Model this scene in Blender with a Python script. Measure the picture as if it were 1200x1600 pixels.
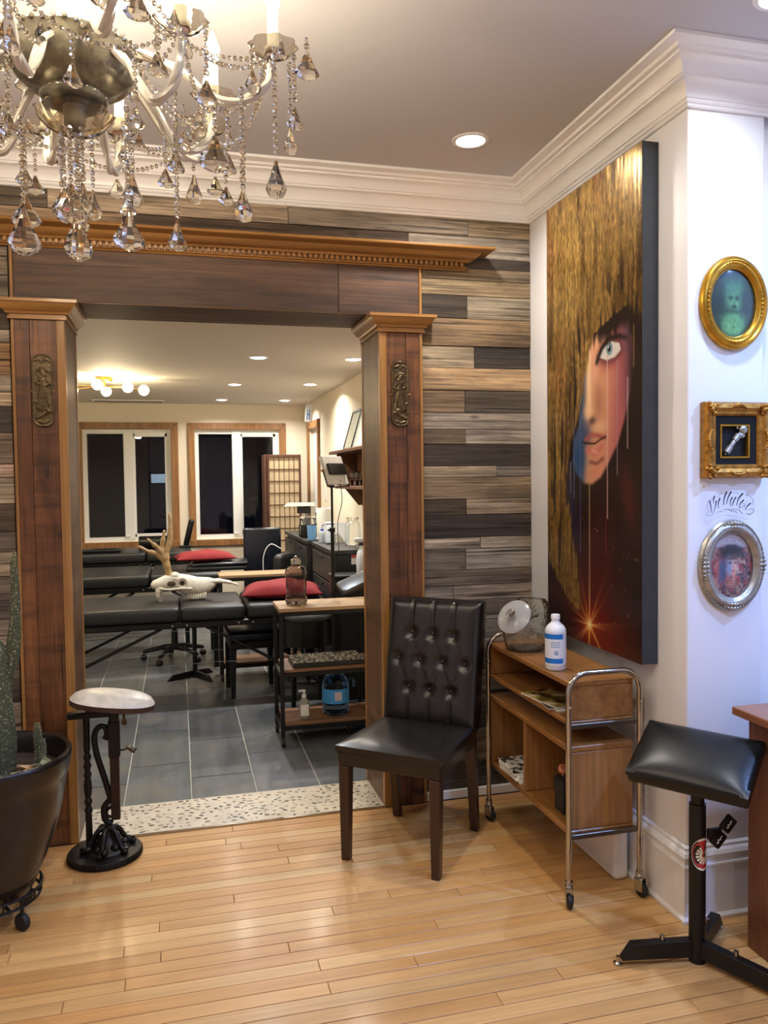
import bpy, bmesh, math, random
import numpy as np
from mathutils import Vector, Matrix, Euler

for o in list(bpy.data.objects):
    bpy.data.objects.remove(o)
scene = bpy.context.scene
COL = scene.collection
PI = math.pi
random.seed(7)
NR = np.random.RandomState(11)

# ---------------------------------------------------------------- camera
CAM_H = 1.53
yaw, pit, roll = (math.radians(a) for a in (14.42381, 2.29657, 0.70157))
fw = Vector((math.sin(yaw) * math.cos(pit), math.cos(yaw) * math.cos(pit), -math.sin(pit)))
rt0 = Vector((math.cos(yaw), -math.sin(yaw), 0))
dn0 = fw.cross(rt0)
rt = rt0 * math.cos(roll) + dn0 * math.sin(roll)
dn = dn0 * math.cos(roll) - rt0 * math.sin(roll)
cam_data = bpy.data.cameras.new('camera')
cam = bpy.data.objects.new('camera', cam_data)
COL.objects.link(cam)
m = Matrix.Identity(4)
for i in range(3):
    m[i][0] = rt[i]; m[i][1] = -dn[i]; m[i][2] = -fw[i]
m[0][3], m[1][3], m[2][3] = 0, 0, CAM_H
cam.matrix_world = m
cam_data.sensor_fit = 'VERTICAL'
cam_data.sensor_height = 36.0
cam_data.lens = 36.0 * 1249.76 / 1600.0
cam_data.clip_start = 0.05
scene.camera = cam

# ---------------------------------------------------------------- world, exposure
world = bpy.data.worlds.new('night')
scene.world = world
world.use_nodes = True
wb = world.node_tree.nodes['Background']
wb.inputs[0].default_value = (0.012, 0.016, 0.03, 1)
wb.inputs[1].default_value = 0.12
vs = scene.view_settings
vs.view_transform = 'Standard'
vs.look = 'None'
vs.exposure = 0.0
vs.gamma = 1.0
vs.use_curve_mapping = False
try:
    scene.cycles.caustics_refractive = False
    scene.cycles.caustics_reflective = False
    scene.cycles.max_bounces = 12
    scene.cycles.transmission_bounces = 10
    scene.cycles.transparent_max_bounces = 16
    scene.cycles.sample_clamp_indirect = 4.0
except Exception:
    pass

# pot lights: (x, y, ceiling z, watts, colour)
WARM = (1.0, 0.91, 0.79)
NEUT = (1.0, 0.93, 0.84)
BLUE_FILL = (0.27, 0.46, 1.0)  # saturated blue for two added, unseen fill lights that tint the white pier
POTS_FRONT = [(1.178, 3.10, 2.90, 12, NEUT), (1.70, 1.98, 2.90, 8, (0.80, 0.88, 1.0)),
              (0.25, 0.75, 2.90, 11, NEUT), (1.60, 0.55, 2.90, 36, BLUE_FILL),
              (-1.45, 0.9, 2.90, 10, WARM), (-1.45, 2.6, 2.90, 8, WARM), (0.2, -1.2, 2.90, 10, NEUT), (2.6, 1.4, 2.90, 42, BLUE_FILL)]
POTS_BACK = [(0.53, 5.32, 2.345, 14, (0.86, 0.93, 1.0)), (1.16, 5.29, 2.345, 13, WARM), (0.48, 6.82, 2.345, 13, NEUT),
             (1.10, 6.72, 2.345, 14, WARM), (0.44, 8.10, 2.345, 10, NEUT), (1.06, 8.08, 2.345, 10, NEUT),
             (-1.3, 5.3, 2.345, 12, NEUT), (-1.6, 6.8, 2.345, 12, NEUT)]


# ---------------------------------------------------------------- helpers
def s2l(c):
    return tuple((x / 12.92 if x <= 0.04045 else ((x + 0.055) / 1.055) ** 2.4) for x in c)


def hexc(h):
    return s2l((int(h[0:2], 16) / 255, int(h[2:4], 16) / 255, int(h[4:6], 16) / 255))


class MB:
    """collects geometry; build() links it as one mesh object"""

    def __init__(self, M=None):
        self.v = []; self.f = []; self.M = M or Matrix.Identity(4)

    def add(self, vs_, fs_, M=None):
        k = len(self.v)
        T = self.M @ M if M is not None else self.M
        self.v += [tuple(T @ Vector(p)) for p in vs_]
        self.f += [tuple(i + k for i in f) for f in fs_]
        return self

    def box(self, x0, x1, y0, y1, z0, z1, M=None):
        v = [(x0, y0, z0), (x1, y0, z0), (x1, y1, z0), (x0, y1, z0), (x0, y0, z1), (x1, y0, z1), (x1, y1, z1), (x0, y1, z1)]
        f = [(3, 2, 1, 0), (4, 5, 6, 7), (0, 1, 5, 4), (1, 2, 6, 5), (2, 3, 7, 6), (3, 0, 4, 7)]
        return self.add(v, f, M)

    def rbox(self, x0, x1, y0, y1, z0, z1, r=0.005, seg=2, M=None):
        bm = bmesh.new()
        bmesh.ops.create_cube(bm, size=1.0)
        for v in bm.verts:
            v.co = ((x0 + x1) / 2 + v.co.x * (x1 - x0), (y0 + y1) / 2 + v.co.y * (y1 - y0), (z0 + z1) / 2 + v.co.z * (z1 - z0))
        r = min(r, 0.49 * min(abs(x1 - x0), abs(y1 - y0), abs(z1 - z0)))
        bmesh.ops.bevel(bm, geom=bm.edges[:], offset=r, segments=seg, profile=0.5, affect='EDGES')
        bm.verts.index_update()
        self.add([v.co[:] for v in bm.verts], [[v.index for v in f.verts] for f in bm.faces], M)
        bm.free()
        return self

    def tube(self, pts, r, n=8, closed=False, caps=True, M=None, prof=None):
        pts = [Vector(p) for p in pts]
        N = len(pts)
        rs = r if isinstance(r, (list, tuple)) else [r] * N
        tang = []
        for i in range(N):
            if closed:
                t = pts[(i + 1) % N] - pts[i - 1]
            else:
                t = pts[min(i + 1, N - 1)] - pts[max(i - 1, 0)]
            tang.append(t.normalized() if t.length > 1e-9 else Vector((0, 0, 1)))
        a = Vector((0, 0, 1)) if abs(tang[0].z) < 0.9 else Vector((1, 0, 0))
        nrm = (a - tang[0] * a.dot(tang[0])).normalized()
        vs_, fs_ = [], []
        for i in range(N):
            nrm = (nrm - tang[i] * nrm.dot(tang[i])).normalized()
            b = tang[i].cross(nrm)
            for k in range(n):
                an = 2 * PI * k / n
                q = (prof[k] if prof else 1.0)
                vs_.append(pts[i] + (nrm * math.cos(an) + b * math.sin(an)) * rs[i] * q)
        L = N if closed else N - 1
        for i in range(L):
            j = (i + 1) % N
            for k in range(n):
                k2 = (k + 1) % n
                fs_.append((i * n + k, i * n + k2, j * n + k2, j * n + k))
        if caps and not closed:
            fs_.append(tuple(range(n - 1, -1, -1)))
            fs_.append(tuple((N - 1) * n + k for k in range(n)))
        return self.add(vs_, fs_, M)

    def lathe(self, prof, n=24, M=None, sx=1.0, sy=1.0, scal=None):
        vs_, fs_ = [], []
        for (r, z) in prof:
            for k in range(n):
                an = 2 * PI * k / n
                q = 1.0 + (scal(an, r, z) if scal else 0.0)
                vs_.append((r * q * math.cos(an) * sx, r * q * math.sin(an) * sy, z))
        for i in range(len(prof) - 1):
            for k in range(n):
                k2 = (k + 1) % n
                fs_.append((i * n + k, i * n + k2, (i + 1) * n + k2, (i + 1) * n + k))
        if prof[0][0] > 1e-6:
            fs_.append(tuple(range(n - 1, -1, -1)))
        if prof[-1][0] > 1e-6:
            fs_.append(tuple((len(prof) - 1) * n + k for k in range(n)))
        return self.add(vs_, fs_, M)

    def prism(self, poly, z0, z1, M=None):
        n = len(poly)
        vs_ = [(x, y, z0) for x, y in poly] + [(x, y, z1) for x, y in poly]
        fs_ = [tuple(range(n - 1, -1, -1)), tuple(range(n, 2 * n))]
        fs_ += [(k, (k + 1) % n, n + (k + 1) % n, n + k) for k in range(n)]
        return self.add(vs_, fs_, M)

    def sphere(self, c, r, n=12, m=8, sc=(1, 1, 1), M=None):
        prof = [(max(r * math.sin(PI * i / m), 0), -r * math.cos(PI * i / m)) for i in range(m + 1)]
        vs_, fs_ = [], []
        for (rr, z) in prof:
            for k in range(n):
                an = 2 * PI * k / n
                vs_.append((c[0] + rr * math.cos(an) * sc[0], c[1] + rr * math.sin(an) * sc[1], c[2] + z * sc[2]))
        for i in range(m):
            for k in range(n):
                k2 = (k + 1) % n
                fs_.append((i * n + k, i * n + k2, (i + 1) * n + k2, (i + 1) * n + k))
        return self.add(vs_, fs_, M)

    def sweep(self, prof, path, outs, M=None, closed_prof=True):
        n = len(prof)
        vs_, fs_ = [], []
        for (px, py), (ox, oy) in zip(path, outs):
            for (d, z) in prof:
                vs_.append((px + d * ox, py + d * oy, z))
        for i in range(len(path) - 1):
            for k in range(n if closed_prof else n - 1):
                k2 = (k + 1) % n
                fs_.append((i * n + k, i * n + k2, (i + 1) * n + k2, (i + 1) * n + k))
        fs_.append(tuple(range(n - 1, -1, -1)))
        fs_.append(tuple((len(path) - 1) * n + k for k in range(n)))
        return self.add(vs_, fs_, M)

    def grid(self, fn, nu, nv, M=None, flip=False):
        vs_ = [fn(i / nu, j / nv) for j in range(nv + 1) for i in range(nu + 1)]
        fs_ = []
        for j in range(nv):
            for i in range(nu):
                a = j * (nu + 1) + i
                q = (a, a + 1, a + nu + 2, a + nu + 1)
                fs_.append(q[::-1] if flip else q)
        return self.add(vs_, fs_, M)

    def slab(self, front, back, nu, nv, M=None):
        """closed body between two grids"""
        n1 = (nu + 1) * (nv + 1)
        vs_ = [front(i / nu, j / nv) for j in range(nv + 1) for i in range(nu + 1)]
        vs_ += [back(i / nu, j / nv) for j in range(nv + 1) for i in range(nu + 1)]
        fs_ = []
        for j in range(nv):
            for i in range(nu):
                a = j * (nu + 1) + i
                fs_.append((a, a + 1, a + nu + 2, a + nu + 1))
                b = a + n1
                fs_.append((b + nu + 1, b + nu + 2, b + 1, b))
        bd = [i for i in range(nu + 1)] + [(j + 1) * (nu + 1) + nu for j in range(nv)] \
            + [nv * (nu + 1) + i for i in range(nu - 1, -1, -1)] + [j * (nu + 1) for j in range(nv - 1, 0, -1)]
        for q in range(len(bd)):
            a, b = bd[q], bd[(q + 1) % len(bd)]
            fs_.append((b, a, a + n1, b + n1))
        return self.add(vs_, fs_, M)

    def build(self, name, mat, parent=None, smooth=False, ang=40, fix=True, bev=0):
        me = bpy.data.meshes.new(name)
        me.from_pydata(self.v, [], self.f)
        if fix:
            bm = bmesh.new(); bm.from_mesh(me)
            bmesh.ops.remove_doubles(bm, verts=bm.verts[:], dist=1e-6)
            bmesh.ops.recalc_face_normals(bm, faces=bm.faces[:])
            bm.to_mesh(me); bm.free()
        if smooth:
            me.shade_smooth()
            if ang < 179:
                me.set_sharp_from_angle(angle=math.radians(ang))
        me.materials.append(mat)
        o = bpy.data.objects.new(name, me)
        COL.objects.link(o)
        if parent is not None:
            o.parent = parent
        if bev:
            b = o.modifiers.new('bevel', 'BEVEL'); b.width = bev; b.segments = 2; b.limit_method = 'ANGLE'
        return o


def RX(a): return Matrix.Rotation(a, 4, 'X')
def RY(a): return Matrix.Rotation(a, 4, 'Y')
def RZ(a): return Matrix.Rotation(a, 4, 'Z')
def TR(x, y, z): return Matrix.Translation((x, y, z))


def tag(o, label, cat, group=None):
    o['label'] = label; o['category'] = cat
    if group: o['group'] = group
    return o


def thing(name, label, cat, loc=(0, 0, 0), rotz=0.0, group=None):
    o = bpy.data.objects.new(name, None)
    o.empty_display_size = 0.05
    COL.objects.link(o)
    o.location = loc; o.rotation_euler = (0, 0, rotz)
    return tag(o, label, cat, group)


def struct(o):
    o['kind'] = 'structure'
    return o


def stuff(o):
    o['kind'] = 'stuff'
    return o


def spline(pts, n=8):
    """Catmull-Rom through pts"""
    P = [Vector(p) for p in pts]
    P = [P[0] * 2 - P[1]] + P + [P[-1] * 2 - P[-2]]
    out = []
    for i in range(1, len(P) - 2):
        for k in range(n):
            t = k / n
            a, b, c, d = P[i - 1], P[i], P[i + 1], P[i + 2]
            out.append(0.5 * ((2 * b) + (c - a) * t + (2 * a - 5 * b + 4 * c - d) * t * t + (3 * b - a - 3 * c + d) * t ** 3))
    out.append(P[-2])
    return out


# ---------------------------------------------------------------- materials
class NT:
    def __init__(self, name):
        self.mat = bpy.data.materials.new(name)
        self.mat.use_nodes = True
        self.t = self.mat.node_tree
        self.b = self.t.nodes['Principled BSDF']

    def n(self, typ, **kw):
        nd = self.t.nodes.new(typ)
        for k, v in kw.items():
            setattr(nd, k, v)
        return nd

    def l(self, a, b):
        self.t.links.new(a, b)

    def ramp(self, fac, stops, interp='LINEAR'):
        r = self.n('ShaderNodeValToRGB')
        r.color_ramp.interpolation = interp
        els = r.color_ramp.elements
        while len(els) < len(stops): els.new(0.5)
        for e, (p, c) in zip(els, stops):
            e.position = p
            e.color = tuple(c) + (1,) if len(c) == 3 else c
        self.l(fac, r.inputs[0])
        return r

    def mix(self, fac, a, b, blend='MIX'):
        mx = self.n('ShaderNodeMix', data_type='RGBA', blend_type=blend)
        for sock, val in ((0, fac), (6, a), (7, b)):
            if hasattr(val, 'is_linked') or isinstance(val, bpy.types.NodeSocket):
                self.l(val, mx.inputs[sock])
            elif sock == 0:
                mx.inputs[0].default_value = val
            else:
                mx.inputs[sock].default_value = tuple(val) + (1,) if len(val) == 3 else val
        return mx.outputs[2]

    def coords(self, scale, rand=True, rot=(0, 0, 0)):
        tc = self.n('ShaderNodeTexCoord')
        mp = self.n('ShaderNodeMapping')
        mp.inputs['Scale'].default_value = scale
        mp.inputs['Rotation'].default_value = rot
        if rand:
            oi = self.n('ShaderNodeObjectInfo')
            ml = self.n('ShaderNodeMath', operation='MULTIPLY'); ml.inputs[1].default_value = 37.0
            self.l(oi.outputs['Random'], ml.inputs[0])
            va = self.n('ShaderNodeVectorMath', operation='ADD')
            self.l(tc.outputs['Object'], va.inputs[0]); self.l(ml.outputs[0], va.inputs[1])
            self.l(va.outputs[0], mp.inputs[0])
        else:
            self.l(tc.outputs['Object'], mp.inputs[0])
        return mp.outputs[0]

    def noise(self, vec, scale, detail=4, rough=0.55, dist=0.0):
        nz = self.n('ShaderNodeTexNoise')
        nz.inputs['Scale'].default_value = scale
        nz.inputs['Detail'].default_value = detail
        nz.inputs['Roughness'].default_value = rough
        nz.inputs['Distortion'].default_value = dist
        self.l(vec, nz.inputs['Vector'])
        return nz.outputs['Fac']

    def bump(self, h, strength=0.2, dist=0.01):
        b = self.n('ShaderNodeBump')
        b.inputs['Strength'].default_value = strength
        b.inputs['Distance'].default_value = dist
        self.l(h, b.inputs['Height'])
        self.l(b.outputs[0], self.b.inputs['Normal'])

    def set(self, **kw):
        for k, v in kw.items():
            s = self.b.inputs[k.replace('_', ' ')]
            if isinstance(v, bpy.types.NodeSocket): self.l(v, s)
            else: s.default_value = tuple(v) + (1,) if isinstance(v, tuple) and len(v) == 3 else v
        return self


def plain(name, col, rough=0.5, metal=0.0, var=0.06, nscale=30.0, bump=0.0, **kw):
    """one colour with slight procedural mottling"""
    t = NT(name)
    v = t.coords((1, 1, 1))
    f = t.noise(v, nscale, 3)
    lo = tuple(c * (1 - var) for c in col); hi = tuple(min(c * (1 + var), 1) for c in col)
    r = t.ramp(f, [(0.3, lo), (0.7, hi)])
    t.set(Base_Color=r.outputs[0], Roughness=rough, Metallic=metal)
    for k, val in kw.items():
        t.set(**{k: val})
    if bump: t.bump(f, bump, 0.004)
    return t.mat


def wood(name, stops, axis='X', sc=1.0, rough=0.45, bump=0.12, tint=False, knots=0.0, streak=0.5, coat=0.0, weather=False):
    """long grain along an object axis; tint=True multiplies by the object's colour"""
    t = NT(name)
    s = {'X': (0.7, 9, 9), 'Y': (9, 0.7, 9), 'Z': (9, 9, 0.7)}[axis]
    v = t.coords(tuple(a * sc for a in s))
    big = t.noise(v, 2.2, 5, 0.6, 0.6)
    s2 = {'X': (1.2, 60, 60), 'Y': (60, 1.2, 60), 'Z': (60, 60, 1.2)}[axis]
    v2 = t.coords(tuple(a * sc for a in s2))
    fine = t.noise(v2, 2.0, 3, 0.6)
    base = t.ramp(big, stops).outputs[0]
    fr = t.ramp(fine, [(0.3, (1 - streak,) * 3), (0.65, (1.05,) * 3)]).outputs[0]
    c = t.mix(1.0, base, fr, 'MULTIPLY')
    if knots:
        vk = t.coords({'X': (4, 0.01, 10) if weather else (3, 8, 8), 'Y': (8, 3, 8), 'Z': (8, 8, 3)}[axis])
        vo = t.n('ShaderNodeTexVoronoi'); vo.inputs['Scale'].default_value = 1.0
        t.l(vk, vo.inputs['Vector'])
        kf = t.ramp(vo.outputs['Distance'], [(0.03, (1, 1, 1)), (0.14, (0, 0, 0))]).outputs[0]
        kb = t.n('ShaderNodeMath', operation='MULTIPLY'); kb.inputs[1].default_value = knots
        t.l(kf, kb.inputs[0])
        c = t.mix(kb.outputs[0], c, tuple(x * 0.25 for x in stops[0][1]))
    if weather:
        blot = t.noise(t.coords((2.5, 14, 14)), 1.6, 6, 0.7, 0.5)
        c = t.mix(1.0, c, t.ramp(blot, [(0.32, (0.62, 0.58, 0.54)), (0.5, (1, 1, 1)), (0.7, (1.22, 1.2, 1.16))]).outputs[0], 'MULTIPLY')
        ck = t.noise(t.coords((1.0, 55, 55)), 1.3, 2, 0.5, 0.4)
        c = t.mix(1.0, c, t.ramp(ck, [(0.30, (0.25, 0.22, 0.2)), (0.37, (1, 1, 1))]).outputs[0], 'MULTIPLY')
    if tint:
        oi = t.n('ShaderNodeObjectInfo')
        c = t.mix(1.0, c, oi.outputs['Color'], 'MULTIPLY')
    t.set(Base_Color=c, Roughness=rough)
    if coat: t.set(Coat_Weight=coat, Coat_Roughness=0.15)
    if bump: t.bump(fine, bump, 0.003)
    return t.mat


def old_wood(name, stops):
    """upright barn boards: saw bands across, grain along z, cracks, nail stains"""
    t = NT(name)
    big = t.noise(t.coords((5, 5, 0.9)), 2.0, 6, 0.65, 0.8)
    band = t.noise(t.coords((0.6, 0.6, 7)), 2.2, 5, 0.6, 0.2)
    fine = t.noise(t.coords((70, 70, 1.5)), 2.0, 4, 0.65)
    crack = t.noise(t.coords((26, 26, 0.8)), 2.0, 3, 0.5, 0.3)
    c = t.ramp(big, stops).outputs[0]
    c = t.mix(1.0, c, t.ramp(band, [(0.32, (0.42, 0.38, 0.36)), (0.5, (1.0, 1.0, 1.0)), (0.7, (1.2, 1.12, 1.05))]).outputs[0], 'MULTIPLY')
    c = t.mix(1.0, c, t.ramp(fine, [(0.3, (0.68, 0.66, 0.64)), (0.62, (1.06, 1.06, 1.06))]).outputs[0], 'MULTIPLY')
    c = t.mix(1.0, c, t.ramp(crack, [(0.33, (0.22, 0.18, 0.16)), (0.40, (1, 1, 1))]).outputs[0], 'MULTIPLY')
    vo = t.n('ShaderNodeTexVoronoi'); vo.inputs['Scale'].default_value = 1.0
    t.l(t.coords((11, 0.01, 5)), vo.inputs['Vector'])
    c = t.mix(t.ramp(vo.outputs['Distance'], [(0.05, (0.95, 0.95, 0.95)), (0.15, (0, 0, 0))]).outputs[0], c, (0.02, 0.012, 0.008))
    t.set(Base_Color=c, Roughness=0.42)
    t.bump(crack, 0.35, 0.004)
    return t.mat


def glass(name, col=(1, 1, 1), rough=0.0, ior=1.5):
    t = NT(name)
    t.set(Base_Color=col, Roughness=rough, IOR=ior, Transmission_Weight=1.0)
    return t.mat


def emit(name, col, strength):
    t = NT(name)
    t.set(Base_Color=col, Emission_Color=col, Emission_Strength=strength)
    return t.mat


MAT = {}
MAT['white_wall'] = plain('white_wall', hexc('ebeaec'), 0.45, var=0.015, nscale=3, bump=0.0)
MAT['cream_wall'] = plain('cream_wall', hexc('e9dfca'), 0.6, var=0.015, nscale=3)
MAT['ceiling'] = plain('ceiling_paint', hexc('c6c4c8'), 0.7, var=0.015, nscale=2)
MAT['ceiling_back'] = plain('ceiling_paint_back_room', hexc('e0dbd2'), 0.7, var=0.015, nscale=2)
MAT['white_trim'] = plain('white_gloss_trim', hexc('f0eeee'), 0.3, var=0.01, nscale=4)
MAT['plank'] = wood('reclaimed_plank', [(0.28, (0.42, 0.39, 0.36)), (0.5, (0.98, 0.95, 0.92)), (0.72, (1.4, 1.36, 1.3))], 'X', 1.0, 0.75, 0.6, tint=True, knots=0.75, streak=0.62, weather=True)
MAT['floorboard'] = wood('maple_floorboard', [(0.25, (0.80, 0.78, 0.74)), (0.5, (1.0, 1.0, 1.0)), (0.75, (1.08, 1.1, 1.12))], 'X', 0.8, 0.42, 0.03, tint=True, streak=0.16, coat=0.1)
MAT['column'] = old_wood('old_barn_wood', [(0.15, hexc('33200f')), (0.42, hexc('5a371e')), (0.62, hexc('734a2a')), (0.85, hexc('8f633c'))])
MAT['column_side'] = old_wood('old_barn_wood_jamb', [(0.15, hexc('3e2818')), (0.45, hexc('64452b')), (0.85, hexc('82603e'))])
MAT['beam'] = wood('dark_beam_wood', [(0.25, hexc('2c1a12')), (0.5, hexc('553a2a')), (0.75, hexc('7c5c48'))], 'X', 0.5, 0.6, 0.4, knots=0.25, streak=0.5, weather=True)
MAT['orange_trim'] = wood('honey_trim_wood', [(0.2, hexc('744c24')), (0.5, hexc('9c6e38')), (0.8, hexc('b88c52'))], 'X', 0.6, 0.35, 0.08, streak=0.3, coat=0.3)
MAT['orange_trim_z'] = wood('honey_trim_wood_upright', [(0.2, hexc('785026')), (0.5, hexc('9c6f3a')), (0.8, hexc('b68c50'))], 'Z', 0.6, 0.35, 0.08, streak=0.3, coat=0.3)
MAT['bronze'] = plain('aged_bronze', hexc('5c4e38'), 0.36, 0.85, var=0.35, nscale=60)
MAT['leather'] = plain('dark_brown_leather', hexc('0d0908'), 0.28, var=0.2, nscale=90, bump=0.06, Specular_IOR_Level=0.6)
MAT['black_leather'] = plain('black_leather', hexc('0c0d0c'), 0.32, var=0.2, nscale=120, bump=0.06, Specular_IOR_Level=0.35)
MAT['table_vinyl'] = plain('charcoal_vinyl', hexc('1d1e1e'), 0.42, var=0.15, nscale=60, bump=0.04)
MAT['navy_vinyl'] = plain('navy_black_vinyl', hexc('10141c'), 0.25, var=0.15, nscale=60)
MAT['espresso'] = wood('espresso_leg_wood', [(0.2, hexc('1c0d09')), (0.5, hexc('301610')), (0.8, hexc('42211a'))], 'Z', 1.0, 0.35, 0.05, streak=0.3, coat=0.3)
MAT['chrome'] = plain('worn_chrome', hexc('b9b4ac'), 0.16, 1.0, var=0.12, nscale=25)
MAT['black_metal'] = plain('black_metal', hexc('121212'), 0.4, 0.3, var=0.25, nscale=40)
MAT['cast_iron'] = plain('cast_iron', hexc('161310'), 0.42, 0.4, var=0.4, nscale=50, bump=0.1)
MAT['rubber'] = plain('black_rubber', hexc('161616'), 0.6, var=0.15)
MAT['cart_wood'] = wood('pine_cart_wood', [(0.2, hexc('6f4826')), (0.5, hexc('966534')), (0.8, hexc('ad7c46'))], 'Y', 0.7, 0.4, 0.06, knots=0.7, streak=0.25, coat=0.2)
MAT['cart_wood_z'] = wood('pine_cart_wood_upright', [(0.2, hexc('74502c')), (0.5, hexc('9a6c3f')), (0.8, hexc('b0824f'))], 'Z', 0.7, 0.4, 0.06, knots=0.7, streak=0.25, coat=0.2)
MAT['cabinet_wood'] = wood('walnut_cabinet_wood', [(0.2, hexc('4c2a1c')), (0.5, hexc('71442f')), (0.8, hexc('86573f'))], 'Z', 0.7, 0.4, 0.06, streak=0.3)
MAT['cabinet_wood_y'] = wood('walnut_cabinet_top_wood', [(0.2, hexc('6a3e28')), (0.5, hexc('8c5a3c')), (0.8, hexc('a0704e'))], 'Y', 0.7, 0.35, 0.05, streak=0.3, coat=0.3)
MAT['window_wood'] = wood('pine_casing_wood', [(0.2, hexc('6f4a28')), (0.5, hexc('95683c')), (0.8, hexc('aa7f4e'))], 'Z', 0.7, 0.45, 0.06, knots=0.4, streak=0.3)
MAT['shelf_wood'] = wood('walnut_shelf_wood', [(0.2, hexc('4d301d')), (0.5, hexc('72492c')), (0.8, hexc('885b38'))], 'Y', 0.7, 0.45, 0.06, streak=0.3)
MAT['rustic_top'] = wood('rustic_cart_top', [(0.2, hexc('8a6a4a')), (0.5, hexc('b29068')), (0.8, hexc('c8a882'))], 'X', 0.7, 0.5, 0.06, streak=0.3)
MAT['rustic_shelf'] = wood('rustic_cart_shelf', [(0.2, hexc('5a3c28')), (0.5, hexc('7d583c')), (0.8, hexc('946c4c'))], 'X', 0.7, 0.5, 0.06, streak=0.3)
MAT['vinyl_white'] = plain('white_vinyl_frame', hexc('e6e6e2'), 0.35, var=0.01)
MAT['white_plastic'] = plain('white_plastic', hexc('e8e8ea'), 0.35, var=0.01)
MAT['gold'] = plain('antique_gold', hexc('c08c2c'), 0.3, 0.85, var=0.25, nscale=25)
MAT['gold_dark'] = plain('carved_gilt', hexc('a8742c'), 0.38, 0.75, var=0.45, nscale=60, bump=0.2)
MAT['silver'] = plain('brushed_silver_leaf', hexc('aaa69c'), 0.35, 0.8, var=0.2, nscale=40)
MAT['brass'] = plain('satin_brass', hexc('b8924c'), 0.3, 1.0, var=0.1)
MAT['red_cloth'] = plain('red_pillow_cloth', hexc('7e1119'), 0.8, var=0.15, nscale=200, bump=0.1)
MAT['black_plastic'] = plain('black_plastic', hexc('191919'), 0.4, var=0.15)
MAT['drawer_black'] = plain('charcoal_drawer', hexc('2a2a28'), 0.5, var=0.15)
MAT['paper'] = plain('white_paper', hexc('ece8de'), 0.7, var=0.02)
MAT['pot'] = plain('dark_glazed_pot', hexc('191412'), 0.25, var=0.25, nscale=15)
MAT['soil'] = plain('dark_soil', hexc('2a1c14'), 0.9, var=0.5, nscale=60, bump=0.6)
MAT['grout'] = plain('light_grout', hexc('c4c1b6'), 0.8, var=0.08)
MAT['subfloor'] = plain('dark_floor_gap', hexc('3a2413'), 0.8, var=0.1)
MAT['clear_glass'] = glass('clear_glass', (0.97, 0.98, 0.97))
MAT['crystal'] = glass('crystal', (1.0, 0.94, 0.80), 0.0, 1.62)
MAT['smoke_glass'] = plain('smoky_bowl_glass', (0.30, 0.27, 0.20), 0.16, var=0.3, nscale=60, Transmission_Weight=0.6)
MAT['brown_glass'] = glass('smoked_plastic', (0.50, 0.45, 0.45), 0.05, 1.35)
MAT['blue_glass'] = glass('blue_tinted_plastic', (0.22, 0.45, 0.85), 0.04, 1.33)


def window_glass():
    t = NT('window_pane_glass')
    out = t.t.nodes['Material Output']
    tr = t.n('ShaderNodeBsdfTransparent'); gl = t.n('ShaderNodeBsdfGlossy')
    gl.inputs['Roughness'].default_value = 0.01
    fr = t.n('ShaderNodeFresnel'); fr.inputs['IOR'].default_value = 1.38
    ms = t.n('ShaderNodeMixShader')
    t.l(fr.outputs[0], ms.inputs[0]); t.l(tr.outputs[0], ms.inputs[1]); t.l(gl.outputs[0], ms.inputs[2])
    t.l(ms.outputs[0], out.inputs['Surface'])
    return t.mat


MAT['pane'] = window_glass()


def attr_mat(name, rough=0.4, metal_attr=False, coat=0.0):
    t = NT(name)
    a = t.n('ShaderNodeVertexColor'); a.layer_name = 'Col'
    t.set(Base_Color=a.outputs['Color'], Roughness=rough)
    if metal_attr:
        t.l(a.outputs['Alpha'], t.b.inputs['Metallic'])
    if coat: t.set(Coat_Weight=coat, Coat_Roughness=0.08)
    return t


MAT['print'] = attr_mat('printed_picture', 0.45).mat
MAT['print_gloss'] = attr_mat('printed_picture_behind_gloss', 0.5, coat=0.6).mat


def colour_mesh(o, cols):
    """cols: (nverts, 4) linear rgba per vertex"""
    at = o.data.color_attributes.new('Col', 'FLOAT_COLOR', 'POINT')
    at.data.foreach_set('color', np.asarray(cols, dtype=np.float32).ravel())


def lin(a):
    a = np.clip(a, 0, 1)
    return np.where(a <= 0.04045, a / 12.92, ((a + 0.055) / 1.055) ** 2.4)


def vnoise(x, y, seed=0):
    """smooth value noise on numpy arrays"""
    r = np.random.RandomState(seed)
    tab = r.rand(256, 256)
    xi = np.floor(x).astype(int); yi = np.floor(y).astype(int)
    fx = x - xi; fy = y - yi
    fx = fx * fx * (3 - 2 * fx); fy = fy * fy * (3 - 2 * fy)
    g = lambda a, b: tab[a % 256, b % 256]
    return (g(xi, yi) * (1 - fx) + g(xi + 1, yi) * fx) * (1 - fy) + (g(xi, yi + 1) * (1 - fx) + g(xi + 1, yi + 1) * fx) * fy


def sstep(a, b, x):
    t = np.clip((x - a) / (b - a), 0, 1)
    return t * t * (3 - 2 * t)


def poly_sdf(px, py, poly):
    """signed distance (negative inside) of numpy points to a polygon"""
    d = np.full(px.shape, 1e9); inside = np.zeros(px.shape, bool)
    n = len(poly)
    for i in range(n):
        ax, ay = poly[i]; bx, by = poly[(i + 1) % n]
        ex, ey = bx - ax, by - ay
        wx, wy = px - ax, py - ay
        t = np.clip((wx * ex + wy * ey) / (ex * ex + ey * ey + 1e-12), 0, 1)
        d = np.minimum(d, np.hypot(wx - ex * t, wy - ey * t))
        c = ((ay > py) != (by > py)) & (px < (bx - ax) * (py - ay) / (by - ay + 1e-12) + ax)
        inside ^= c
    return np.where(inside, -d, d)


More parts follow.
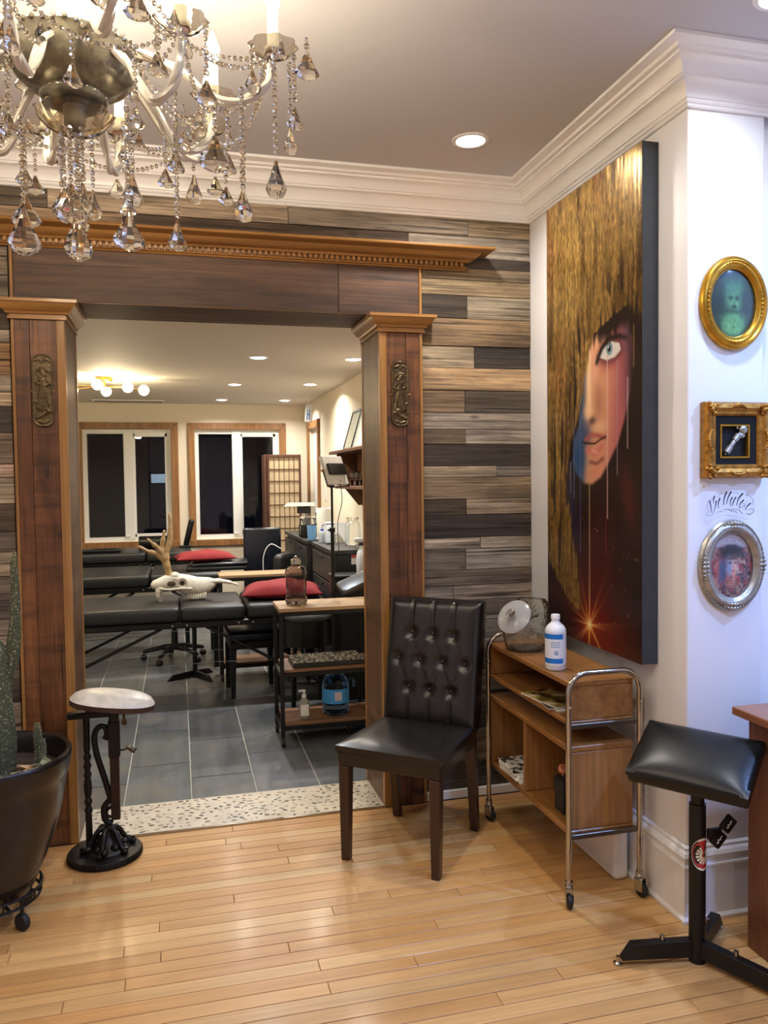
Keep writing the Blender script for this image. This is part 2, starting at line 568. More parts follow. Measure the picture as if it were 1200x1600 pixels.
def seg_d(px, py, pts):
    d = np.full(px.shape, 1e9)
    for (ax, ay), (bx, by) in zip(pts[:-1], pts[1:]):
        ex, ey = bx - ax, by - ay
        t = np.clip(((px - ax) * ex + (py - ay) * ey) / (ex * ex + ey * ey + 1e-12), 0, 1)
        d = np.minimum(d, np.hypot(px - ax - ex * t, py - ay - ey * t))
    return d


def blend(img, mask, col):
    for k in range(3):
        img[..., k] = img[..., k] * (1 - mask) + col[k] * mask
# ================================================================ STRUCTURE
XR = 1.665      # white recess wall
YW = 3.604      # plank backing
YB = 8.60       # window wall
XB = 1.37       # back room right wall
ZC, ZB = 2.90, 2.345
XL = -2.6

# ---- floors
fl = struct(MB().box(XL, 3.3, -2.6, 3.575, -0.06, -0.0135).build('floor', MAT['subfloor']))
pal = ['d4a873', 'cfa06a', 'd6ac78', 'cb9a64', 'd2a56f', 'd8b07c', 'c8965f', 'd0a069', 'cd9b64', 'd5a974']
W = 0.0605
rest = MB(); rest_cols = []
y1 = 3.566; row = 0
while y1 > -2.55:
    y0 = y1 - W + 0.0030
    x = XL + random.uniform(-0.8, 0.0)
    while x < 3.28:
        L = random.choice([0.5, 0.8, 1.2, 1.6, 2.0, 2.4]) * random.uniform(0.85, 1.1)
        xa, xb = max(x, XL), min(x + L, 3.28)
        x += L
        if xb - xa < 0.03: continue
        g = 0.0008
        c = Vector(hexc(random.choice(pal))) * random.uniform(0.86, 1.04)
        c.z *= 0.84; c.y *= 0.97
        dz = random.uniform(-0.0006, 0.0)
        # how much of it the photo can see
        vis = y0 > 1.5 and xb > -0.95 + (3.57 - y0) * 0.25 and xa < 1.95
        hx, hy = (xb - xa) / 2 - g, (y1 - y0) / 2
        cx, cy = (xa + xb) / 2, (y0 + y1) / 2
        e = 0.0012
        v = [(-hx, -hy, -0.013), (hx, -hy, -0.013), (hx, hy, -0.013), (-hx, hy, -0.013),
             (-hx, -hy, -e), (hx, -hy, -e), (hx, hy, -e), (-hx, hy, -e),
             (-hx + e, -hy + e, 0), (hx - e, -hy + e, 0), (hx - e, hy - e, 0), (-hx + e, hy - e, 0)]
        f = [(8, 9, 10, 11), (0, 1, 5, 4), (1, 2, 6, 5), (2, 3, 7, 6), (3, 0, 4, 7), (4, 5, 9, 8), (5, 6, 10, 9), (6, 7, 11, 10), (7, 4, 8, 11)]
        if vis:
            o = MB().add(v, f).build('floorboard', MAT['floorboard'], fl, fix=False)
            o.location = (cx, cy, dz)
            o.color = (*c, 1)
        else:
            rest.add(v, f, TR(cx, cy, dz))
    y1 -= W
    row += 1
ro = stuff(rest.build('outer_floorboards', MAT['floorboard'], fl, fix=False))
ro.color = (*hexc('d2a36e'), 1)

# ---- stone threshold in the opening
th = MB().rbox(-0.44, 0.91, 3.578, 3.915, -0.05, 0.004, 0.002, 1).build('threshold', plain('cream_terrazzo', hexc('d6cbb4'), 0.35, var=0.12, nscale=12))
struct(th)
MB().box(-0.44, 0.91, 3.566, 3.578, -0.05, 0.006).build('metal_edge', MAT['chrome'], th)
pb = MB(); pc = []
pcols = ['6b5a48', '8d8172', '3e3830', 'b39a7c', '9c8b70', '55504a', 'c9b596', '77604a', '2f2b28']
placed = []
for k in range(900):
    cx, cy = random.uniform(-0.42, 0.89), random.uniform(3.595, 3.9)
    if any((cx - a) ** 2 + (cy - b) ** 2 < 0.024 ** 2 for a, b in placed): continue
    placed.append((cx, cy))
    n = random.choice([5, 6, 7]); a0 = random.random() * 6
    rx, ry = random.uniform(0.007, 0.019), random.uniform(0.005, 0.0105); ro_ = random.uniform(-0.7, 0.7)
    vv = []
    for i in range(n):
        an = a0 + 2 * PI * i / n
        q = random.uniform(0.75, 1.1)
        ux, uy = rx * q * math.cos(an), ry * q * math.sin(an)
        vv.append((cx + ux * math.cos(ro_) - uy * math.sin(ro_), cy + ux * math.sin(ro_) + uy * math.cos(ro_), 0.0036))
    top = [(cx + (p[0] - cx) * 0.85, cy + (p[1] - cy) * 0.85, 0.0048) for p in vv]
    pb.add(vv + top, [tuple(range(n, 2 * n))] + [(i, (i + 1) % n, n + (i + 1) % n, n + i) for i in range(n)])
    pc += [(*hexc(random.choice(pcols)), 1)] * (2 * n)
po = stuff(pb.build('pebble', MAT['print'], th, fix=False))
colour_mesh(po, pc)

# ---- tiled floor of the back room
tf = struct(MB().box(XL, XB, 3.915, YB, -0.05, -0.004).build('floor_back_room', MAT['grout']))
tile_m = NT('slate_porcelain')
v = tile_m.coords((1.2, 1.2, 1.2))
n1 = tile_m.noise(v, 2.5, 6, 0.6, 0.4)
v2 = tile_m.coords((14, 1.0, 3))
n2 = tile_m.noise(v2, 1.6, 4)
c1 = tile_m.ramp(n1, [(0.3, hexc('4b4f50')), (0.52, hexc('63676a')), (0.72, hexc('766f64'))]).outputs[0]
c2 = tile_m.ramp(n2, [(0.3, (0.8,) * 3), (0.7, (1.12,) * 3)]).outputs[0]
oi = tile_m.n('ShaderNodeObjectInfo')
c3 = tile_m.mix(1.0, tile_m.mix(1.0, c1, c2, 'MULTIPLY'), oi.outputs['Color'], 'MULTIPLY')
tile_m.set(Base_Color=c3, Roughness=0.34)
tile_m.bump(n1, 0.05, 0.002)
tw, tl = 0.315, 0.61
offs = {0: 4.21, 1: 4.45, 2: 4.21, 3: 4.50, 4: 4.26, 5: 4.4}
k = 0
xx = -0.282 - 8 * tw
while xx < XB:
    i = int(round((xx + 0.282) / tw))
    o0 = offs[(i + 1) % 6]
    ya = o0 - 2 * tl
    while ya < YB:
        xa, xb = max(xx, XL), min(xx + tw, XB)
        a, b = max(ya, 3.917), min(ya + tl, YB)
        ya += tl
        if b - a < 0.02 or xb - xa < 0.02: continue
        g = 0.0028
        o = MB().rbox(-(xb - xa) / 2 + g, (xb - xa) / 2 - g, -(b - a) / 2 + g + 0.0014, (b - a) / 2 - g - 0.0014, -0.012, 0.0, 0.0012, 1).build('tile', tile_m.mat, tf, fix=False)
        o.location = ((xa + xb) / 2, (a + b) / 2, 0.0)
        q = random.uniform(0.82, 1.15)
        o.color = (q * 1.0, q * random.uniform(0.97, 1.02), q * random.uniform(0.94, 1.05), 1)
    xx += tw

# ---- front room shell
wbk = MB()
wbk.box(XL, -0.645, YW, 3.92, 0, ZC)
wbk.box(1.11, 1.80, YW, 3.92, 0, ZC)
wbk.box(-0.645, 1.11, YW, 3.92, 2.512, ZC)
wall_back = struct(wbk.build('wall_back', plain('plank_backing', hexc('3a322b'), 0.9)))
struct(MB().box(XL - 0.1, XL, -2.7, 3.92, 0, ZC).build('wall_left', MAT['white_wall']))
struct(MB().box(XL - 0.1, 3.4, -2.7, -2.6, 0, ZC).build('wall_front', MAT['white_wall']))
struct(MB().rbox(XR, 1.965, 2.36, 3.62, 0, ZC, 0.008, 3).build('wall_right', MAT['white_wall'], smooth=True))
struct(MB().box(1.955, 3.3, 2.395, 2.5, 0, ZC).build('wall_alcove', MAT['white_wall']))
struct(MB().box(3.3, 3.4, -2.7, 2.5, 0, ZC).build('wall_far_right', MAT['white_wall']))
struct(MB().box(XL - 0.1, 3.4, -2.7, 3.92, ZC, ZC + 0.1).build('ceiling', MAT['ceiling']))

crown = [(0, 2.748), (0.010, 2.748), (0.013, 2.752), (0.013, 2.758), (0.018, 2.760), (0.021, 2.765), (0.021, 2.771), (0.026, 2.773),
         (0.028, 2.782), (0.034, 2.797), (0.045, 2.810), (0.058, 2.817), (0.066, 2.818), (0.066, 2.826), (0.072, 2.828), (0.076, 2.838), (0.086, 2.852),
         (0.102, 2.862), (0.112, 2.864), (0.112, 2.872), (0.128, 2.874), (0.134, 2.882), (0.150, 2.886), (0.165, 2.888), (0.165, 2.8995), (0, 2.8995)]
struct(MB().sweep(crown, [(XL, 3.592), (XR, 3.592), (XR, 2.36), (3.3, 2.36)], [(0, -1), (-1, -1), (-1, -1), (0, -1)]).build('trim_1', MAT['white_trim'], smooth=True, ang=25))
base_prof = [(0.001, 0), (0.026, 0), (0.028, 0.012), (0.020, 0.022), (0.020, 0.185), (0.024, 0.190), (0.024, 0.197), (0.015, 0.205), (0.019, 0.222), (0.024, 0.228), (0.018, 0.240), (0.009, 0.247), (0.011, 0.256), (0.001, 0.262)]
struct(MB().sweep(base_prof, [(XR, 3.585), (XR, 2.36), (3.3, 2.36)], [(-1, 0), (-1, -1), (0, -1)]).build('baseboard_right', MAT['white_trim'], smooth=True, ang=25))
struct(MB().rbox(1.115, XR - 0.02, 3.573, 3.59, 0, 0.042, 0.003, 1).build('baseboard_back', MAT['white_trim']))

# ---- reclaimed planks on the back wall


def plank(xa, xb, za, zb, col):
    g = 0.0011
    hx, hz = (xb - xa) / 2 - g, (zb - za) / 2 - g
    t = random.uniform(0.010, 0.0165)
    o = MB().rbox(-hx, hx, -t, 0, -hz, hz, 0.0012, 1).build('plank', MAT['plank'], wall_back, fix=False)
    o.location = ((xa + xb) / 2, YW, (za + zb) / 2)
    c = hexc(col)
    o.color = (c[0] * 1.06, c[1] * 1.01, c[2] * 0.95, 1)


zr = [2.765, 2.671, 2.57, 2.522, 2.466, 2.393, 2.285, 2.156, 2.054, 1.949, 1.844, 1.765, 1.695, 1.591, 1.539, 1.435, 1.359, 1.251, 1.196, 1.096, 1.023,
      0.949, 0.872, 0.768, 0.715, 0.610, 0.505, 0.430, 0.325, 0.270, 0.165, 0.090, 0.0]
cols = {2: ['4b443f'], 3: ['857867'], 4: ['9a8a70'], 5: ['3e352e', 1.341, '8f8778'], 6: ['86735b'], 7: ['ab9f8b', 1.376, '3f3a36'], 8: ['b39b7c'],
        9: ['84725d', 1.328, '585048'], 10: ['9a938a'], 11: ['6b5f50', 1.328, 'a39c94'], 12: ['403832'], 13: ['b1a58f', 1.486, '77726c'], 14: ['8b7c66'],
        15: ['54483a', 1.33, '9c8e7c'], 16: ['3e3530'], 17: ['c0b6a6', 1.40, 'aaa294'], 18: ['7d766a', 1.325, '9a958c'], 19: ['6e6459'], 20: ['8e867c', 1.26, 'a09486'],
        21: ['7a7064'], 22: ['4e4740', 1.42, '8a8276'], 23: ['b5aa98', 1.3, '958d80'], 24: ['5d564e'], 25: ['6e6860'], 26: ['8a8278', 1.36, '5a534c'], 27: ['45403b'],
        28: ['5e5850', 1.29, '6d665c'], 29: ['7d7266'], 30: ['4b4641', 1.4, '3b3733'], 31: ['56514a']}
for i in range(2, len(zr) - 1):
    c = cols[i]
    if len(c) == 1:
        plank(1.112, XR, zr[i + 1], zr[i], c[0])
    else:
        plank(1.112, c[1], zr[i + 1], zr[i], c[0]); plank(c[1], XR, zr[i + 1], zr[i], c[2])
for seq, i in ([(XL, '857c70', -1.5, '6f675c', -0.497, 'b3a494', 0.50, '8d857c', 1.35, 'a39680', XR), 0], [(XL, '9a8f80', -1.2, 'a58f78', -0.2, '5a4a3c', 1.057, 'a09a92', XR), 1]):
    for q in range(0, len(seq) - 2, 2):
        plank(seq[q], seq[q + 2], zr[i + 1], zr[i], seq[q + 1])
zl = [2.57, 2.529, 2.464, 2.386, 2.262, 2.165, 2.111, 2.043, 1.98, 1.909, 1.851, 1.744, 1.615, 1.559, 1.451, 1.337, 1.25, 1.15, 1.05, 0.97, 0.90, 0.80, 0.72, 0.62, 0.52, 0.42, 0.34, 0.24, 0.14, 0.0]
cl = ['7d7468', '7d7468', '857b6c', '6f675c', '4a3f34', 'a09788', 'a07f54', '8a6f4e', 'a39c92', 'b9a892', '4a4540', '75695c', 'c4ac9c', '99907f', '5a4f44', '6a6158', 'a79a86', '6d635a', '5d554e', '8f8578', 'a89e90', '6b6358',
      '4c4640', '857b6e', '968b7c', '6d655c', '544d47', '8a8074', '6a625a']
for i in range(len(zl) - 1):
    xs = [-0.655, -0.655 - random.uniform(0.25, 0.9)]
    while xs[-1] > XL: xs.append(xs[-1] - random.uniform(0.4, 1.1))
    xs[-1] = XL
    for q in range(len(xs) - 1):
        if xs[q] - xs[q + 1] > 0.02:
            plank(xs[q + 1], xs[q], zl[i + 1], zl[i], cl[i] if q == 0 else random.choice(cl))

# ---- back room shell
wl = MB()
wz0, wz1 = 0.93, 2.08
wl.box(XL, -0.925, YB, YB + 0.16, 0, ZB)
wl.box(-0.06, 0.18, YB, YB + 0.16, 0, ZB)
wl.box(1.06, XB, YB, YB + 0.16, 0, ZB)
for a, b in ((-0.925, -0.06), (0.18, 1.06)):
    wl.box(a, b, YB, YB + 0.16, 0, wz0); wl.box(a, b, YB, YB + 0.16, wz1, ZB)
struct(wl.build('wall_window', MAT['cream_wall']))
rw = MB()
rw.box(XB, XB + 0.12, 3.92, 7.90, 0, ZB); rw.box(XB, XB + 0.12, 8.46, YB + 0.16, 0, ZB); rw.box(XB, XB + 0.12, 7.90, 8.46, 2.07, ZB)
struct(rw.build('wall_back_room_right', MAT['cream_wall']))
struct(MB().box(XL - 0.1, XL, 3.92, YB + 0.16, 0, ZB).build('wall_back_room_left', MAT['cream_wall']))
inn = MB(); inn.box(XL, -0.45, 3.92, 3.95, 0, ZB); inn.box(0.925, XB, 3.92, 3.95, 0, ZB); inn.box(-0.45, 0.925, 3.92, 3.95, 2.30, ZB)
struct(inn.build('wall_partition', MAT['cream_wall']))
struct(MB().box(XL - 0.1, XB + 0.12, 3.93, YB + 0.16, ZB, ZB + 0.1).build('ceiling_back_room', MAT['ceiling_back']))
struct(MB().rbox(XL, 1.0, YB - 0.014, YB, 0, 0.10, 0.003, 1).build('baseboard_window', MAT['white_trim']))
# ceiling air vent
vt = thing('ceiling_vent', 'long white slotted air vent on the back room ceiling', 'vent', (-0.45, 8.28, ZB))
MB().rbox(-0.34, 0.34, -0.05, 0.05, -0.012, -0.001, 0.003, 1).build('vent_frame', MAT['white_trim'], vt)
for q in (-0.02, 0.012):
    MB().box(-0.32, 0.32, q, q + 0.012, -0.016, -0.012).build('slot', MAT['black_plastic'], vt)


def window(name, x0, x1, xm0, xm1, sash):
    c0, c1 = x0 - 0.068, x1 + 0.072
    zt, zb = 2.148, 0.862
    y = YB
    root = struct(MB().box(x0, x0 + 0.04, y + 0.03, y + 0.11, wz0, wz1).box(x1 - 0.04, x1, y + 0.03, y + 0.11, wz0, wz1)
                  .box(x0 + 0.04, x1 - 0.04, y + 0.03, y + 0.11, wz1 - 0.045, wz1).box(x0 + 0.04, x1 - 0.04, y + 0.03, y + 0.11, wz0, wz0 + 0.045)
                  .build(name, MAT['vinyl_white']))
    wd = MAT['window_wood']

    def casing(poly, nm='casing_board'):
        o = MB().prism(poly, 0, 0.026, M=TR(0, y - 0.001, 0) @ RX(PI / 2)).build(nm, wd, root, bev=0.004)
        return o
    t = 0.068
    casing([(c0, zb), (x0, zb), (x0, zt - t), (c0, zt)])
    casing([(x1, zb), (c1, zb), (c1, zt), (x1, zt - t)])
    casing([(c0, zt), (x0, zt - t), (x1, zt - t), (c1, zt)])
    MB().rbox(c0, c1, y - 0.045, y - 0.001, zb, wz0 - 0.002, 0.004, 1).build('window_sill', wd, root)
    MB().rbox(xm0 + 0.012, xm1 - 0.008, y + 0.018, y + 0.10, wz0 + 0.02, wz1 - 0.02, 0.006, 2).build('mullion', MAT['vinyl_white'], root)
    s = MB()
    a, b = (xm1 - 0.02, x1 - 0.036)
    for (p, q, r_, w_) in ((a, a + 0.028, wz0 + .03, wz1 - .03), (b - 0.028, b, wz0 + .03, wz1 - .03)):
        s.box(p, q, y + 0.028, y + 0.075, r_, w_)
    s.box(a, b, y + 0.028, y + 0.075, wz1 - 0.075, wz1 - 0.04); s.box(a, b, y + 0.028, y + 0.075, wz0 + 0.04, wz0 + 0.075)
    s.build('sash', MAT['vinyl_white'], root, bev=0.003)
    MB().box(x0 + 0.035, xm0 + 0.03, y + 0.06, y + 0.066, wz0 + 0.03, wz1 - 0.03).build('pane', MAT['pane'], root)
    MB().box(xm1 - 0.03, x1 - 0.04, y + 0.052, y + 0.058, wz0 + 0.04, wz1 - 0.05).build('pane', MAT['pane'], root)
    h = MB().rbox(xm0 + 0.02, xm0 + 0.06, y + 0.005, y + 0.02, wz0 + 0.045, wz0 + 0.06, 0.004, 2)
    h.build('latch', MAT['white_plastic'], root)
    return root


window('window_1', -0.925, -0.06, -0.545, -0.425, True)
window('window_2', 0.18, 1.06, 0.553, 0.666, True)

# ---- white door with wood casing at the end of the right wall
d = struct(MB().rbox(XB + 0.03, XB + 0.07, 7.905, 8.455, 0.005, 2.065, 0.003, 1).build('door_1', MAT['white_trim']))
for z0, z1 in ((0.2, 0.95), (1.1, 1.9)):
    MB().rbox(XB + 0.022, XB + 0.031, 8.0, 8.36, z0, z1, 0.006, 2).build('door_panel', MAT['white_trim'], d)
for poly in ([(7.90, 0), (7.965, 0), (7.965, 2.04), (7.83, 2.135), (7.83, 0)],):
    pass
cs = [[(7.825, 0), (7.90, 0), (7.90, 2.07), (7.825, 2.145)], [(8.46, 0), (8.535, 0), (8.535, 2.145), (8.46, 2.07)], [(7.825, 2.145), (7.90, 2.07), (8.46, 2.07), (8.535, 2.145)]]
for c in cs:
    # polygon in (y, z) extruded along -x
    MB().add([(XB - 0.024, p[0], p[1]) for p in c] + [(XB + 0.001, p[0], p[1]) for p in c],
             [(0, 1, 2, 3), (7, 6, 5, 4)] + [(k, (k + 1) % 4, 4 + (k + 1) % 4, 4 + k) for k in range(4)]).build('casing_board', MAT['window_wood'], d, bev=0.004)

# ---- pot lights


def pot(i, p, back, label):
    x, y, z, w, col = p
    t = thing('pot_light', label, 'ceiling light', (x, y, z), 0, 'back room pot lights' if back else 'front room pot lights')
    r = 0.050 if back else 0.056
    MB().lathe([(r, -0.002), (r + 0.004, -0.006), (r + 0.018, -0.004), (r + 0.02, -0.0002), (r, -0.0002)], 32).build('trim_ring', MAT['white_plastic'], t, smooth=True)
    MB().lathe([(0.0001, -0.011), (r * 0.6, -0.0095), (r, -0.0035), (r, -0.001), (0.0001, -0.001)], 32).build('lens', emit('pot_lens_%d%d' % (back, i), col, 14), t, smooth=True)
    ld = bpy.data.lights.new('pot_lamp', 'AREA')
    ld.shape = 'DISK'; ld.size = r * 1.8; ld.energy = w; ld.color = col; ld.spread = math.radians(150)
    lo = bpy.data.objects.new('pot_lamp', ld); COL.objects.link(lo)
    lo.parent = t; lo.location = (0, 0, -0.014)


lf = ['glowing pot light in the front ceiling near the plank wall corner', 'pot light in the ceiling close to the white pier', 'pot light in the front ceiling behind the chandelier toward the viewer',
      'added blue fill light over the wooden cabinet side', 'pot light over the left front of the room', 'pot light over the left plank wall', 'pot light at the rear of the front room', 'added blue fill light at the far right of the front room']
for i, p in enumerate(POTS_FRONT): pot(i, p, 0, lf[i])
lb = ['bluish white pot light nearest the beam in the back room', 'pot light partly behind the right column capital in the back room', 'middle pot light of the left row in the back room', 'middle pot light of the right row in the back room',
      'pot light just before the windows in the left row', 'pot light just before the windows in the right row', 'pot light over the left part of the back room', 'pot light deep left in the back room']
for i, p in enumerate(POTS_BACK): pot(i, p, 1, lb[i])

# ================================================================ COLUMNS, BEAM, CORNICE


def column(label, xa, xb, inner):
    """xa<xb front face; inner=+1 if the opening is on the right side"""
    t = thing('wooden_column', label, 'column', ((xa + xb) / 2, 3.745, 0.0))
    ox, oy = -(xa + xb) / 2, -3.745
    M = TR(ox, oy, 0)
    zt = 2.285
    yf = 3.572
    in0, in1 = (xb - 0.034, xb) if inner > 0 else (xa, xa + 0.034)
    out0, out1 = (xa, xa + 0.013) if inner > 0 else (xb - 0.013, xb)
    f0, f1 = (out1, in0) if inner > 0 else (in1, out0)
    mid = f0 + (f1 - f0) * (0.36 if inner > 0 else 0.58)
    MB(M).rbox(f0, mid - 0.0006, yf, yf + 0.03, 0.0, zt, 0.0015, 1).build('front_board', MAT['column'], t)
    MB(M).rbox(mid + 0.0006, f1, yf - 0.001, yf + 0.03, 0.0, zt, 0.0015, 1).build('front_board', MAT['column'], t)
    MB(M).rbox(in0, in1, yf - 0.004, yf + 0.03, 0, zt, 0.003, 2).build('corner_trim', MAT['orange_trim_z'], t)
    MB(M).rbox(out0, out1, yf - 0.004, yf + 0.032, 0, zt, 0.003, 2).build('edge_trim', MAT['orange_trim_z'], t)
    ib = (xb - 0.02, xb) if inner > 0 else (xa, xa + 0.02)
    MB(M).rbox(ib[0], ib[1], yf + 0.031, 3.905, 0, zt, 0.002, 1).build('jamb_board', MAT['column_side'], t)
    eb = (xb - 0.02, xb + 0.004) if inner > 0 else (xa - 0.004, xa + 0.02)
    MB(M).rbox(eb[0], eb[1], 3.906, 3.935, 0, zt, 0.003, 2).build('rear_trim', MAT['orange_trim_z'], t)
    prof = [(0.0005, 2.207), (0.010, 2.207), (0.010, 2.217), (0.006, 2.219), (0.006, 2.226), (0.016, 2.228), (0.019, 2.236), (0.030, 2.243), (0.041, 2.256), (0.046, 2.268), (0.054, 2.270), (0.054, 2.283), (0.0005, 2.283)]
    if inner > 0:
        path = [(xa, 3.60), (xa, yf - 0.004), (xb, yf - 0.004), (xb, 3.92)]; outs = [(-1, 0), (-1, -1), (1, -1), (1, 0)]
    else:
        path = [(xa, 3.92), (xa, yf - 0.004), (xb, yf - 0.004), (xb, 3.60)]; outs = [(-1, 0), (-1, -1), (1, -1), (1, 0)]
    MB(M).sweep(prof, path, outs).build('capital', MAT['orange_trim'], t, smooth=True, ang=20)
    # core behind the boards
    MB(M).box(xa + 0.021, xb - 0.021, 3.604, 3.90, 0.0, zt).build('core', MAT['beam'], t)
    return t


column('left reclaimed wood column of the opening, beside the potted cactus', -0.648, -0.440, 1)
column('right reclaimed wood column of the opening, behind the tufted chair', 0.905, 1.112, -1)

t = thing('wooden_beam', 'dark reclaimed wood lintel beam across the opening', 'beam', (0.232, 3.745, 2.287))
M = TR(-0.232, -3.745, -2.287)
for a, b, zz0, zz1 in ((-0.634, 0.72, 2.287, 2.512), (0.7215, 1.099, 2.287, 2.512)):
    MB(M).rbox(a, b, 3.578, 3.603, zz0, zz1, 0.002, 1).build('face_board', MAT['beam'], t)
MB(M).rbox(-0.44, 0.905, 3.5765, 3.583, 2.2855, 2.2868, 0.0005, 1).build('edge_strip', MAT['orange_trim'], t)
MB(M).rbox(-0.46, 0.92, 3.604, 3.93, 2.2872, 2.312, 0.003, 1).build('soffit_board', MAT['beam'], t)
MB(M).rbox(-0.648, -0.6345, 3.572, 3.603, 2.287, 2.512, 0.003, 1).build('end_trim', MAT['orange_trim_z'], t)
MB(M).rbox(1.0995, 1.112, 3.572, 3.603, 2.287, 2.512, 0.003, 1).build('end_trim', MAT['orange_trim_z'], t)

t = thing('dentil_cornice', 'honey wood cornice shelf with dentil moulding above the beam', 'cornice', (0.232, 3.60, 2.505))
M = TR(-0.232, -3.60, -2.505)
xa, xb, yy = -0.86, 1.318, 3.577
path = [(xa, 3.60), (xa, yy), (xb, yy), (xb, 3.60)]; outs = [(-1, 0), (-1, -1), (1, -1), (1, 0)]
MB(M).sweep([(0, 2.503), (0.008, 2.503), (0.011, 2.507), (0.008, 2.511), (0.014, 2.513), (0.016, 2.518), (0, 2.518)], path, outs).build('lower_bead', MAT['orange_trim'], t, smooth=True, ang=30)
MB(M).sweep([(0, 2.5182), (0.004, 2.5182), (0.004, 2.5378), (0, 2.5378)], path, outs).build('dentil_band', MAT['orange_trim'], t)
de = MB(M)
x = xa
while x < xb:
    de.rbox(x, x + 0.0135, yy - 0.024, yy - 0.0035, 2.5190, 2.5370, 0.0015, 1)
    x += 0.0245
de.build('dentil_row', MAT['orange_trim'], t)
MB(M).sweep([(0, 2.538), (0.024, 2.538), (0.027, 2.542), (0.030, 2.546), (0.045, 2.551), (0.058, 2.562), (0.066, 2.572), (0.072, 2.574), (0, 2.574)], path, outs).build('cove_moulding', MAT['orange_trim'], t, smooth=True, ang=30)
MB(M).sweep([(0, 2.5743), (0.108, 2.5743), (0.116, 2.578), (0.118, 2.583), (0.116, 2.588), (0.110, 2.591), (0, 2.591)], path, outs).build('shelf_board', MAT['orange_trim'], t, smooth=True, ang=30)

# ---- bronze relief plaques on the columns


def plaque(label, cx, cz, mir):
    t = thing('bronze_plaque', label, 'plaque', (cx, 3.567, cz), 0, 'bronze relief plaques')
    hw, hh = 0.042, 0.150
    nx, nz = 40, 120
    us = np.linspace(-1, 1, nx + 1); ws = np.linspace(-1, 1, nz + 1)
    U, Wd = np.meshgrid(us, ws)
    Xp, Zp = U * hw, Wd * hh
    # rounded-rectangle edge
    r = 0.034
    qx = np.abs(Xp) - (hw - r); qz = np.abs(Zp) - (hh - r)
    sd = np.hypot(np.maximum(qx, 0), np.maximum(qz, 0)) + np.minimum(np.maximum(qx, qz), 0) - r
    h = 0.004 + 0.003 * np.exp(-((sd + 0.004) / 0.0025) ** 2)
    strokes = [([(0.0, .075), (0.004, .062)], .011, .006), ([(-.012, .088), (.004, .092), (.020, .078)], .006, .004), ([(-.02, .08), (-.006, .09)], .004, .004),
               ([(-.004, .05), (.004, .02)], .014, .006), ([(.008, .05), (.028, .028), (.012, .018)], .005, .005), ([(-.012, .05), (-.026, .03), (-.004, .022)], .005, .005),
               ([(0.0, .012), (-.008, -.03), (-.016, -.07)], .013, .005), ([(.006, .01), (.006, -.03), (-.002, -.08)], .009, .005), ([(.012, .0), (.02, -.04), (.028, -.075)], .005, .004),
               ([(-.03, -.045), (-.012, -.06), (.004, -.05)], .005, .004), ([(.014, -.078), (.020, -.086)], .009, .006), ([(.012, -.09), (-.006, -.105), (-.026, -.112)], .007, .006),
               ([(.016, -.095), (.034, -.085)], .005, .005), ([(-.02, -.128), (0, -.135), (.02, -.126)], .005, .004), ([(-.03, .12), (-.01, .128), (0, .115), (.01, .128), (.03, .12)], .003, .003)]
    for pts, w, hgt in strokes:
        dd = seg_d(Xp * mir, Zp, pts)
        h = np.maximum(h, 0.004 + hgt * np.sqrt(np.clip(1 - (dd / w) ** 2, 0, 1)))
    h += 0.0012 * (vnoise(Xp * 260 + 50, Zp * 260 + 50, 3) - 0.5)
    h = np.where(sd > 0, 0, h)
    inside = sd <= 0.0008
    mb = MB()
    idx = -np.ones(Xp.shape, int)
    for j in range(nz + 1):
        for i in range(nx + 1):
            if inside[j, i]:
                idx[j, i] = len(mb.v)
                mb.v.append((Xp[j, i], -h[j, i], Zp[j, i]))
    for j in range(nz):
        for i in range(nx):
            q = (idx[j, i], idx[j, i + 1], idx[j + 1, i + 1], idx[j + 1, i])
            if min(q) >= 0: mb.f.append(q)
    mb.build('relief', MAT['bronze'], t, smooth=True, ang=180, fix=False)
    pl = []
    for k in range(40):
        a = 2 * PI * k / 40
        sx, sz = (1 if math.cos(a) > 0 else -1), (1 if math.sin(a) > 0 else -1)
        pl.append((sx * (hw - r) + r * math.cos(a), sz * (hh - r) + r * math.sin(a)))
    MB().prism(pl, 0, 0.0035, M=RX(PI / 2)).build('plate', MAT['bronze'], t)
    for sx in (-1, 1):
        MB().sphere((sx * (hw + 0.001), -0.003, -0.003), 0.0045, 10, 6).build('screw', MAT['brass'], t, smooth=True)


plaque('bronze relief plaque of a robed figure on the left column', -0.531, 1.917, 1)
plaque('bronze relief plaque of a dancing figure on the right column', 1.002, 1.925, -1)
# ================================================================ PAINTING ON THE RECESS WALL
t = thing('canvas_painting', 'tall canvas painting of a gold-haired face dripping down to a red starburst', 'painting', (1.632, 2.903, 0.855))
PW, PH = 0.75, 1.85
NU, NV = 200, 480
S, T_ = np.meshgrid(np.linspace(0, 1, NU + 1), np.linspace(0, 1, NV + 1))
xm, ym = S * PW, T_ * PH
img = np.zeros(S.shape + (3,))
n_big = vnoise(S * 5 + 3, T_ * 7 + 9, 1); n_fine = vnoise(S * 60, T_ * 14, 2); n_fine2 = vnoise(S * 110, T_ * 30, 5)
blend(img, np.ones(S.shape), (0.075, 0.045, 0.045))
star = (0.497, 0.956)
rd = np.hypot((S - star[0]) * PW, (T_ - star[1]) * PH)
blend(img, 0.75 * np.exp(-(rd / 0.30) ** 1.6) * (0.5 + n_big), (0.36, 0.06, 0.04))
blend(img, 0.7 * np.exp(-(np.hypot((S - 0.72) * PW, (T_ - 0.99) * PH * 1.4) / 0.2) ** 2) * (0.4 + n_big), (0.50, 0.13, 0.05))
blend(img, 0.55 * np.exp(-((S - 0.62) / 0.16) ** 2 - ((T_ - 0.80) / 0.13) ** 2), (0.27, 0.04, 0.06))
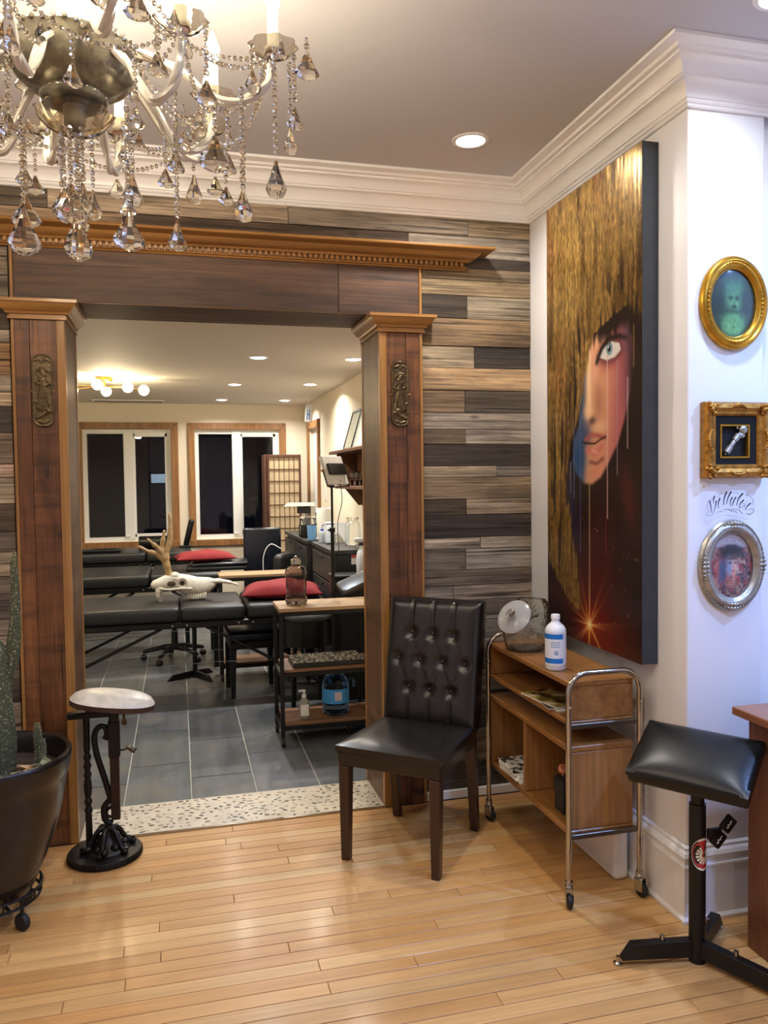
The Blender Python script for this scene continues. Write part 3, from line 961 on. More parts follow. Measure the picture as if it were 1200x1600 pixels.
blend(img, 0.55 * np.exp(-((S - 0.88 - (T_ - .67) * .5) / 0.07) ** 2 - ((T_ - 0.675) / 0.07) ** 2), (0.42, 0.13, 0.16))
blend(img, 0.5 * np.exp(-((S - 0.30 - (T_ - .7) * .5) / 0.06) ** 2 - ((T_ - 0.70) / 0.12) ** 2), (0.13, 0.15, 0.34))
# face
face = [(.47, .30), (.90, .30), (.93, .40), (.90, .47), (.85, .52), (.79, .565), (.70, .605), (.62, .635), (.53, .650), (.44, .648), (.36, .63), (.31, .60), (.33, .55), (.38, .52), (.41, .48), (.43, .43)]
sd = poly_sdf(xm, ym, [(a * PW, b * PH) for a, b in face])
fm = sstep(0.012, -0.012, sd)
fc = np.zeros(img.shape)
blend(fc, np.ones(S.shape), (0.80, 0.57, 0.43))
blend(fc, sstep(0.62, 0.82, S + (T_ - .5) * .2), (0.66, 0.36, 0.37))
blend(fc, sstep(0.78, 0.92, S - (T_ - .45) * .3), (0.36, 0.22, 0.28))
blend(fc, 0.8 * sstep(0.505, 0.42, S + (T_ - .45) * 0.15), (0.09, 0.24, 0.42))
blend(fc, 0.7 * np.exp(-((S - .47) / .06) ** 2 - ((T_ - .535) / .035) ** 2), (0.10, 0.20, 0.36))
blend(fc, 0.8 * np.exp(-((S - .40) / .07) ** 2 - ((T_ - .60) / .05) ** 2), (0.10, 0.25, 0.42))
blend(fc, 0.7 * np.exp(-((S - .68) / .16) ** 2 - ((T_ - .395) / .022) ** 2), (0.62, 0.30, 0.30))
blend(fc, 0.7 * np.exp(-((S - .56) / .05) ** 2 - ((T_ - .40) / .05) ** 2), (0.88, 0.66, 0.52))
blend(fc, 0.85 * np.exp(-((S - .495) / .028) ** 2) * sstep(.34, .38, T_) * sstep(.52, .495, T_), (0.93, 0.80, 0.63))
blend(fc, 0.55 * np.exp(-((S - .60) / .05) ** 2 - ((T_ - .475) / .04) ** 2), (0.55, 0.35, 0.30))
blend(fc, 0.9 * np.exp(-((S - .49) / .05) ** 2 - ((T_ - .493) / .018) ** 2), (0.90, 0.72, 0.55))
blend(fc, 0.9 * np.exp(-((S - .535) / .035) ** 2 - ((T_ - .515) / .008) ** 2), (0.20, 0.10, 0.10))
blend(fc, 0.6 * np.exp(-((S - .60) / .09) ** 2 - ((T_ - .527) / .014) ** 2), (0.88, 0.70, 0.55))
for pts, w, c, a in (([(.46, .553), (.52, .543), (.57, .546), (.66, .552)], .010, (0.62, 0.30, 0.28), .9), ([(.48, .575), (.56, .585), (.63, .570)], .017, (0.74, 0.42, 0.38), .9),
                     ([(.53, .578), (.58, .582)], .008, (0.86, 0.60, 0.52), .8), ([(.43, .558), (.50, .562), (.56, .563), (.62, .555), (.67, .551)], .004, (0.14, 0.05, 0.06), .95),
                     ([(.50, .602), (.58, .606), (.64, .596)], .009, (0.38, 0.18, 0.18), .7)):
    d_ = seg_d(xm, ym, [(p * PW, q * PH) for p, q in pts])
    blend(fc, a * np.exp(-(d_ / w) ** 2), c)
blend(fc, 0.6 * np.exp(-((S - .56) / .08) ** 2 - ((T_ - .627) / .016) ** 2), (0.80, 0.47, 0.42))
# eye
eye = [(.60, .383), (.65, .366), (.72, .357), (.80, .366), (.815, .380), (.76, .392), (.68, .394)]
es = poly_sdf(xm, ym, [(a * PW, b * PH) for a, b in eye])
blend(fc, 0.8 * np.exp(-((np.maximum(es, 0)) / 0.02) ** 2), (0.36, 0.17, 0.20))
blend(fc, sstep(0.004, -0.004, es), (0.80, 0.78, 0.76))
ir = np.hypot((S - .705) * PW, (T_ - .372) * PH)
blend(fc, sstep(0.026, 0.021, ir) * (es < 0.003), (0.42, 0.54, 0.58))
blend(fc, sstep(0.012, 0.009, ir) * (es < 0.003), (0.04, 0.05, 0.06))
blend(fc, sstep(0.005, 0.003, np.hypot((S - .695) * PW, (T_ - .368) * PH)), (0.95, 0.95, 0.95))
d_ = seg_d(xm, ym, [(p * PW, q * PH) for p, q in ((.58, .392), (.63, .366), (.70, .350), (.80, .352), (.86, .36))])
blend(fc, 0.95 * np.exp(-(d_ / 0.011) ** 2), (0.05, 0.03, 0.04))
d_ = seg_d(xm, ym, [(p * PW, q * PH) for p, q in ((.62, .350), (.70, .335), (.80, .318))])
blend(fc, 0.9 * np.exp(-(d_ / 0.008) ** 2), (0.55, 0.40, 0.42))
blend(fc, 0.35 * sstep(.45, .75, n_fine) * sstep(.78, .9, S), (0.5, 0.4, 0.46))
fm = fm * sstep(.325, .36, T_ + 0.03 * (n_fine - .5))
for k in range(3): img[..., k] = img[..., k] * (1 - fm) + fc[..., k] * fm
# dark hair over the face edge
hair = sstep(.86, .93, S + .05 * (n_fine - .5)) * sstep(.30, .36, T_) * sstep(.66, .5, T_)
blend(img, 0.8 * hair, (0.10, 0.06, 0.07))
# gold
tl_ = np.array([0, .28, .33, .41, .485, .57, .63, .757, .86, .91, .945, .96])
sR = np.interp(T_, tl_, [1, 1, .55, .46, .385, .285, .265, .30, .385, .44, .475, .47])
sL = np.interp(T_, [0, .78, .84, .907, .945, .96], [-.05, -.05, .04, .227, .43, .47])
edge = 0.035 * (n_fine - .5) + 0.03 * (n_fine2 - .5)
left = sstep(-.012, .012, sR + edge * 1.2 - S) * sstep(-.012, .012, S - sL + edge)
dr1 = vnoise(S[0] * 16 + 7, S[0] * 0 + 1.5, 8); dr2 = vnoise(S[0] * 45 + 3, S[0] * 0 + 4.5, 9)
tip = 0.255 + 0.085 * (dr1 ** 1.5) + 0.05 * dr2 ** 2 + 0.05 * sstep(.93, 1.0, S[0])
right = sstep(.012, -.012, T_ - tip[None, :])
g = np.maximum(left * (T_ < .962), right)
# dark slits inside the gold
slit = sstep(.74, .84, vnoise(S * 42 + 1, T_ * 9 + 2, 21)) * sstep(.20, .36, T_ + .1 * S) + 0.8 * sstep(.8, .9, vnoise(S * 30 + 8, T_ * 5, 22)) * sstep(.12, .26, T_)
g = g * (1 - np.clip(slit, 0, 1) * 0.85)
gc = np.zeros(img.shape)
blend(gc, np.ones(S.shape), (0.55, 0.43, 0.23))
blend(gc, 0.75 * sstep(.5, .85, vnoise(S * 16, T_ * 7 + 4, 31)), (0.34, 0.25, 0.13))
blend(gc, 0.55 * sstep(.5, .9, vnoise(S * 50, T_ * 8 + 14, 32)), (0.74, 0.60, 0.33))
blend(gc, 0.4 * sstep(.6, .95, vnoise(S * 7 + 5, T_ * 8, 33)), (0.52, 0.30, 0.19))
blend(gc, 0.5 * sstep(.55, .8, T_), (0.50, 0.38, 0.17))
gc *= (0.72 + 0.56 * vnoise(S * 130 + 3, T_ * 90 + 5, 55))[..., None]
blend(gc, 0.32 * sstep(.78, .92, vnoise(S * 90 + 3, T_ * 150 + 5, 56)), (0.86, 0.74, 0.46))
for k in range(3): img[..., k] = img[..., k] * (1 - g) + gc[..., k] * g
metal = g * 0.5
# drips of paint
for s_, t0, t1, w, c in ((.50, .585, .95, .0045, (.70, .58, .42)), (.685, .38, .72, .004, (.80, .66, .62)), (.875, .44, .578, .004, (.70, .62, .62)), (.78, .40, .63, .0035, (.62, .52, .58)),
                         (.33, .52, .68, .004, (.34, .42, .60)), (.40, .42, .80, .003, (.35, .38, .55)), (.29, .60, .67, .003, (.5, .55, .7)), (.67, .72, .80, .003, (.5, .12, .14)), (.93, .34, .42, .003, (.6, .48, .25))):
    d_ = seg_d(xm, ym, [(s_ * PW, t0 * PH), (s_ * PW, t1 * PH)])
    blend(img, 0.85 * np.exp(-(d_ / w) ** 2), c)
# star burst
an = np.arctan2((T_ - star[1]) * PH, (S - star[0]) * PW)
ray = np.clip(np.cos(an * 8), 0, 1) ** 6 * np.exp(-rd / 0.055) + np.clip(np.cos(an * 7 + 1), 0, 1) ** 10 * np.exp(-rd / 0.09) * 0.6
blend(img, np.clip(np.exp(-(rd / 0.06) ** 2) * 0.8, 0, 1), (0.80, 0.34, 0.12))
blend(img, np.clip(ray * 1.5, 0, 1), (0.97, 0.80, 0.42))
blend(img, np.exp(-(rd / 0.022) ** 2), (1.0, 0.93, 0.65))
for k in range(38):
    a, b = NR.uniform(.35, .98), NR.uniform(.70, .99)
    d_ = np.hypot((S - a) * PW, (T_ - b) * PH)
    blend(img, np.exp(-(d_ / NR.uniform(.002, .0045)) ** 2) * 0.7, (0.75, 0.55, 0.45))
cols4 = np.concatenate([lin(img).reshape(-1, 3), metal.reshape(-1, 1)], axis=1)
mb = MB()
rel = 0.0012 * (n_fine - .5) * g
for j in range(NV + 1):
    for i in range(NU + 1):
        mb.v.append((-0.0325 - rel[j, i], PW / 2 - S[j, i] * PW, PH * (1 - T_[j, i])))
for j in range(NV):
    for i in range(NU):
        a = j * (NU + 1) + i
        mb.f.append((a, a + NU + 1, a + NU + 2, a + 1))
pm = attr_mat('oil_paint_and_gold_leaf', 0.29, True)
o = mb.build('painted_canvas', pm.mat, t, smooth=True, ang=180, fix=False)
colour_mesh(o, cols4)
MB().box(-0.0325, 0.0315, -PW / 2, PW / 2, 0, PH).build('canvas_side', plain('grey_canvas_side', hexc('34373b'), 0.8, var=0.1), t)
o.data.transform(Matrix.Translation((-0.0008, 0, 0)))

# ================================================================ FRAMES ON THE PIER
YP = 2.360


def oval(a, b, r_prof, n=64):
    """ring swept round an ellipse; profile (outward offset, -y depth)"""
    vs_, fs_ = [], []
    m_ = len(r_prof)
    for k in range(n):
        an = 2 * PI * k / n
        c, s = math.cos(an), math.sin(an)
        nx, nz = c / a, s / b
        L = math.hypot(nx, nz); nx /= L; nz /= L
        for (d_, y_) in r_prof:
            vs_.append((a * c + nx * d_, -y_, b * s + nz * d_))
    for k in range(n):
        k2 = (k + 1) % n
        for q in range(m_):
            q2 = (q + 1) % m_
            fs_.append((k * m_ + q, k2 * m_ + q, k2 * m_ + q2, k * m_ + q2))
    return vs_, fs_


def oval_print(a, b, paintfn, dome, t, nm, y0=0.006, mat=None):
    nr, na = 46, 96
    vs_ = [(0.0, -y0 - dome, 0.0)]; uv = [(0.0, 0.0)]
    for i in range(1, nr + 1):
        for k in range(na):
            an = 2 * PI * k / na
            u, w = i / nr * math.cos(an), i / nr * math.sin(an)
            vs_.append((a * u, -y0 - dome * (1 - (i / nr) ** 2), b * w)); uv.append((u, w))
    fs_ = [(0, 1 + (k + 1) % na, 1 + k) for k in range(na)]
    for i in range(nr - 1):
        for k in range(na):
            p, q = 1 + i * na + k, 1 + i * na + (k + 1) % na
            fs_.append((p, q, q + na, p + na))
    mb_ = MB(); mb_.v = vs_; mb_.f = fs_
    o_ = mb_.build(nm, mat or MAT['print_gloss'], t, smooth=True, ang=180, fix=False)
    me_ = o_.data
    me_.flip_normals() if me_.polygons[5].normal.y > 0 else None
    uv = np.array(uv)
    c_ = paintfn(uv[:, 0], uv[:, 1])
    colour_mesh(o_, np.concatenate([lin(c_), np.ones((len(uv), 1))], axis=1))
    return o_


def E(u, w, cx, cy, rx, ry, p=2.0):
    return np.exp(-(np.abs((u - cx) / rx) ** p + np.abs((w - cy) / ry) ** p))


def paint_child(u, w):
    c = np.zeros((len(u), 3))
    blend(c, np.ones(len(u)), (0.20, 0.27, 0.29))
    blend(c, 0.6 * E(u, w, .35, .55, .35, .3), (0.30, 0.42, 0.41))
    blend(c, E(u, w, .0, -.72, .62, .40, 4), (0.50, 0.64, 0.56))          # shoulders and chest
    blend(c, E(u, w, .0, -.42, .30, .15, 4), (0.46, 0.60, 0.53))
    blend(c, 0.7 * E(u, w, -.58, -.7, .10, .3), (0.22, 0.32, 0.30))
    blend(c, 0.7 * E(u, w, .58, -.68, .10, .3), (0.22, 0.32, 0.30))
    blend(c, E(u, w, -.02, .18, .36, .42, 4), (0.38, 0.53, 0.50))         # head
    blend(c, 0.7 * E(u, w, -.08, .42, .30, .22), (0.32, 0.46, 0.45))
    blend(c, 0.7 * E(u, w, .05, -.02, .2, .2), (0.52, 0.66, 0.58))
    blend(c, 0.85 * E(u, w, -.15, .14, .09, .06), (0.12, 0.20, 0.21))     # eyes
    blend(c, 0.9 * E(u, w, .12, .14, .09, .065), (0.10, 0.17, 0.18))
    blend(c, 0.6 * E(u, w, .13, .15, .03, .02), (0.55, 0.66, 0.6))
    blend(c, 0.7 * E(u, w, .0, .02, .035, .05), (0.24, 0.36, 0.35))
    blend(c, 0.9 * E(u, w, .0, -.10, .09, .05), (0.08, 0.16, 0.17))       # mouth
    blend(c, 0.5 * E(u, w, .0, -.24, .16, .06), (0.22, 0.34, 0.33))
    blend(c, 0.8 * E(u, w, .02, -.66, .03, .025), (0.15, 0.22, 0.2))
    c *= (0.93 + 0.14 * vnoise(u * 14 + 40, w * 14 + 40, 12))[:, None]
    r_ = np.hypot(u, w)
    blend(c, 0.5 * sstep(.8, 1.0, r_), (0.10, 0.13, 0.14))
    return np.clip(c, 0, 1) ** 1.35 * 1.25 * np.array([0.84, 0.95, 0.74])


t = thing('oval_frame', 'gold oval frame with a greenish faded photograph of a small child', 'picture frame', (1.836, YP, 2.113))
v_, f_ = oval(0.100, 0.126, [(-0.012, 0.001), (0.030, 0.001), (0.032, 0.012), (0.026, 0.022), (0.016, 0.024), (0.012, 0.020), (0.004, 0.022), (-0.004, 0.018), (-0.008, 0.011), (-0.012, 0.010)], 80)
MB().add(v_, f_).build('frame_ring', MAT['gold'], t, smooth=True, ang=50)
oval_print(0.094, 0.120, paint_child, 0.010, t, 'photograph', 0.003)
for q, (a, b) in enumerate(((0, 1), (0, -1), (1, 0), (-1, 0))):
    o_ = MB()
    for k in range(-3, 4):
        an = math.atan2(b, a) + k * 0.11
        o_.sphere((0.106 * math.cos(an), -0.021, 0.133 * math.sin(an)), 0.0055 - abs(k) * 0.0007, 8, 6)
    o_.build('ornament', MAT['gold'], t, smooth=True)


def paint_lady(u, w):
    c = np.zeros((len(u), 3))
    n = vnoise(u * 7 + 30, w * 7 + 30, 40); n2 = vnoise(u * 18 + 30, w * 18 + 30, 41)
    blend(c, np.ones(len(u)), (0.68, 0.63, 0.64))
    body = sstep(.62, .52, w + .1 * n)
    blend(c, body * .9, (0.42, 0.30, 0.32))
    blend(c, body * sstep(.45, .7, n), (0.62, 0.26, 0.27))
    blend(c, body * sstep(.55, .75, n2) * .8, (0.14, 0.12, 0.18))
    blend(c, body * sstep(.6, .8, vnoise(u * 11 + 9, w * 11 + 5, 42)) * .8, (0.72, 0.62, 0.52))
    blend(c, .9 * E(u, w, -.55, -.05, .22, .5) * body, (0.75, 0.38, 0.36))
    blend(c, .9 * E(u, w, -.42, -.15, .16, .4, 3), (0.22, 0.32, 0.46))
    blend(c, E(u, w, .0, .38, .52, .16, 4), (0.10, 0.10, 0.13))            # hat
    blend(c, E(u, w, -.03, .50, .30, .12, 4), (0.13, 0.12, 0.15))
    blend(c, E(u, w, .02, -.02, .24, .30, 4), (0.82, 0.66, 0.62))          # face
    blend(c, .8 * E(u, w, -.14, -.02, .12, .28, 3), (0.42, 0.52, 0.66))
    blend(c, .7 * E(u, w, .02, .22, .28, .07), (0.16, 0.12, 0.15))
    blend(c, .9 * E(u, w, -.09, .08, .07, .025), (0.08, 0.08, 0.1))
    blend(c, .9 * E(u, w, .14, .08, .07, .025), (0.08, 0.06, 0.08))
    blend(c, .6 * E(u, w, .05, -.04, .03, .08), (0.55, 0.36, 0.36))
    blend(c, .9 * E(u, w, .05, -.16, .08, .025), (0.55, 0.14, 0.16))
    d_ = seg_d(u, w, [(.12, -.14), (.06, -.42)])
    blend(c, .9 * np.exp(-(d_ / .04) ** 2), (0.82, 0.58, 0.50))            # raised finger
    blend(c, .9 * E(u, w, -.02, -.52, .22, .14, 3), (0.76, 0.52, 0.46))
    for q in (-.46, -.53, -.60):
        d_ = seg_d(u, w, [(-.2, q + .02), (.16, q)])
        blend(c, .6 * np.exp(-(d_ / .012) ** 2), (0.35, 0.18, 0.2))
    blend(c, .7 * E(u, w, .1, .72, .34, .04, 4) * (n2 > .45), (0.45, 0.43, 0.46))
    return c


t = thing('oval_frame', 'ornate silver oval frame with a colourful portrait of a woman in a hat', 'picture frame', (1.835, YP, 1.222))
v_, f_ = oval(0.098, 0.124, [(-0.014, 0.001), (0.032, 0.001), (0.034, 0.008), (0.028, 0.016), (0.024, 0.014), (0.016, 0.024), (0.004, 0.026), (-0.006, 0.018), (-0.010, 0.012), (-0.014, 0.011)], 80)
MB().add(v_, f_).build('frame_ring', MAT['silver'], t, smooth=True, ang=50)
v_, f_ = oval(0.0, 0.0, [(0, 0)], 3) if False else ([], [])
bd = MB()
for k in range(90):
    an = 2 * PI * k / 90
    bd.sphere((0.1245 * math.cos(an), -0.016, 0.1505 * math.sin(an)), 0.0032, 6, 4)
bd.build('beaded_edge', MAT['silver'], t, smooth=True)
oval_print(0.092, 0.118, paint_lady, 0.008, t, 'portrait_print', 0.003)
for q, (a, b) in enumerate(((0, 1), (0, -1), (1, 0), (-1, 0))):
    o_ = MB()
    for k in range(-3, 4):
        an = math.atan2(b, a) + k * 0.10
        for rr in (0.0, 0.013):
            o_.sphere(((0.106 + rr) * math.cos(an), -0.024 + abs(k) * 0.001, (0.133 + rr) * math.sin(an)), 0.0075 - abs(k) * 0.0012, 8, 6)
    o_.build('ornament', MAT['silver'], t, smooth=True)

# square carved gilt frame with a tattoo machine
t = thing('gilt_frame', 'square carved gilt shadow box holding a silver tattoo machine on black', 'picture frame', (1.838, YP, 1.650))
fr = [(0.0, 0.001), (0.045, 0.001), (0.047, 0.022), (0.040, 0.034), (0.026, 0.038), (0.014, 0.030), (0.006, 0.030), (0.0, 0.024)]
ix, iz = 0.080, 0.082
vs_, fs_ = [], []
cn = [(-1, -1), (1, -1), (1, 1), (-1, 1)]
for cx, cz in cn:
    for d_, y_ in fr:
        vs_.append((cx * (ix + d_), -y_, cz * (iz + d_)))
m_ = len(fr)
for k in range(4):
    for q in range(m_):
        fs_.append((k * m_ + q, ((k + 1) % 4) * m_ + q, ((k + 1) % 4) * m_ + (q + 1) % m_, k * m_ + (q + 1) % m_))
MB().add(vs_, fs_).build('frame_moulding', MAT['gold_dark'], t)
for cx, cz in cn:
    o_ = MB()
    for k in range(16):
        a = random.uniform(0, 2 * PI); r_ = random.uniform(0, 0.022)
        o_.sphere((cx * (ix + 0.024) + r_ * math.cos(a), -0.036 - random.uniform(0, .006), cz * (iz + 0.024) + r_ * math.sin(a)), random.uniform(0.005, 0.009), 8, 6, (1, .8, 1))
    o_.build('corner_carving', MAT['gold_dark'], t, smooth=True)
for (cx, cz, ho) in ((0, 1, 1), (0, -1, 1), (1, 0, 0), (-1, 0, 0)):
    o_ = MB()
    for k in range(9):
        q = (k - 4) / 4
        w_ = 0.030 * q
        bulge = 0.010 * (1 - q * q)
        o_.sphere((cx * (ix + 0.026 + bulge) + (w_ if ho else 0), -0.037, cz * (iz + 0.026 + bulge) + (0 if ho else w_)), 0.009 - 0.004 * abs(q), 8, 6)
    o_.build('side_carving', MAT['gold_dark'], t, smooth=True)
vel = MB()
for (a, b, c_, d_) in ((-ix, ix, 0.050, iz), (-ix, ix, -iz, -0.058), (-ix, -0.062, -0.058, 0.050), (0.052, ix, -0.058, 0.050)):
    vel.box(a, b, -0.022, -0.012, c_, d_)
vel.build('velvet_mat', plain('black_velvet', hexc('060606'), 0.95), t)
MB().box(-0.06, 0.05, -0.006, -0.002, -0.058, 0.05).build('backing', plain('black_backing', hexc('0d0f0d'), 0.8), t)
fil = MB()
for (a, b, c_, d_) in ((-0.063, 0.053, 0.047, 0.053), (-0.063, 0.053, -0.061, -0.055), (-0.063, -0.057, -0.055, 0.047), (0.047, 0.053, -0.055, 0.047)):
    fil.rbox(a, b, -0.025, -0.010, c_, d_, 0.001, 1)
fil.build('gilt_fillet', MAT['gold'], t)
mt = MB()
A = Vector((-0.040, -0.016, -0.050)); B = Vector((0.022, -0.018, 0.030))
u_ = (B - A).normalized()
for f0, f1, r_ in ((0.02, 0.10, 0.0025), (0.10, 0.34, 0.011), (0.34, 0.62, 0.0085), (0.62, 0.86, 0.0115), (0.86, 1.02, 0.005)):
    mt.tube([A + u_ * f0 * 0.1, A + u_ * f1 * 0.1], r_, 12)
mt.sphere((0.030, -0.020, 0.036), 0.016, 14, 10, (1, .6, 1)).sphere((0.024, -0.018, 0.016), 0.012, 12, 8, (1.3, .6, .8)).sphere((0.008, -0.018, 0.042), 0.005, 8, 6)
mt.build('tattoo_machine', MAT['silver'], t, smooth=True)

# sticker with script lettering
t = thing('script_sticker', 'clear sticker with black script lettering between two frames', 'sticker', (1.692, YP, 1.504))
k_ = 0.0002335
cut = [(165, 520), (170, 430), (250, 220), (420, 110), (640, 80), (850, 120), (1000, 210), (1050, 400), (990, 500), (880, 530), (700, 490), (520, 465), (360, 500), (230, 575)]
cut = [(p.x, p.y) for p in spline([(a, b, 0) for a, b in cut + cut[:1]], 5)][:-1]
sm = NT('clear_sticker_film'); sm.set(Base_Color=(0.80, 0.80, 0.82), Roughness=0.25)
MB().prism([(a * k_, -b * k_) for a, b in cut], 0.0003, 0.0007, M=RX(PI / 2)).build('film', sm.mat, t)
ink = plain('black_ink', hexc('17151c'), 0.5)
strokes = [([(250, 245), (275, 330), (285, 425)], 22, 7), ([(342, 180), (320, 235), (322, 285)], 20, 9), ([(285, 255), (318, 205), (340, 185)], 4, 6), ([(366, 250), (352, 335), (305, 455)], 22, 4),
           ([(305, 455), (245, 470), (200, 450), (255, 400)], 5, 4), ([(430, 212), (400, 285), (402, 368)], 24, 8), ([(396, 200), (430, 160), (462, 140)], 3, 5), ([(545, 122), (503, 215), (490, 318)], 26, 12),
           ([(622, 120), (568, 205), (540, 305)], 26, 10), ([(645, 205), (605, 265), (608, 335)], 22, 10), ([(704, 202), (655, 275), (640, 325)], 22, 8), ([(608, 335), (640, 330), (672, 270)], 4, 4), ([(822, 150), (745, 230), (714, 328)], 28, 10),
           ([(838, 248), (778, 300), (758, 368)], 22, 9), ([(758, 368), (810, 352), (850, 318), (806, 290)], 7, 5), ([(958, 298), (885, 352), (868, 402)], 22, 9), ([(868, 402), (850, 330), (900, 270)], 3, 4), ([(885, 452), (948, 462), (1010, 420), (985, 380), (915, 402)], 10, 5),
           ([(480, 388), (560, 380), (640, 418)], 4, 8), ([(640, 380), (740, 390), (818, 452)], 4, 9), ([(560, 386), (620, 388), (722, 432)], 4, 8), ([(650, 142), (715, 135), (745, 160)], 3, 6), ([(870, 185), (940, 192), (992, 250), (998, 320)], 4, 6), ([(390, 440), (430, 405), (475, 420)], 3, 6), ([(225, 250), (215, 330), (240, 400)], 3, 4)]
for pts, w0, w1 in strokes:
    P_ = spline([(a, b, 0) for a, b in pts], 6)
    L, R_ = [], []
    for i, p in enumerate(P_):
        tv = (P_[min(i + 1, len(P_) - 1)] - P_[max(i - 1, 0)]).normalized()
        nv = Vector((-tv.y, tv.x, 0))
        w_ = (w0 + (w1 - w0) * i / (len(P_) - 1)) / 2
        L.append(p + nv * w_); R_.append(p - nv * w_)
    n = len(P_)
    vv = [(q.x * k_, -0.0009, -q.y * k_) for q in L + R_]
    MB().add(vv, [(i, i + 1, n + i + 1, n + i) for i in range(n - 1)]).build('letter_stroke', ink, t, fix=False)

# ================================================================ TUFTED CHAIR
t = thing('dining_chair', 'dark leather parsons chair with a button-tufted back by the opening', 'chair', (0.908, 3.145, 0.0), math.radians(-40.3))


def seat_top(u, w):
    x_, y_ = (u - .5) * 0.455, (w - .5) * 0.455
    e = max(abs(u - .5), abs(w - .5)) * 2
    h = 0.470 + 0.016 * (1 - e ** 5) + 0.006 * (1 - (2 * u - 1) ** 2) * (1 - (2 * w - 1) ** 2)
    tp = 1 - 0.05 * w
    return (x_ * tp, y_, h)


def seat_bot(u, w):
    tp = 1 - 0.05 * w
    return ((u - .5) * 0.455 * tp, (w - .5) * 0.455, 0.446)


MB().slab(seat_top, seat_bot, 24, 24).build('seat', MAT['leather'], t, smooth=True, ang=60)
MB().add([(-.222, -.222, .388), (.222, -.222, .388), (.211, .222, .388), (-.211, .222, .388), (-.2255, -.2255, .449), (.2255, -.2255, .449), (.2145, .2255, .449), (-.2145, .2255, .449)],
         [(3, 2, 1, 0), (4, 5, 6, 7), (0, 1, 5, 4), (1, 2, 6, 5), (2, 3, 7, 6), (3, 0, 4, 7)]).build('seat_apron', MAT['leather'], t, bev=0.008, smooth=True)
BW, BH = 0.44, 0.535
buttons = [(-.098, .39), (0.0, .388), (.098, .386), (-.155, .275), (-.053, .275), (.053, .272), (.155, .270), (-.10, .155), (0, .152), (.10, .150)]
links = [(0, 3), (0, 4), (1, 4), (1, 5), (2, 5), (2, 6), (3, 7), (4, 7), (4, 8), (5, 8), (5, 9), (6, 9)]


def lean(z): return 0.205 + 0.10 * (z / 0.55) ** 1.15


def back_front(u, w):
    x_, z_ = (u - .5) * BW, w * BH
    ex = 1 - abs(2 * u - 1) ** 8; ez = 1 - abs(2 * w - 1) ** 12
    h = 0.030 * min(ex, ez) ** 0.5
    q = 0
    for (bx_, bz) in buttons:
        q = max(q, 0.015 * math.exp(-(((x_ - bx_) ** 2 + (z_ - bz) ** 2) / 0.026 ** 2)))
    for a, b in links:
        (ax, az), (bx_, bz) = buttons[a], buttons[b]
        dx, dz_ = bx_ - ax, bz - az
        tt = min(max(((x_ - ax) * dx + (z_ - az) * dz_) / (dx * dx + dz_ * dz_), 0), 1)
        dd = math.hypot(x_ - ax - dx * tt, z_ - az - dz_ * tt)
        q = max(q, 0.0032 * math.exp(-(dd / 0.010) ** 2))
    for bx_, bz in buttons[:3]:
        if z_ > bz: q = max(q, 0.005 * math.exp(-((x_ - bx_) / 0.007) ** 2))
    for bx_, bz in buttons[7:]:
        if z_ < bz: q = max(q, 0.005 * math.exp(-((x_ - bx_) / 0.007) ** 2))
    return (x_, lean(z_) - (h - q), 0.46 + z_)


def back_back(u, w):
    x_, z_ = (u - .5) * BW, w * BH
    return (x_, lean(z_) + 0.045, 0.46 + z_)


bo = MB().slab(back_front, back_back, 72, 84).build('backrest', MAT['leather'], t, smooth=True, ang=75)
for bx_, bz in buttons:
    MB().sphere((bx_, lean(bz) - 0.0165, 0.46 + bz), 0.0085, 12, 8, (1, .6, 1)).build('button', MAT['leather'], bo, smooth=True)


def leg(x_, y_, x2, y2, z1, w1=0.046, w2=0.034):
    h1, h2 = w1 / 2, w2 / 2
    mb_ = MB().add([(x2 - h2, y2 - h2, 0), (x2 + h2, y2 - h2, 0), (x2 + h2, y2 + h2, 0), (x2 - h2, y2 + h2, 0), (x_ - h1, y_ - h1, z1), (x_ + h1, y_ - h1, z1), (x_ + h1, y_ + h1, z1), (x_ - h1, y_ + h1, z1)],
                   [(3, 2, 1, 0), (4, 5, 6, 7), (0, 1, 5, 4), (1, 2, 6, 5), (2, 3, 7, 6), (3, 0, 4, 7)])
    return mb_


for sx in (-1, 1):
    leg(sx * .196, -.196, sx * .196, -.200, .388).build('leg', MAT['espresso'], t, bev=0.004)
    leg(sx * .186, .215, sx * .186, .268, .46).build('leg', MAT['espresso'], t, bev=0.004)

# ================================================================ CHROME AND WOOD CART
t = thing('rolling_cart', 'wooden shelf cart on a chrome tube frame with casters under the painting', 'cart', (1.455, 2.93, 0))
M = TR(-1.455, -2.93, 0)
X0, X1, Y0, Y1 = 1.335, 1.590, 2.570, 3.325
w_ = MAT['cart_wood']; wz = MAT['cart_wood_z']
up = MB(M).rbox(X0 - 0.004, X1, Y0, Y1, 0.782, 0.802, 0.003, 1).build('top_board', w_, t)
MB(M).rbox(X0, X1, Y0 + 0.002, Y0 + 0.020, 0.660, 0.781, 0.002, 1).build('end_panel', w_, t)
MB(M).rbox(X0, X1, Y1 - 0.020, Y1 - 0.002, 0.660, 0.781, 0.002, 1).build('end_panel', w_, t)
MB(M).rbox(X0, X1, Y0, Y1, 0.640, 0.659, 0.003, 1).build('box_floor', w_, t)
MB(M).rbox(X1 - 0.012, X1 - 0.001, Y0 + 0.021, Y1 - 0.021, 0.660, 0.781, 0.002, 1).build('back_panel', w_, t)
MB(M).rbox(X0 - 0.002, X1, Y0, Y1, 0.545, 0.567, 0.003, 1).build('middle_shelf', w_, t)
MB(M).rbox(X0, X1, Y0 + 0.002, Y0 + 0.022, 0.262, 0.544, 0.002, 1).build('end_panel', wz, t)
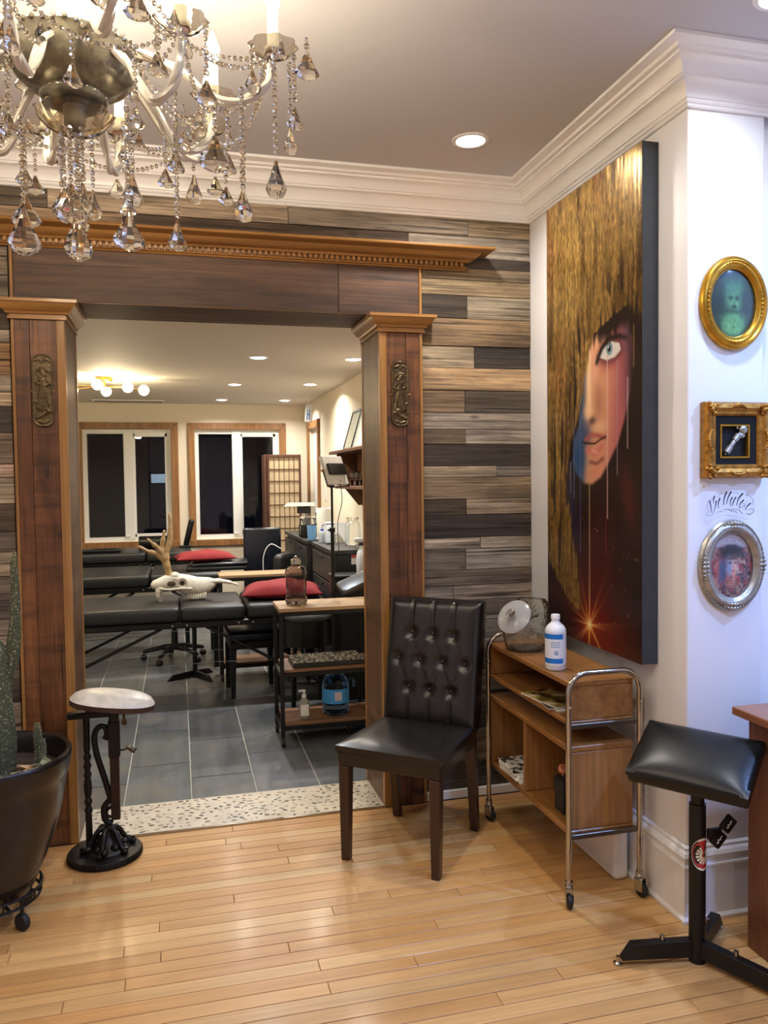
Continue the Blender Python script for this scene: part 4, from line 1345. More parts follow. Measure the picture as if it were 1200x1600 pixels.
MB(M).rbox(X0, X1, Y1 - 0.022, Y1 - 0.002, 0.262, 0.544, 0.002, 1).build('end_panel', wz, t)
MB(M).rbox(X0 + 0.002, X1 - 0.012, 2.955, 2.973, 0.262, 0.544, 0.002, 1).build('divider', wz, t)
MB(M).rbox(X0, X1, Y0, Y1, 0.240, 0.261, 0.003, 1).build('bottom_shelf', w_, t)
MB(M).rbox(X1 - 0.011, X1 - 0.001, Y0 + 0.023, Y1 - 0.023, 0.262, 0.544, 0.002, 1).build('back_panel', w_, t)
for yh in (2.545, 3.302):
    xa, xb = 1.318, 1.601
    yh2 = yh
    pts = [(xa, yh2, 0.085), (xa, yh2, 0.70), (xa, yh2, 0.765)]
    for k in range(1, 7):
        a = PI - k * (PI / 2) / 6
        pts.append((xa + 0.072 + 0.072 * math.cos(a), yh2, 0.765 + 0.072 * math.sin(a)))
    pts.append((xb - 0.072, yh2, 0.837))
    for k in range(1, 7):
        a = PI / 2 - k * (PI / 2) / 6
        pts.append((xb - 0.072 + 0.072 * math.cos(a), yh2, 0.765 + 0.072 * math.sin(a)))
    pts += [(xb, yh2, 0.70), (xb, yh2, 0.085)]
    hoop = MB(M).tube(pts, 0.0105, 14).build('tube_hoop', MAT['chrome'], t, smooth=True)
    br = MB(M)
    for zc in (0.250, 0.648):
        if yh < 3: MB(M).rbox(xa + 0.01, xb - 0.01, yh2 - 0.003, yh2 + 0.012, zc - 0.009, zc + 0.009, 0.002, 1).build('cross_bracket', plain('dull_steel', hexc('6a645c'), .35, .9), t)
    pass
    for xc in (xa, xb):
        sc = MB(M)
        for zc in (0.72,):
            sc.sphere((xc, yh2 - 0.011, zc), 0.006, 8, 6)
        sc.build('bolt', MAT['chrome'], hoop, smooth=True)
        ca = thing_part = bpy.data.objects.new('caster', None)
        COL.objects.link(ca); ca.parent = t; ca.location = (xc - 1.455, yh2 - 2.93, 0)
        sw = random.uniform(-0.6, 0.6)
        Mc = RZ(sw)
        MB(Mc).lathe([(0.0105, 0.098), (0.0145, 0.096), (0.0145, 0.088), (0.012, 0.086), (0.016, 0.080), (0.016, 0.074), (0.010, 0.070)], 16).build('collar', MAT['chrome'], ca, smooth=True)
        MB(Mc).rbox(-0.014, -0.011, -0.020, 0.016, 0.022, 0.070, 0.002, 1).rbox(0.011, 0.014, -0.020, 0.016, 0.022, 0.070, 0.002, 1).rbox(-0.014, 0.014, -0.014, 0.016, 0.062, 0.071, 0.003, 2).build('fork', MAT['chrome'], ca, smooth=True)
        MB(Mc).lathe([(0.0001, -0.0095), (0.020, -0.0095), (0.0255, -0.006), (0.0265, 0), (0.0255, 0.006), (0.020, 0.0095), (0.0001, 0.0095)], 24, M=TR(0, -0.010, 0.0268) @ RY(PI / 2)).build('wheel', MAT['rubber'], ca, smooth=True)

# things on and in the cart
mg = [('e8e2d6', 0.006), ('1c1a18', 0.005), ('3a3024', 0.006)]
for k, (cc, hh) in enumerate(mg):
    lab = ['pale magazine at the bottom of the pile in the cart top box', 'black magazine in the middle of the pile in the cart top box', 'dark magazine with yellow cover art on top of the pile in the cart'][k]
    z0 = 0.6595 + sum(h for _, h in mg[:k]) + k * 0.0004
    o = thing('magazine', lab, 'magazine', (1.425 - 0.008 * k, 2.80 + 0.012 * k, z0), math.radians([4, -6, 10][k]), 'magazines in the cart top box')
    MB().rbox(-0.085, 0.085, -0.115, 0.115, 0, hh * 0.8, 0.0008, 1).build('pages', MAT['paper'], o)
    if k < 2:
        MB().rbox(-0.086, 0.086, -0.116, 0.116, hh * 0.8, hh, 0.0004, 1).build('cover', plain('magazine_cover_%d' % k, hexc(cc), 0.3), o)
    else:
        nz = NT('cover_art'); vv = nz.coords((22, 22, 22)); nf = nz.noise(vv, 1.0, 2)
        nz.set(Base_Color=nz.ramp(nf, [(0.4, hexc('241c14')), (0.55, hexc('8a7434')), (0.7, hexc('d8ccb0'))]).outputs[0], Roughness=0.3)
        MB().rbox(-0.086, 0.086, -0.116, 0.116, hh * 0.8, hh, 0.0004, 1).build('cover', nz.mat, o)
for k in range(4):
    z0 = 0.2615 + k * 0.0095
    o = thing('booklet', ['lowest white booklet', 'second white booklet from the bottom', 'third white booklet from the bottom', 'topmost white booklet with dark print'][k] + ' in the stack on the cart bottom shelf', 'booklet',
              (1.418 - 0.006 * (k % 2), 3.13 + 0.006 * k, z0), math.radians([2, -3, 1, -5][k]), 'white booklets on the cart bottom shelf')
    MB().rbox(-0.075, 0.075, -0.105, 0.105, 0, 0.009, 0.0012, 1).build('pages', MAT['paper'], o)
    if k == 3:
        nz = NT('booklet_print'); vv = nz.coords((30, 30, 30)); nf = nz.noise(vv, 1.0, 3)
        nz.set(Base_Color=nz.ramp(nf, [(0.42, hexc('23201e')), (0.5, hexc('e9e5dd'))]).outputs[0], Roughness=0.4)
        MB().box(-0.074, 0.074, -0.104, 0.104, 0.0091, 0.0096).build('cover', nz.mat, o)
o = thing('black_device', 'black boxy device with an orange knob on the cart bottom shelf', 'device', (1.425, 2.745, 0.2615))
MB().rbox(-0.05, 0.05, -0.045, 0.03, 0, 0.13, 0.006, 2).rbox(-0.045, 0.0, 0.0, 0.05, 0.07, 0.12, 0.006, 2).build('body', MAT['black_plastic'], o)
MB().lathe([(0.0001, 0), (0.020, 0), (0.020, 0.012), (0.016, 0.016), (0.0001, 0.016)], 20, M=TR(-0.02, 0.012, 0.150) @ RX(0.6)).tube([(-.02, .01, .12), (-.02, .012, .15)], .008, 8).build('knob', plain('orange_knob', hexc('c07a55'), 0.5), o, smooth=True)

# glass jar with a slanted lid
o = thing('glass_jar', 'clear glass cookie jar with slanted round lid on the cart', 'jar', (1.415, 3.120, 0.803), math.radians(-18))


def jar_pts(sh, nn=40):
    rings = []
    prof = [(0.058, 0.0), (0.082, 0.006), (0.094, 0.035), (0.100, 0.080), (0.101, 0.120), (0.097, 0.152)]
    vs_ = []
    for (r_, z_) in prof:
        for k in range(nn):
            an = 2 * PI * k / nn
            vs_.append(((r_ - sh) * math.cos(an) * 0.98, (r_ - sh) * math.sin(an) * 0.90, z_ + (sh if z_ < 0.01 else 0)))
    # shoulders up to a tilted mouth facing the room
    ax = Vector((-0.45, -0.62, 0.64)).normalized()
    cc = Vector((-0.030, -0.042, 0.140))
    e1 = ax.cross(Vector((0, 0, 1))).normalized(); e2 = e1.cross(ax)
    n0 = len(prof)
    back = [(0.085, 0.192, 0.02), (0.058, 0.212, 0.03)]
    for (r_, z_, s_) in back:
        for k in range(nn):
            an = 2 * PI * k / nn
            p = Vector(((r_ - sh) * math.cos(an) + s_, (r_ - sh) * math.sin(an) * 0.9 + s_, z_ - sh))
            front = max(0, -(math.cos(an) * 0.6 + math.sin(an) * 0.8))
            p.z -= front * 0.065
            vs_.append(tuple(p))
    vs_.append((0.03, 0.03, 0.216 - sh))
    fs_ = [tuple(range(nn - 1, -1, -1))]
    for i in range(len(prof) + len(back) - 1):
        for k in range(nn):
            k2 = (k + 1) % nn
            fs_.append((i * nn + k, i * nn + k2, (i + 1) * nn + k2, (i + 1) * nn + k))
    L = (len(prof) + len(back) - 1) * nn
    fs_ += [(L + k, L + (k + 1) % nn, len(vs_) - 1) for k in range(nn)]
    return vs_, fs_


jb = MB(); a, b = jar_pts(0.0); jb.add(a, b); a, b = jar_pts(0.004); jb.add(a, [f[::-1] for f in b])
jg = NT('embossed_jar_glass'); jn = jg.noise(jg.coords((1, 1, 1)), 42, 2); jg.set(Base_Color=(0.95, 0.97, 0.96), Roughness=0.02, IOR=1.5, Transmission_Weight=1.0); jg.bump(jn, 0.5, 0.006)
jb.build('jar_body', jg.mat, o, smooth=True, ang=60, fix=False)
ax = Vector((-0.52, -0.66, 0.55)).normalized()
Ml = TR(-0.048, -0.062, 0.146) @ ax.to_track_quat('Z', 'Y').to_matrix().to_4x4()
lidg = NT('lid_glass'); lidg.set(Base_Color=(0.86, 0.84, 0.80), Roughness=0.18, Transmission_Weight=0.65, IOR=1.45)
ld_ = MB(Ml).lathe([(0.0001, 0.0), (0.070, 0.0), (0.076, 0.004), (0.076, 0.010), (0.066, 0.016), (0.030, 0.021), (0.0001, 0.022)], 40).build('lid', lidg.mat, o, smooth=True)
MB(Ml).lathe([(0.008, 0.021), (0.010, 0.028), (0.020, 0.036), (0.021, 0.044), (0.014, 0.051), (0.0001, 0.053)], 20).build('knob', MAT['clear_glass'], ld_, smooth=True)

# antiseptic bottle
o = thing('plastic_bottle', 'white plastic bottle with a blue banded label on the cart', 'bottle', (1.379, 2.765, 0.803))
bp = NT('milky_plastic'); bp.set(Base_Color=hexc('e6e7ec'), Roughness=0.35, Subsurface_Weight=0.15)
MB().lathe([(0.0001, 0.001), (0.036, 0.001), (0.0395, 0.006), (0.0395, 0.145), (0.038, 0.155), (0.030, 0.168), (0.018, 0.178), (0.0145, 0.186), (0.0145, 0.197), (0.0001, 0.197)], 36).build('bottle_body', bp.mat, o, smooth=True)
MB().lathe([(0.0155, 0.190), (0.0170, 0.191), (0.0170, 0.206), (0.0155, 0.209), (0.0001, 0.209)], 24).build('cap', MAT['white_plastic'], o, smooth=True)


def wrap(z0, z1, a0, a1, mat, nm, r_=0.0399, par=None):
    n = 20
    vs_ = []
    for z_ in (z0, z1):
        for k in range(n + 1):
            an = a0 + (a1 - a0) * k / n
            vs_.append((r_ * math.cos(an), r_ * math.sin(an), z_))
    MB().add(vs_, [(k, k + 1, n + 2 + k, n + 1 + k) for k in range(n)]).build(nm, mat, par or o, smooth=True, fix=False)


fa = math.atan2(-2.765, -1.379)
lbm = plain('pale_label', hexc('dfe3ec'), 0.45, var=0.01)
blm = plain('blue_label_band', hexc('0f6fc4'), 0.4, var=0.02)
txm = plain('grey_blue_print', hexc('8fa6c4'), 0.5)
wrap(0.022, 0.146, fa - 1.55, fa + 1.35, lbm, 'label')
wrap(0.120, 0.139, fa - 1.5, fa + 0.75, blm, 'label_band', 0.0402)
wrap(0.028, 0.047, fa - 1.5, fa + 0.75, blm, 'label_band', 0.0402)
for k, (zz, a0, a1) in enumerate(((0.105, -.45, .45), (0.097, -.45, .35), (0.089, -.45, .40))):
    wrap(zz, zz + 0.004, fa + a0, fa + a1, txm, 'print_line', 0.0402)
wrap(0.060, 0.076, fa - .12, fa + .25, txm, 'print_mark', 0.0402)

# white box behind the cart at the skirting
o = thing('white_power_box', 'white rounded plastic box standing on the floor behind the cart', 'box', (1.600, 2.82, 0))
MB().rbox(-0.032, 0.030, -0.16, 0.2, 0.0, 0.20, 0.02, 4).build('shell', MAT['white_plastic'], o, smooth=True)
MB().rbox(-0.0345, -0.031, -0.14, 0.18, 0.045, 0.052, 0.001, 1).build('seam_strip', MAT['white_trim'], o)

# ================================================================ ARM REST STAND
t = thing('armrest_stand', 'black padded tattoo arm rest on a tripod post by the white wall', 'arm rest', (1.557, 2.150, 0))
MB().tube([(0, 0, 0.0), (0, 0, 0.505)], 0.0255, 24).build('outer_post', MAT['black_metal'], t, smooth=True)
MB().tube([(0, 0, 0.50), (0, 0, 0.600)], 0.0205, 24).build('inner_post', MAT['black_metal'], t, smooth=True)
legs = [(-0.262, 0.052), (0.13, -0.27), (0.20, 0.152)]
for (lx, ly) in legs:
    L = math.hypot(lx, ly); an = math.atan2(ly, lx)
    Mz = RZ(an)
    lg = MB(Mz).add([(0.02, -.016, .018), (L - .02, -.016, .018), (L - .02, .016, .018), (.02, .016, .018), (.02, -.016, .072), (L - .055, -.016, .068), (L - .055, .016, .068), (.02, .016, .072)],
                    [(3, 2, 1, 0), (4, 5, 6, 7), (0, 1, 5, 4), (1, 2, 6, 5), (2, 3, 7, 6), (3, 0, 4, 7)]).build('base_leg', MAT['black_metal'], t, bev=0.003)
    MB(Mz).lathe([(0.0001, 0), (0.013, 0), (0.014, 0.006), (0.006, 0.010), (0.006, 0.026), (0.0001, 0.026)], 16, M=TR(L - 0.012, 0, 0)).build('levelling_foot', MAT['chrome'], lg, smooth=True)
    MB(Mz).tube([(L * .42, 0, .06), (L * .42, 0, .088)], 0.008, 8).build('clamp_bolt', MAT['chrome'], lg)
psi, th_, ro_ = math.radians(50.8), math.radians(25.4), math.radians(-1.4)
Mp = TR(1.547 - 1.557, 2.150 - 2.150, 0.654) @ RZ(-psi) @ RY(-ro_) @ RX(th_)


def pad_top(u, w):
    e = max(abs(2 * u - 1), abs(2 * w - 1))
    x_, y_ = (u - .5) * 0.36, (w - .5) * 0.25
    return (x_, y_, 0.0 + 0.018 * (1 - abs(2 * u - 1) ** 3.0) * (1 - abs(2 * w - 1) ** 2.5) + 0.006 * (1 - e ** 8))


def pad_bot(u, w):
    return ((u - .5) * 0.36, (w - .5) * 0.25, -0.014)


pd = MB(Mp).slab(pad_top, pad_bot, 24, 18).build('pad', MAT['black_leather'], t, smooth=True, ang=70)
MB(Mp).rbox(-0.178, 0.178, -0.123, 0.123, -0.044, -0.0135, 0.006, 2).build('pad_side', MAT['black_leather'], pd, smooth=True)
MB(Mp).rbox(-0.15, 0.15, -0.10, 0.10, -0.054, -0.044, 0.003, 1).build('pad_board', MAT['black_metal'], pd)
pts = [(-0.176, -0.121), (0.176, -0.121), (0.176, 0.121), (-0.176, 0.121)]
MB(Mp).tube([(x_, y_, -0.011) for x_, y_ in pts], 0.003, 6, closed=True).build('piping', MAT['black_leather'], pd)
MB().lathe([(0.011, -0.003), (0.016, -0.003), (0.016, 0.003), (0.011, 0.003), (0.011, -0.003)], 16, M=TR(0.075, -0.06, 0.572) @ RX(PI / 2)).build('ring_tab', MAT['black_metal'], pd)
# toothed height clamp
hd = MB()
for (cx, cz) in ((0.060, 0.392), (0.096, 0.436)):
    hd.rbox(-0.022, 0.022, -0.006, 0.006, -0.026, 0.026, 0.008, 2, M=TR(cx, -0.02, cz) @ RY(0.75))
hd.rbox(0.02, 0.07, -0.028, -0.014, 0.395, 0.43, 0.005, 2)
clamp = hd.build('height_clamp', MAT['black_metal'], t, smooth=True)
for (cx, cz) in ((0.060, 0.392), (0.096, 0.436)):
    zz = [(0, -0.0265, -0.014), (0.003, -0.0265, -0.009), (-0.003, -0.0265, -0.003), (0.003, -0.0265, 0.003), (-0.003, -0.0265, 0.009), (0, -0.0265, 0.014)]
    MB(TR(cx, 0, cz) @ RY(0.75)).tube(zz, 0.0022, 6).build('tooth_slot', MAT['white_plastic'], clamp)
# round red sticker on the post
rdm = NT('red_sticker_art'); rdm.set(Base_Color=hexc('b4343c'), Roughness=0.4)
fa = math.atan2(-2.15, -1.557) + 0.75


def disc_on_post(R, off, mat, nm):
    vs_, n = [], 28
    ctr = 0.352
    vs_.append((((0.0257 + off)) * math.cos(fa), (0.0257 + off) * math.sin(fa), ctr))
    for k in range(n):
        a = 2 * PI * k / n
        an = fa + R * math.cos(a) / 0.0257
        vs_.append(((0.0257 + off) * math.cos(an), (0.0257 + off) * math.sin(an), ctr + R * 1.35 * math.sin(a)))
    MB().add(vs_, [(0, 1 + k, 1 + (k + 1) % n) for k in range(n)]).build(nm, mat, t, fix=False)


disc_on_post(0.038, 0.0003, MAT['paper'], 'sticker_border')
disc_on_post(0.033, 0.0008, rdm.mat, 'sticker')
for k in range(13):
    a = -2.6 + k * 0.42
    vs_ = []
    for s_, w_ in ((0.006, 0.0012), (0.024, 0.0032)):
        for sg in (-1, 1):
            px, pz = s_ * math.sin(a) + sg * w_ * math.cos(a), -s_ * math.cos(a) + sg * w_ * math.sin(a)
            an = fa + px / 0.0257
            vs_.append((0.0270 * math.cos(an), 0.0270 * math.sin(an), 0.350 + pz * 1.2))
    MB().add(vs_, [(0, 1, 3, 2)]).build('sticker_ray', MAT['paper'], t, fix=False)

# ================================================================ WOODEN CABINET AT THE RIGHT EDGE
t = thing('wooden_cabinet', 'brown wooden cabinet with overhanging top at the right edge', 'cabinet', (2.05, 1.75, 0))
M = TR(-2.05, -1.75, 0)
MB(M).rbox(1.722, 2.40, 1.30, 2.205, 0.757, 0.784, 0.004, 2).build('top_board', MAT['cabinet_wood_y'], t)
MB(M).rbox(1.762, 1.785, 1.34, 2.175, 0.0, 0.756, 0.003, 1).build('side_panel', MAT['cabinet_wood'], t)
MB(M).rbox(2.34, 2.363, 1.34, 2.175, 0.0, 0.756, 0.003, 1).build('side_panel', MAT['cabinet_wood'], t)
MB(M).rbox(1.786, 2.339, 2.15, 2.17, 0.05, 0.756, 0.003, 1).build('back_panel', MAT['cabinet_wood'], t)
MB(M).rbox(1.786, 2.339, 1.345, 1.365, 0.05, 0.756, 0.003, 1).build('front_panel', MAT['cabinet_wood'], t)
MB(M).rbox(1.755, 1.7615, 1.34, 2.10, 0.12, 0.70, 0.003, 1).build('raised_panel', MAT['cabinet_wood'], t)

# ================================================================ VINTAGE FOOT REST
t = thing('iron_footrest', 'antique cast iron foot rest with pale cushioned top beside the left column', 'foot rest', (-0.322, 3.420, 0))
MB().lathe([(0.0001, 0.0), (0.140, 0.0), (0.146, 0.004), (0.146, 0.020), (0.142, 0.027), (0.10, 0.031), (0.0001, 0.031)], 48).build('base_plate', MAT['cast_iron'], t, smooth=True, ang=50)
kn = MB()
for k in range(72):
    a = 2 * PI * k / 72
    kn.box(-.002, .002, -.0015, .0015, 0.004, 0.020, M=RZ(a) @ TR(0.1465, 0, 0))
stuff(kn.build('knurled_edge', MAT['cast_iron'], t))
fo = MB()
for k in range(6):
    a = 2 * PI * k / 6 + 0.3
    Ma = TR(0.012, 0, 0) @ RZ(a)
    fo.tube(spline([(0.010, 0, 0.118), (0.040, 0, 0.108), (0.062, 0, 0.075), (0.078, 0, 0.050), (0.098, 0, 0.040), (0.104, 0, 0.056)], 5), [0.012] * 5 + [0.010] * 10 + [0.009] * 6 + [0.007] * 5, 8, M=Ma)
    fo.sphere((0.082, 0.012, 0.046), 0.017, 8, 6, (1.2, .8, .9), M=Ma)
    fo.sphere((0.060, -0.02, 0.050), 0.018, 8, 6, (1.1, .8, .9), M=Ma)
    fo.sphere((0.10, -0.004, 0.040), 0.013, 8, 6, M=Ma)
fo.lathe([(0.0001, 0.031), (0.088, 0.031), (0.082, 0.040), (0.05, 0.052), (0.022, 0.10), (0.026, 0.115), (0.014, 0.128), (0.0001, 0.128)], 20, M=TR(0.012, 0, 0))
fo.build('leaf_foot', MAT['cast_iron'], t, smooth=True, ang=60)
MB().rbox(0.028, 0.064, -0.018, 0.018, 0.150, 0.415, 0.002, 1).build('lower_post', plain('burgundy_iron', hexc('24120f'), 0.35, 0.3, var=0.3), t)
MB().rbox(0.024, 0.069, -0.0225, 0.0225, 0.410, 0.560, 0.004, 1).build('post_sleeve', MAT['cast_iron'], t)
sc = MB()
sc.tube(spline([(0.03, 0, 0.13), (0.004, 0, 0.15), (0.000, 0, 0.20), (0.024, 0, 0.235), (0.018, 0, 0.27), (0.00, 0, 0.34), (-0.024, 0, 0.43), (-0.030, 0, 0.50), (-0.012, 0, 0.535), (0.012, 0, 0.535), (0.020, 0, 0.505), (0.010, 0, 0.485)], 6), 0.0125, 10)
sc.tube(spline([(0.028, 0, 0.20), (0.012, 0, 0.19), (0.010, 0, 0.168), (0.026, 0, 0.158)], 5), 0.007, 8)
sc.build('scroll_strut', MAT['cast_iron'], t, smooth=True)
sp = []
for k in range(61):
    z_ = 0.032 + 0.545 * k / 60
    r_ = 0.0135
    q = k / 60
    if .26 < q < .40 or .52 < q < .74 : r_ += 0.0032 * math.sin(k * 1.55)
    if .40 < q < .52: r_ += 0.003 * math.sin((q - .4) / .12 * PI)
    sp.append((r_, z_))
MB().lathe(sp, 14, M=TR(-0.062, 0.02, 0)).build('twisted_rod', MAT['cast_iron'], t, smooth=True)
MB().rbox(-0.132, 0.045, -0.018, 0.022, 0.578, 0.604, 0.004, 1).build('cross_bar', MAT['cast_iron'], t)
tp = MB()
tp.rbox(-0.055, 0.095, -0.03, 0.03, 0.604, 0.626, 0.008, 2).sphere((-0.042, -0.02, 0.618), 0.022, 12, 8).sphere((0.10, -0.01, 0.622), 0.015, 10, 8)
tp.rbox(0.028, 0.066, -0.02, 0.02, 0.555, 0.606, 0.004, 1)
tp.build('head_bracket', MAT['cast_iron'], t, smooth=True)
MB().lathe([(0.0075, -0.0022), (0.0115, -0.0022), (0.0115, 0.0022), (0.0075, 0.0022), (0.0075, -0.0022)], 18, M=TR(0.088, -0.012, 0.552) @ RX(PI / 2) @ Matrix.Diagonal((1, 1.35, 1, 1))).tube([(0.088, -0.012, 0.566), (0.086, -0.012, 0.612)], 0.005, 8).build('hook_ring', MAT['bronze'], t)
MB().tube(spline([(0.07, -0.01, 0.437), (0.088, -0.02, 0.440), (0.105, -0.02, 0.447), (0.122, -0.02, 0.432), (0.134, -0.02, 0.440)], 5), [0.004] * 8 + [0.010] * 9 + [0.004] * 4, 8).build('wing_screw', MAT['bronze'], t, smooth=True)
# cushion: an elongated lozenge tilted to the right
Mc = TR(0.046, -0.02, 0.640) @ RZ(0.05) @ RY(0.15) @ RX(0.06)


def cush(u, w, top):
    a = 2 * PI * u
    rr = w
    c, s = math.cos(a), math.sin(a)
    ex = math.copysign(abs(c) ** 0.9, c) * 0.166; ey = math.copysign(abs(s) ** 0.85, s) * 0.098
    z_ = (0.040 * (1 - rr ** 3.2) ** 0.6 + 0.006) if top else 0.0
    return (ex * rr, ey * rr, z_)


cm = plain('pale_patent_cushion', hexc('d6d0c2'), 0.35, var=0.15, nscale=25, bump=0.15)
lo_ = MB(Mc)
na, nr = 40, 12
vs_ = [(0, 0, 0.046)]
for i in range(1, nr + 1):
    for k in range(na): vs_.append(cush(k / na, i / nr, True))
fs_ = [(0, 1 + k, 1 + (k + 1) % na) for k in range(na)]
for i in range(nr - 1):
    for k in range(na):
        p, q = 1 + i * na + k, 1 + i * na + (k + 1) % na
        fs_.append((p, p + na, q + na, q))
L = 1 + (nr - 1) * na
fs_.append(tuple(L + k for k in range(na - 1, -1, -1)))
lo_.add(vs_, fs_).build('cushion', cm, t, smooth=True, ang=70)
poly = [cush(k / na, 1.0, True)[:2] for k in range(na)]
MB(Mc).prism(poly, -0.014, 0.0035).build('cushion_board', plain('dark_wood_board', hexc('3a2418'), 0.5), t)

# ================================================================ CACTUS POT
t = thing('plant_pot', 'large dark glazed flower pot on a wheeled dolly at the left edge', 'pot', (-0.655, 3.00, 0))
MB().lathe([(0.0001, 0.105), (0.120, 0.105), (0.132, 0.118), (0.150, 0.160), (0.178, 0.225), (0.205, 0.30), (0.230, 0.39), (0.245, 0.47), (0.249, 0.505), (0.256, 0.512), (0.262, 0.540), (0.268, 0.575), (0.268, 0.590), (0.262, 0.596), (0.250, 0.592), (0.246, 0.575), (0.236, 0.50), (0.0001, 0.50)], 56).build('pot_body', MAT['pot'], t, smooth=True, ang=50)
MB().lathe([(0.0001, 0.501), (0.2355, 0.501), (0.2355, 0.520), (0.15, 0.530), (0.0001, 0.535)], 40).build('soil', MAT['soil'], t, smooth=True)
dl = MB()
vv = []
for zz, rr in ((0.125, 0.158), (0.092, 0.152)):
    dl.tube([(rr * math.cos(2 * PI * k / 48), rr * math.sin(2 * PI * k / 48), zz) for k in range(48)], 0.005, 8, closed=True)
for k in range(16):
    a = 2 * PI * k / 16
    dl.tube([(0.152 * math.cos(a), 0.152 * math.sin(a), 0.094), (0.158 * math.cos(a), 0.158 * math.sin(a), 0.124)], 0.0035, 6)
for a in (0, PI / 3, 2 * PI / 3):
    dl.tube([(0.152 * math.cos(a), 0.152 * math.sin(a), 0.096), (-0.152 * math.cos(a), -0.152 * math.sin(a), 0.096)], 0.006, 6)
dl.build('dolly_ring', MAT['black_metal'], t, smooth=True)
for k in range(4):
    a = 2 * PI * k / 4 + 0.9
    MB().lathe([(0.0001, -0.011), (0.026, -0.011), (0.030, -0.006), (0.030, 0.006), (0.026, 0.011), (0.0001, 0.011)], 20, M=TR(0.135 * math.cos(a), 0.135 * math.sin(a), 0.0302) @ RZ(a) @ RX(PI / 2)).tube([(0.135 * math.cos(a), 0.135 * math.sin(a), 0.03), (0.135 * math.cos(a), 0.135 * math.sin(a), 0.098)], 0.006, 8).build('caster', MAT['rubber'], t, smooth=True)


def cactus_mat(name, a, b):
    c_ = NT(name)
    v_ = c_.coords((1, 1, 1)); vo = c_.n('ShaderNodeTexVoronoi'); vo.inputs['Scale'].default_value = 90
    c_.l(v_, vo.inputs['Vector'])
    c_.set(Base_Color=c_.ramp(vo.outputs['Distance'], [(0.08, hexc('c9c6a8')), (0.22, hexc(b)), (0.55, hexc(a))]).outputs[0], Roughness=0.7)
    c_.bump(vo.outputs['Distance'], -0.4, 0.004)
    return c_.mat


cg = cactus_mat('dark_green_cactus_skin', '2e3a24', '47532f'); cp = cactus_mat('pale_woolly_cactus_skin', '3d4530', '5c6046')
spine = plain('pale_spines', hexc('d5cfae'), 0.6)


def cactus(name, label, loc, segs, mat, grp=None):
    t = thing(name, label, 'cactus', loc, 0, grp)
    for nm, pts, rs in segs:
        P_ = spline(pts, 8)
        m_ = len(P_)
        rr = []
        for i in range(m_):
            q = i / (m_ - 1) * (len(rs) - 1)
            k = min(int(q), len(rs) - 2)
            rr.append(rs[k] + (rs[k + 1] - rs[k]) * (q - k))
        n = 24
        prof = [1.0 + (0.10 if k % 3 == 0 else -0.06) for k in range(n)]
        st = MB().tube(P_, rr, n, prof=prof).build(nm, mat, t, smooth=True, ang=80)
        sb = MB()
        for i in range(1, m_ - 1):
            for sub in range(2):
                f_ = sub / 2
                p = P_[i].lerp(P_[i + 1], f_); r_ = rr[i]
                tv = (P_[i + 1] - P_[i]).normalized()
                e1 = tv.cross(Vector((0, 1, 0.1))).normalized(); e2 = tv.cross(e1)
                for k in range(8):
                    a = 2 * PI * k / 8 + sub * 0.4
                    dr = e1 * math.cos(a) + e2 * math.sin(a)
                    b0 = p + dr * r_ * 0.98
                    for q in range(3):
                        dd = (dr + Vector((random.uniform(-.6, .6), random.uniform(-.6, .6), random.uniform(-.3, .8)))).normalized()
                        s_ = dd.cross(Vector((0.3, 0.2, 1))).normalized() * 0.0006
                        tip = b0 + dd * random.uniform(0.005, 0.012)
                        sb.add([tuple(b0 - s_), tuple(b0 + s_), tuple(tip)], [(0, 1, 2)])
        stuff(sb.build('spines', spine, st, fix=False))
    return t


cactus('tall_cactus', 'tall spiny cactus with thick trunk and thin upright arm at left edge', (-0.618, 2.97, 0.5345),
       [('stem', [(0.0, 0, 0.0), (0.002, 0, 0.12), (-0.004, 0, 0.26), (-0.002, 0, 0.40), (-0.008, 0, 0.48)], [0.046, 0.052, 0.050, 0.046, 0.044, 0.008]),
        ('arm', [(0.03, .01, 0.33), (0.052, .01, 0.42), (0.063, .01, 0.52), (0.066, .01, 0.64), (0.064, .01, 0.72), (0.065, .01, 0.765)], [0.020, 0.023, 0.019, 0.015, 0.0125, 0.010, 0.003])], cp, 'cacti in the pot')
cactus('small_cactus', 'small forked green cactus in front of the left column', (-0.497, 3.02, 0.532),
       [('stem', [(0, 0, 0), (0, 0, 0.06), (-0.004, 0, 0.115), (-0.004, 0, 0.155)], [0.012, 0.011, 0.010, 0.009, 0.003]), ('side_shoot', [(0.008, 0, 0.02), (0.013, 0, 0.05), (0.013, 0, 0.095)], [0.007, 0.007, 0.003])], cg, 'cacti in the pot')
for k, (x_, y_, s_, c_) in enumerate(((-.527, 2.962, .024, 'c3a27c'), (-.515, 2.90, .022, 'b08a5c'), (-.505, 2.975, .020, 'a8a888'), (-.555, 2.91, .018, 'b8b090'), (-.47, 2.99, .020, '8f9474'))):
    lab = ['large curled tan dry leaf on the pot soil', 'brown dry leaf nearest the pot rim', 'pale dry leaf at the foot of the small cactus', 'small dry leaf just in front of the tan leaf on the soil', 'greenish dry leaf right of the small cactus'][k]
    o = thing('dry_leaf', lab, 'leaf', (x_, y_, 0.535), random.uniform(0, 6), 'dry leaves on the pot soil')
    MB().grid(lambda u, w: ((u - .5) * 2 * s_ * 1.4, (w - .5) * 2 * s_ * math.sin(PI * min(max(u, .04), .96)), 0.012 * (2 * w - 1) ** 2 + 0.018 * u * u), 10, 6).build('blade', plain('dry_leaf_%d' % k, hexc(c_), 0.7, var=0.2), o, smooth=True, fix=False)
# ================================================================ BACK ROOM FURNITURE


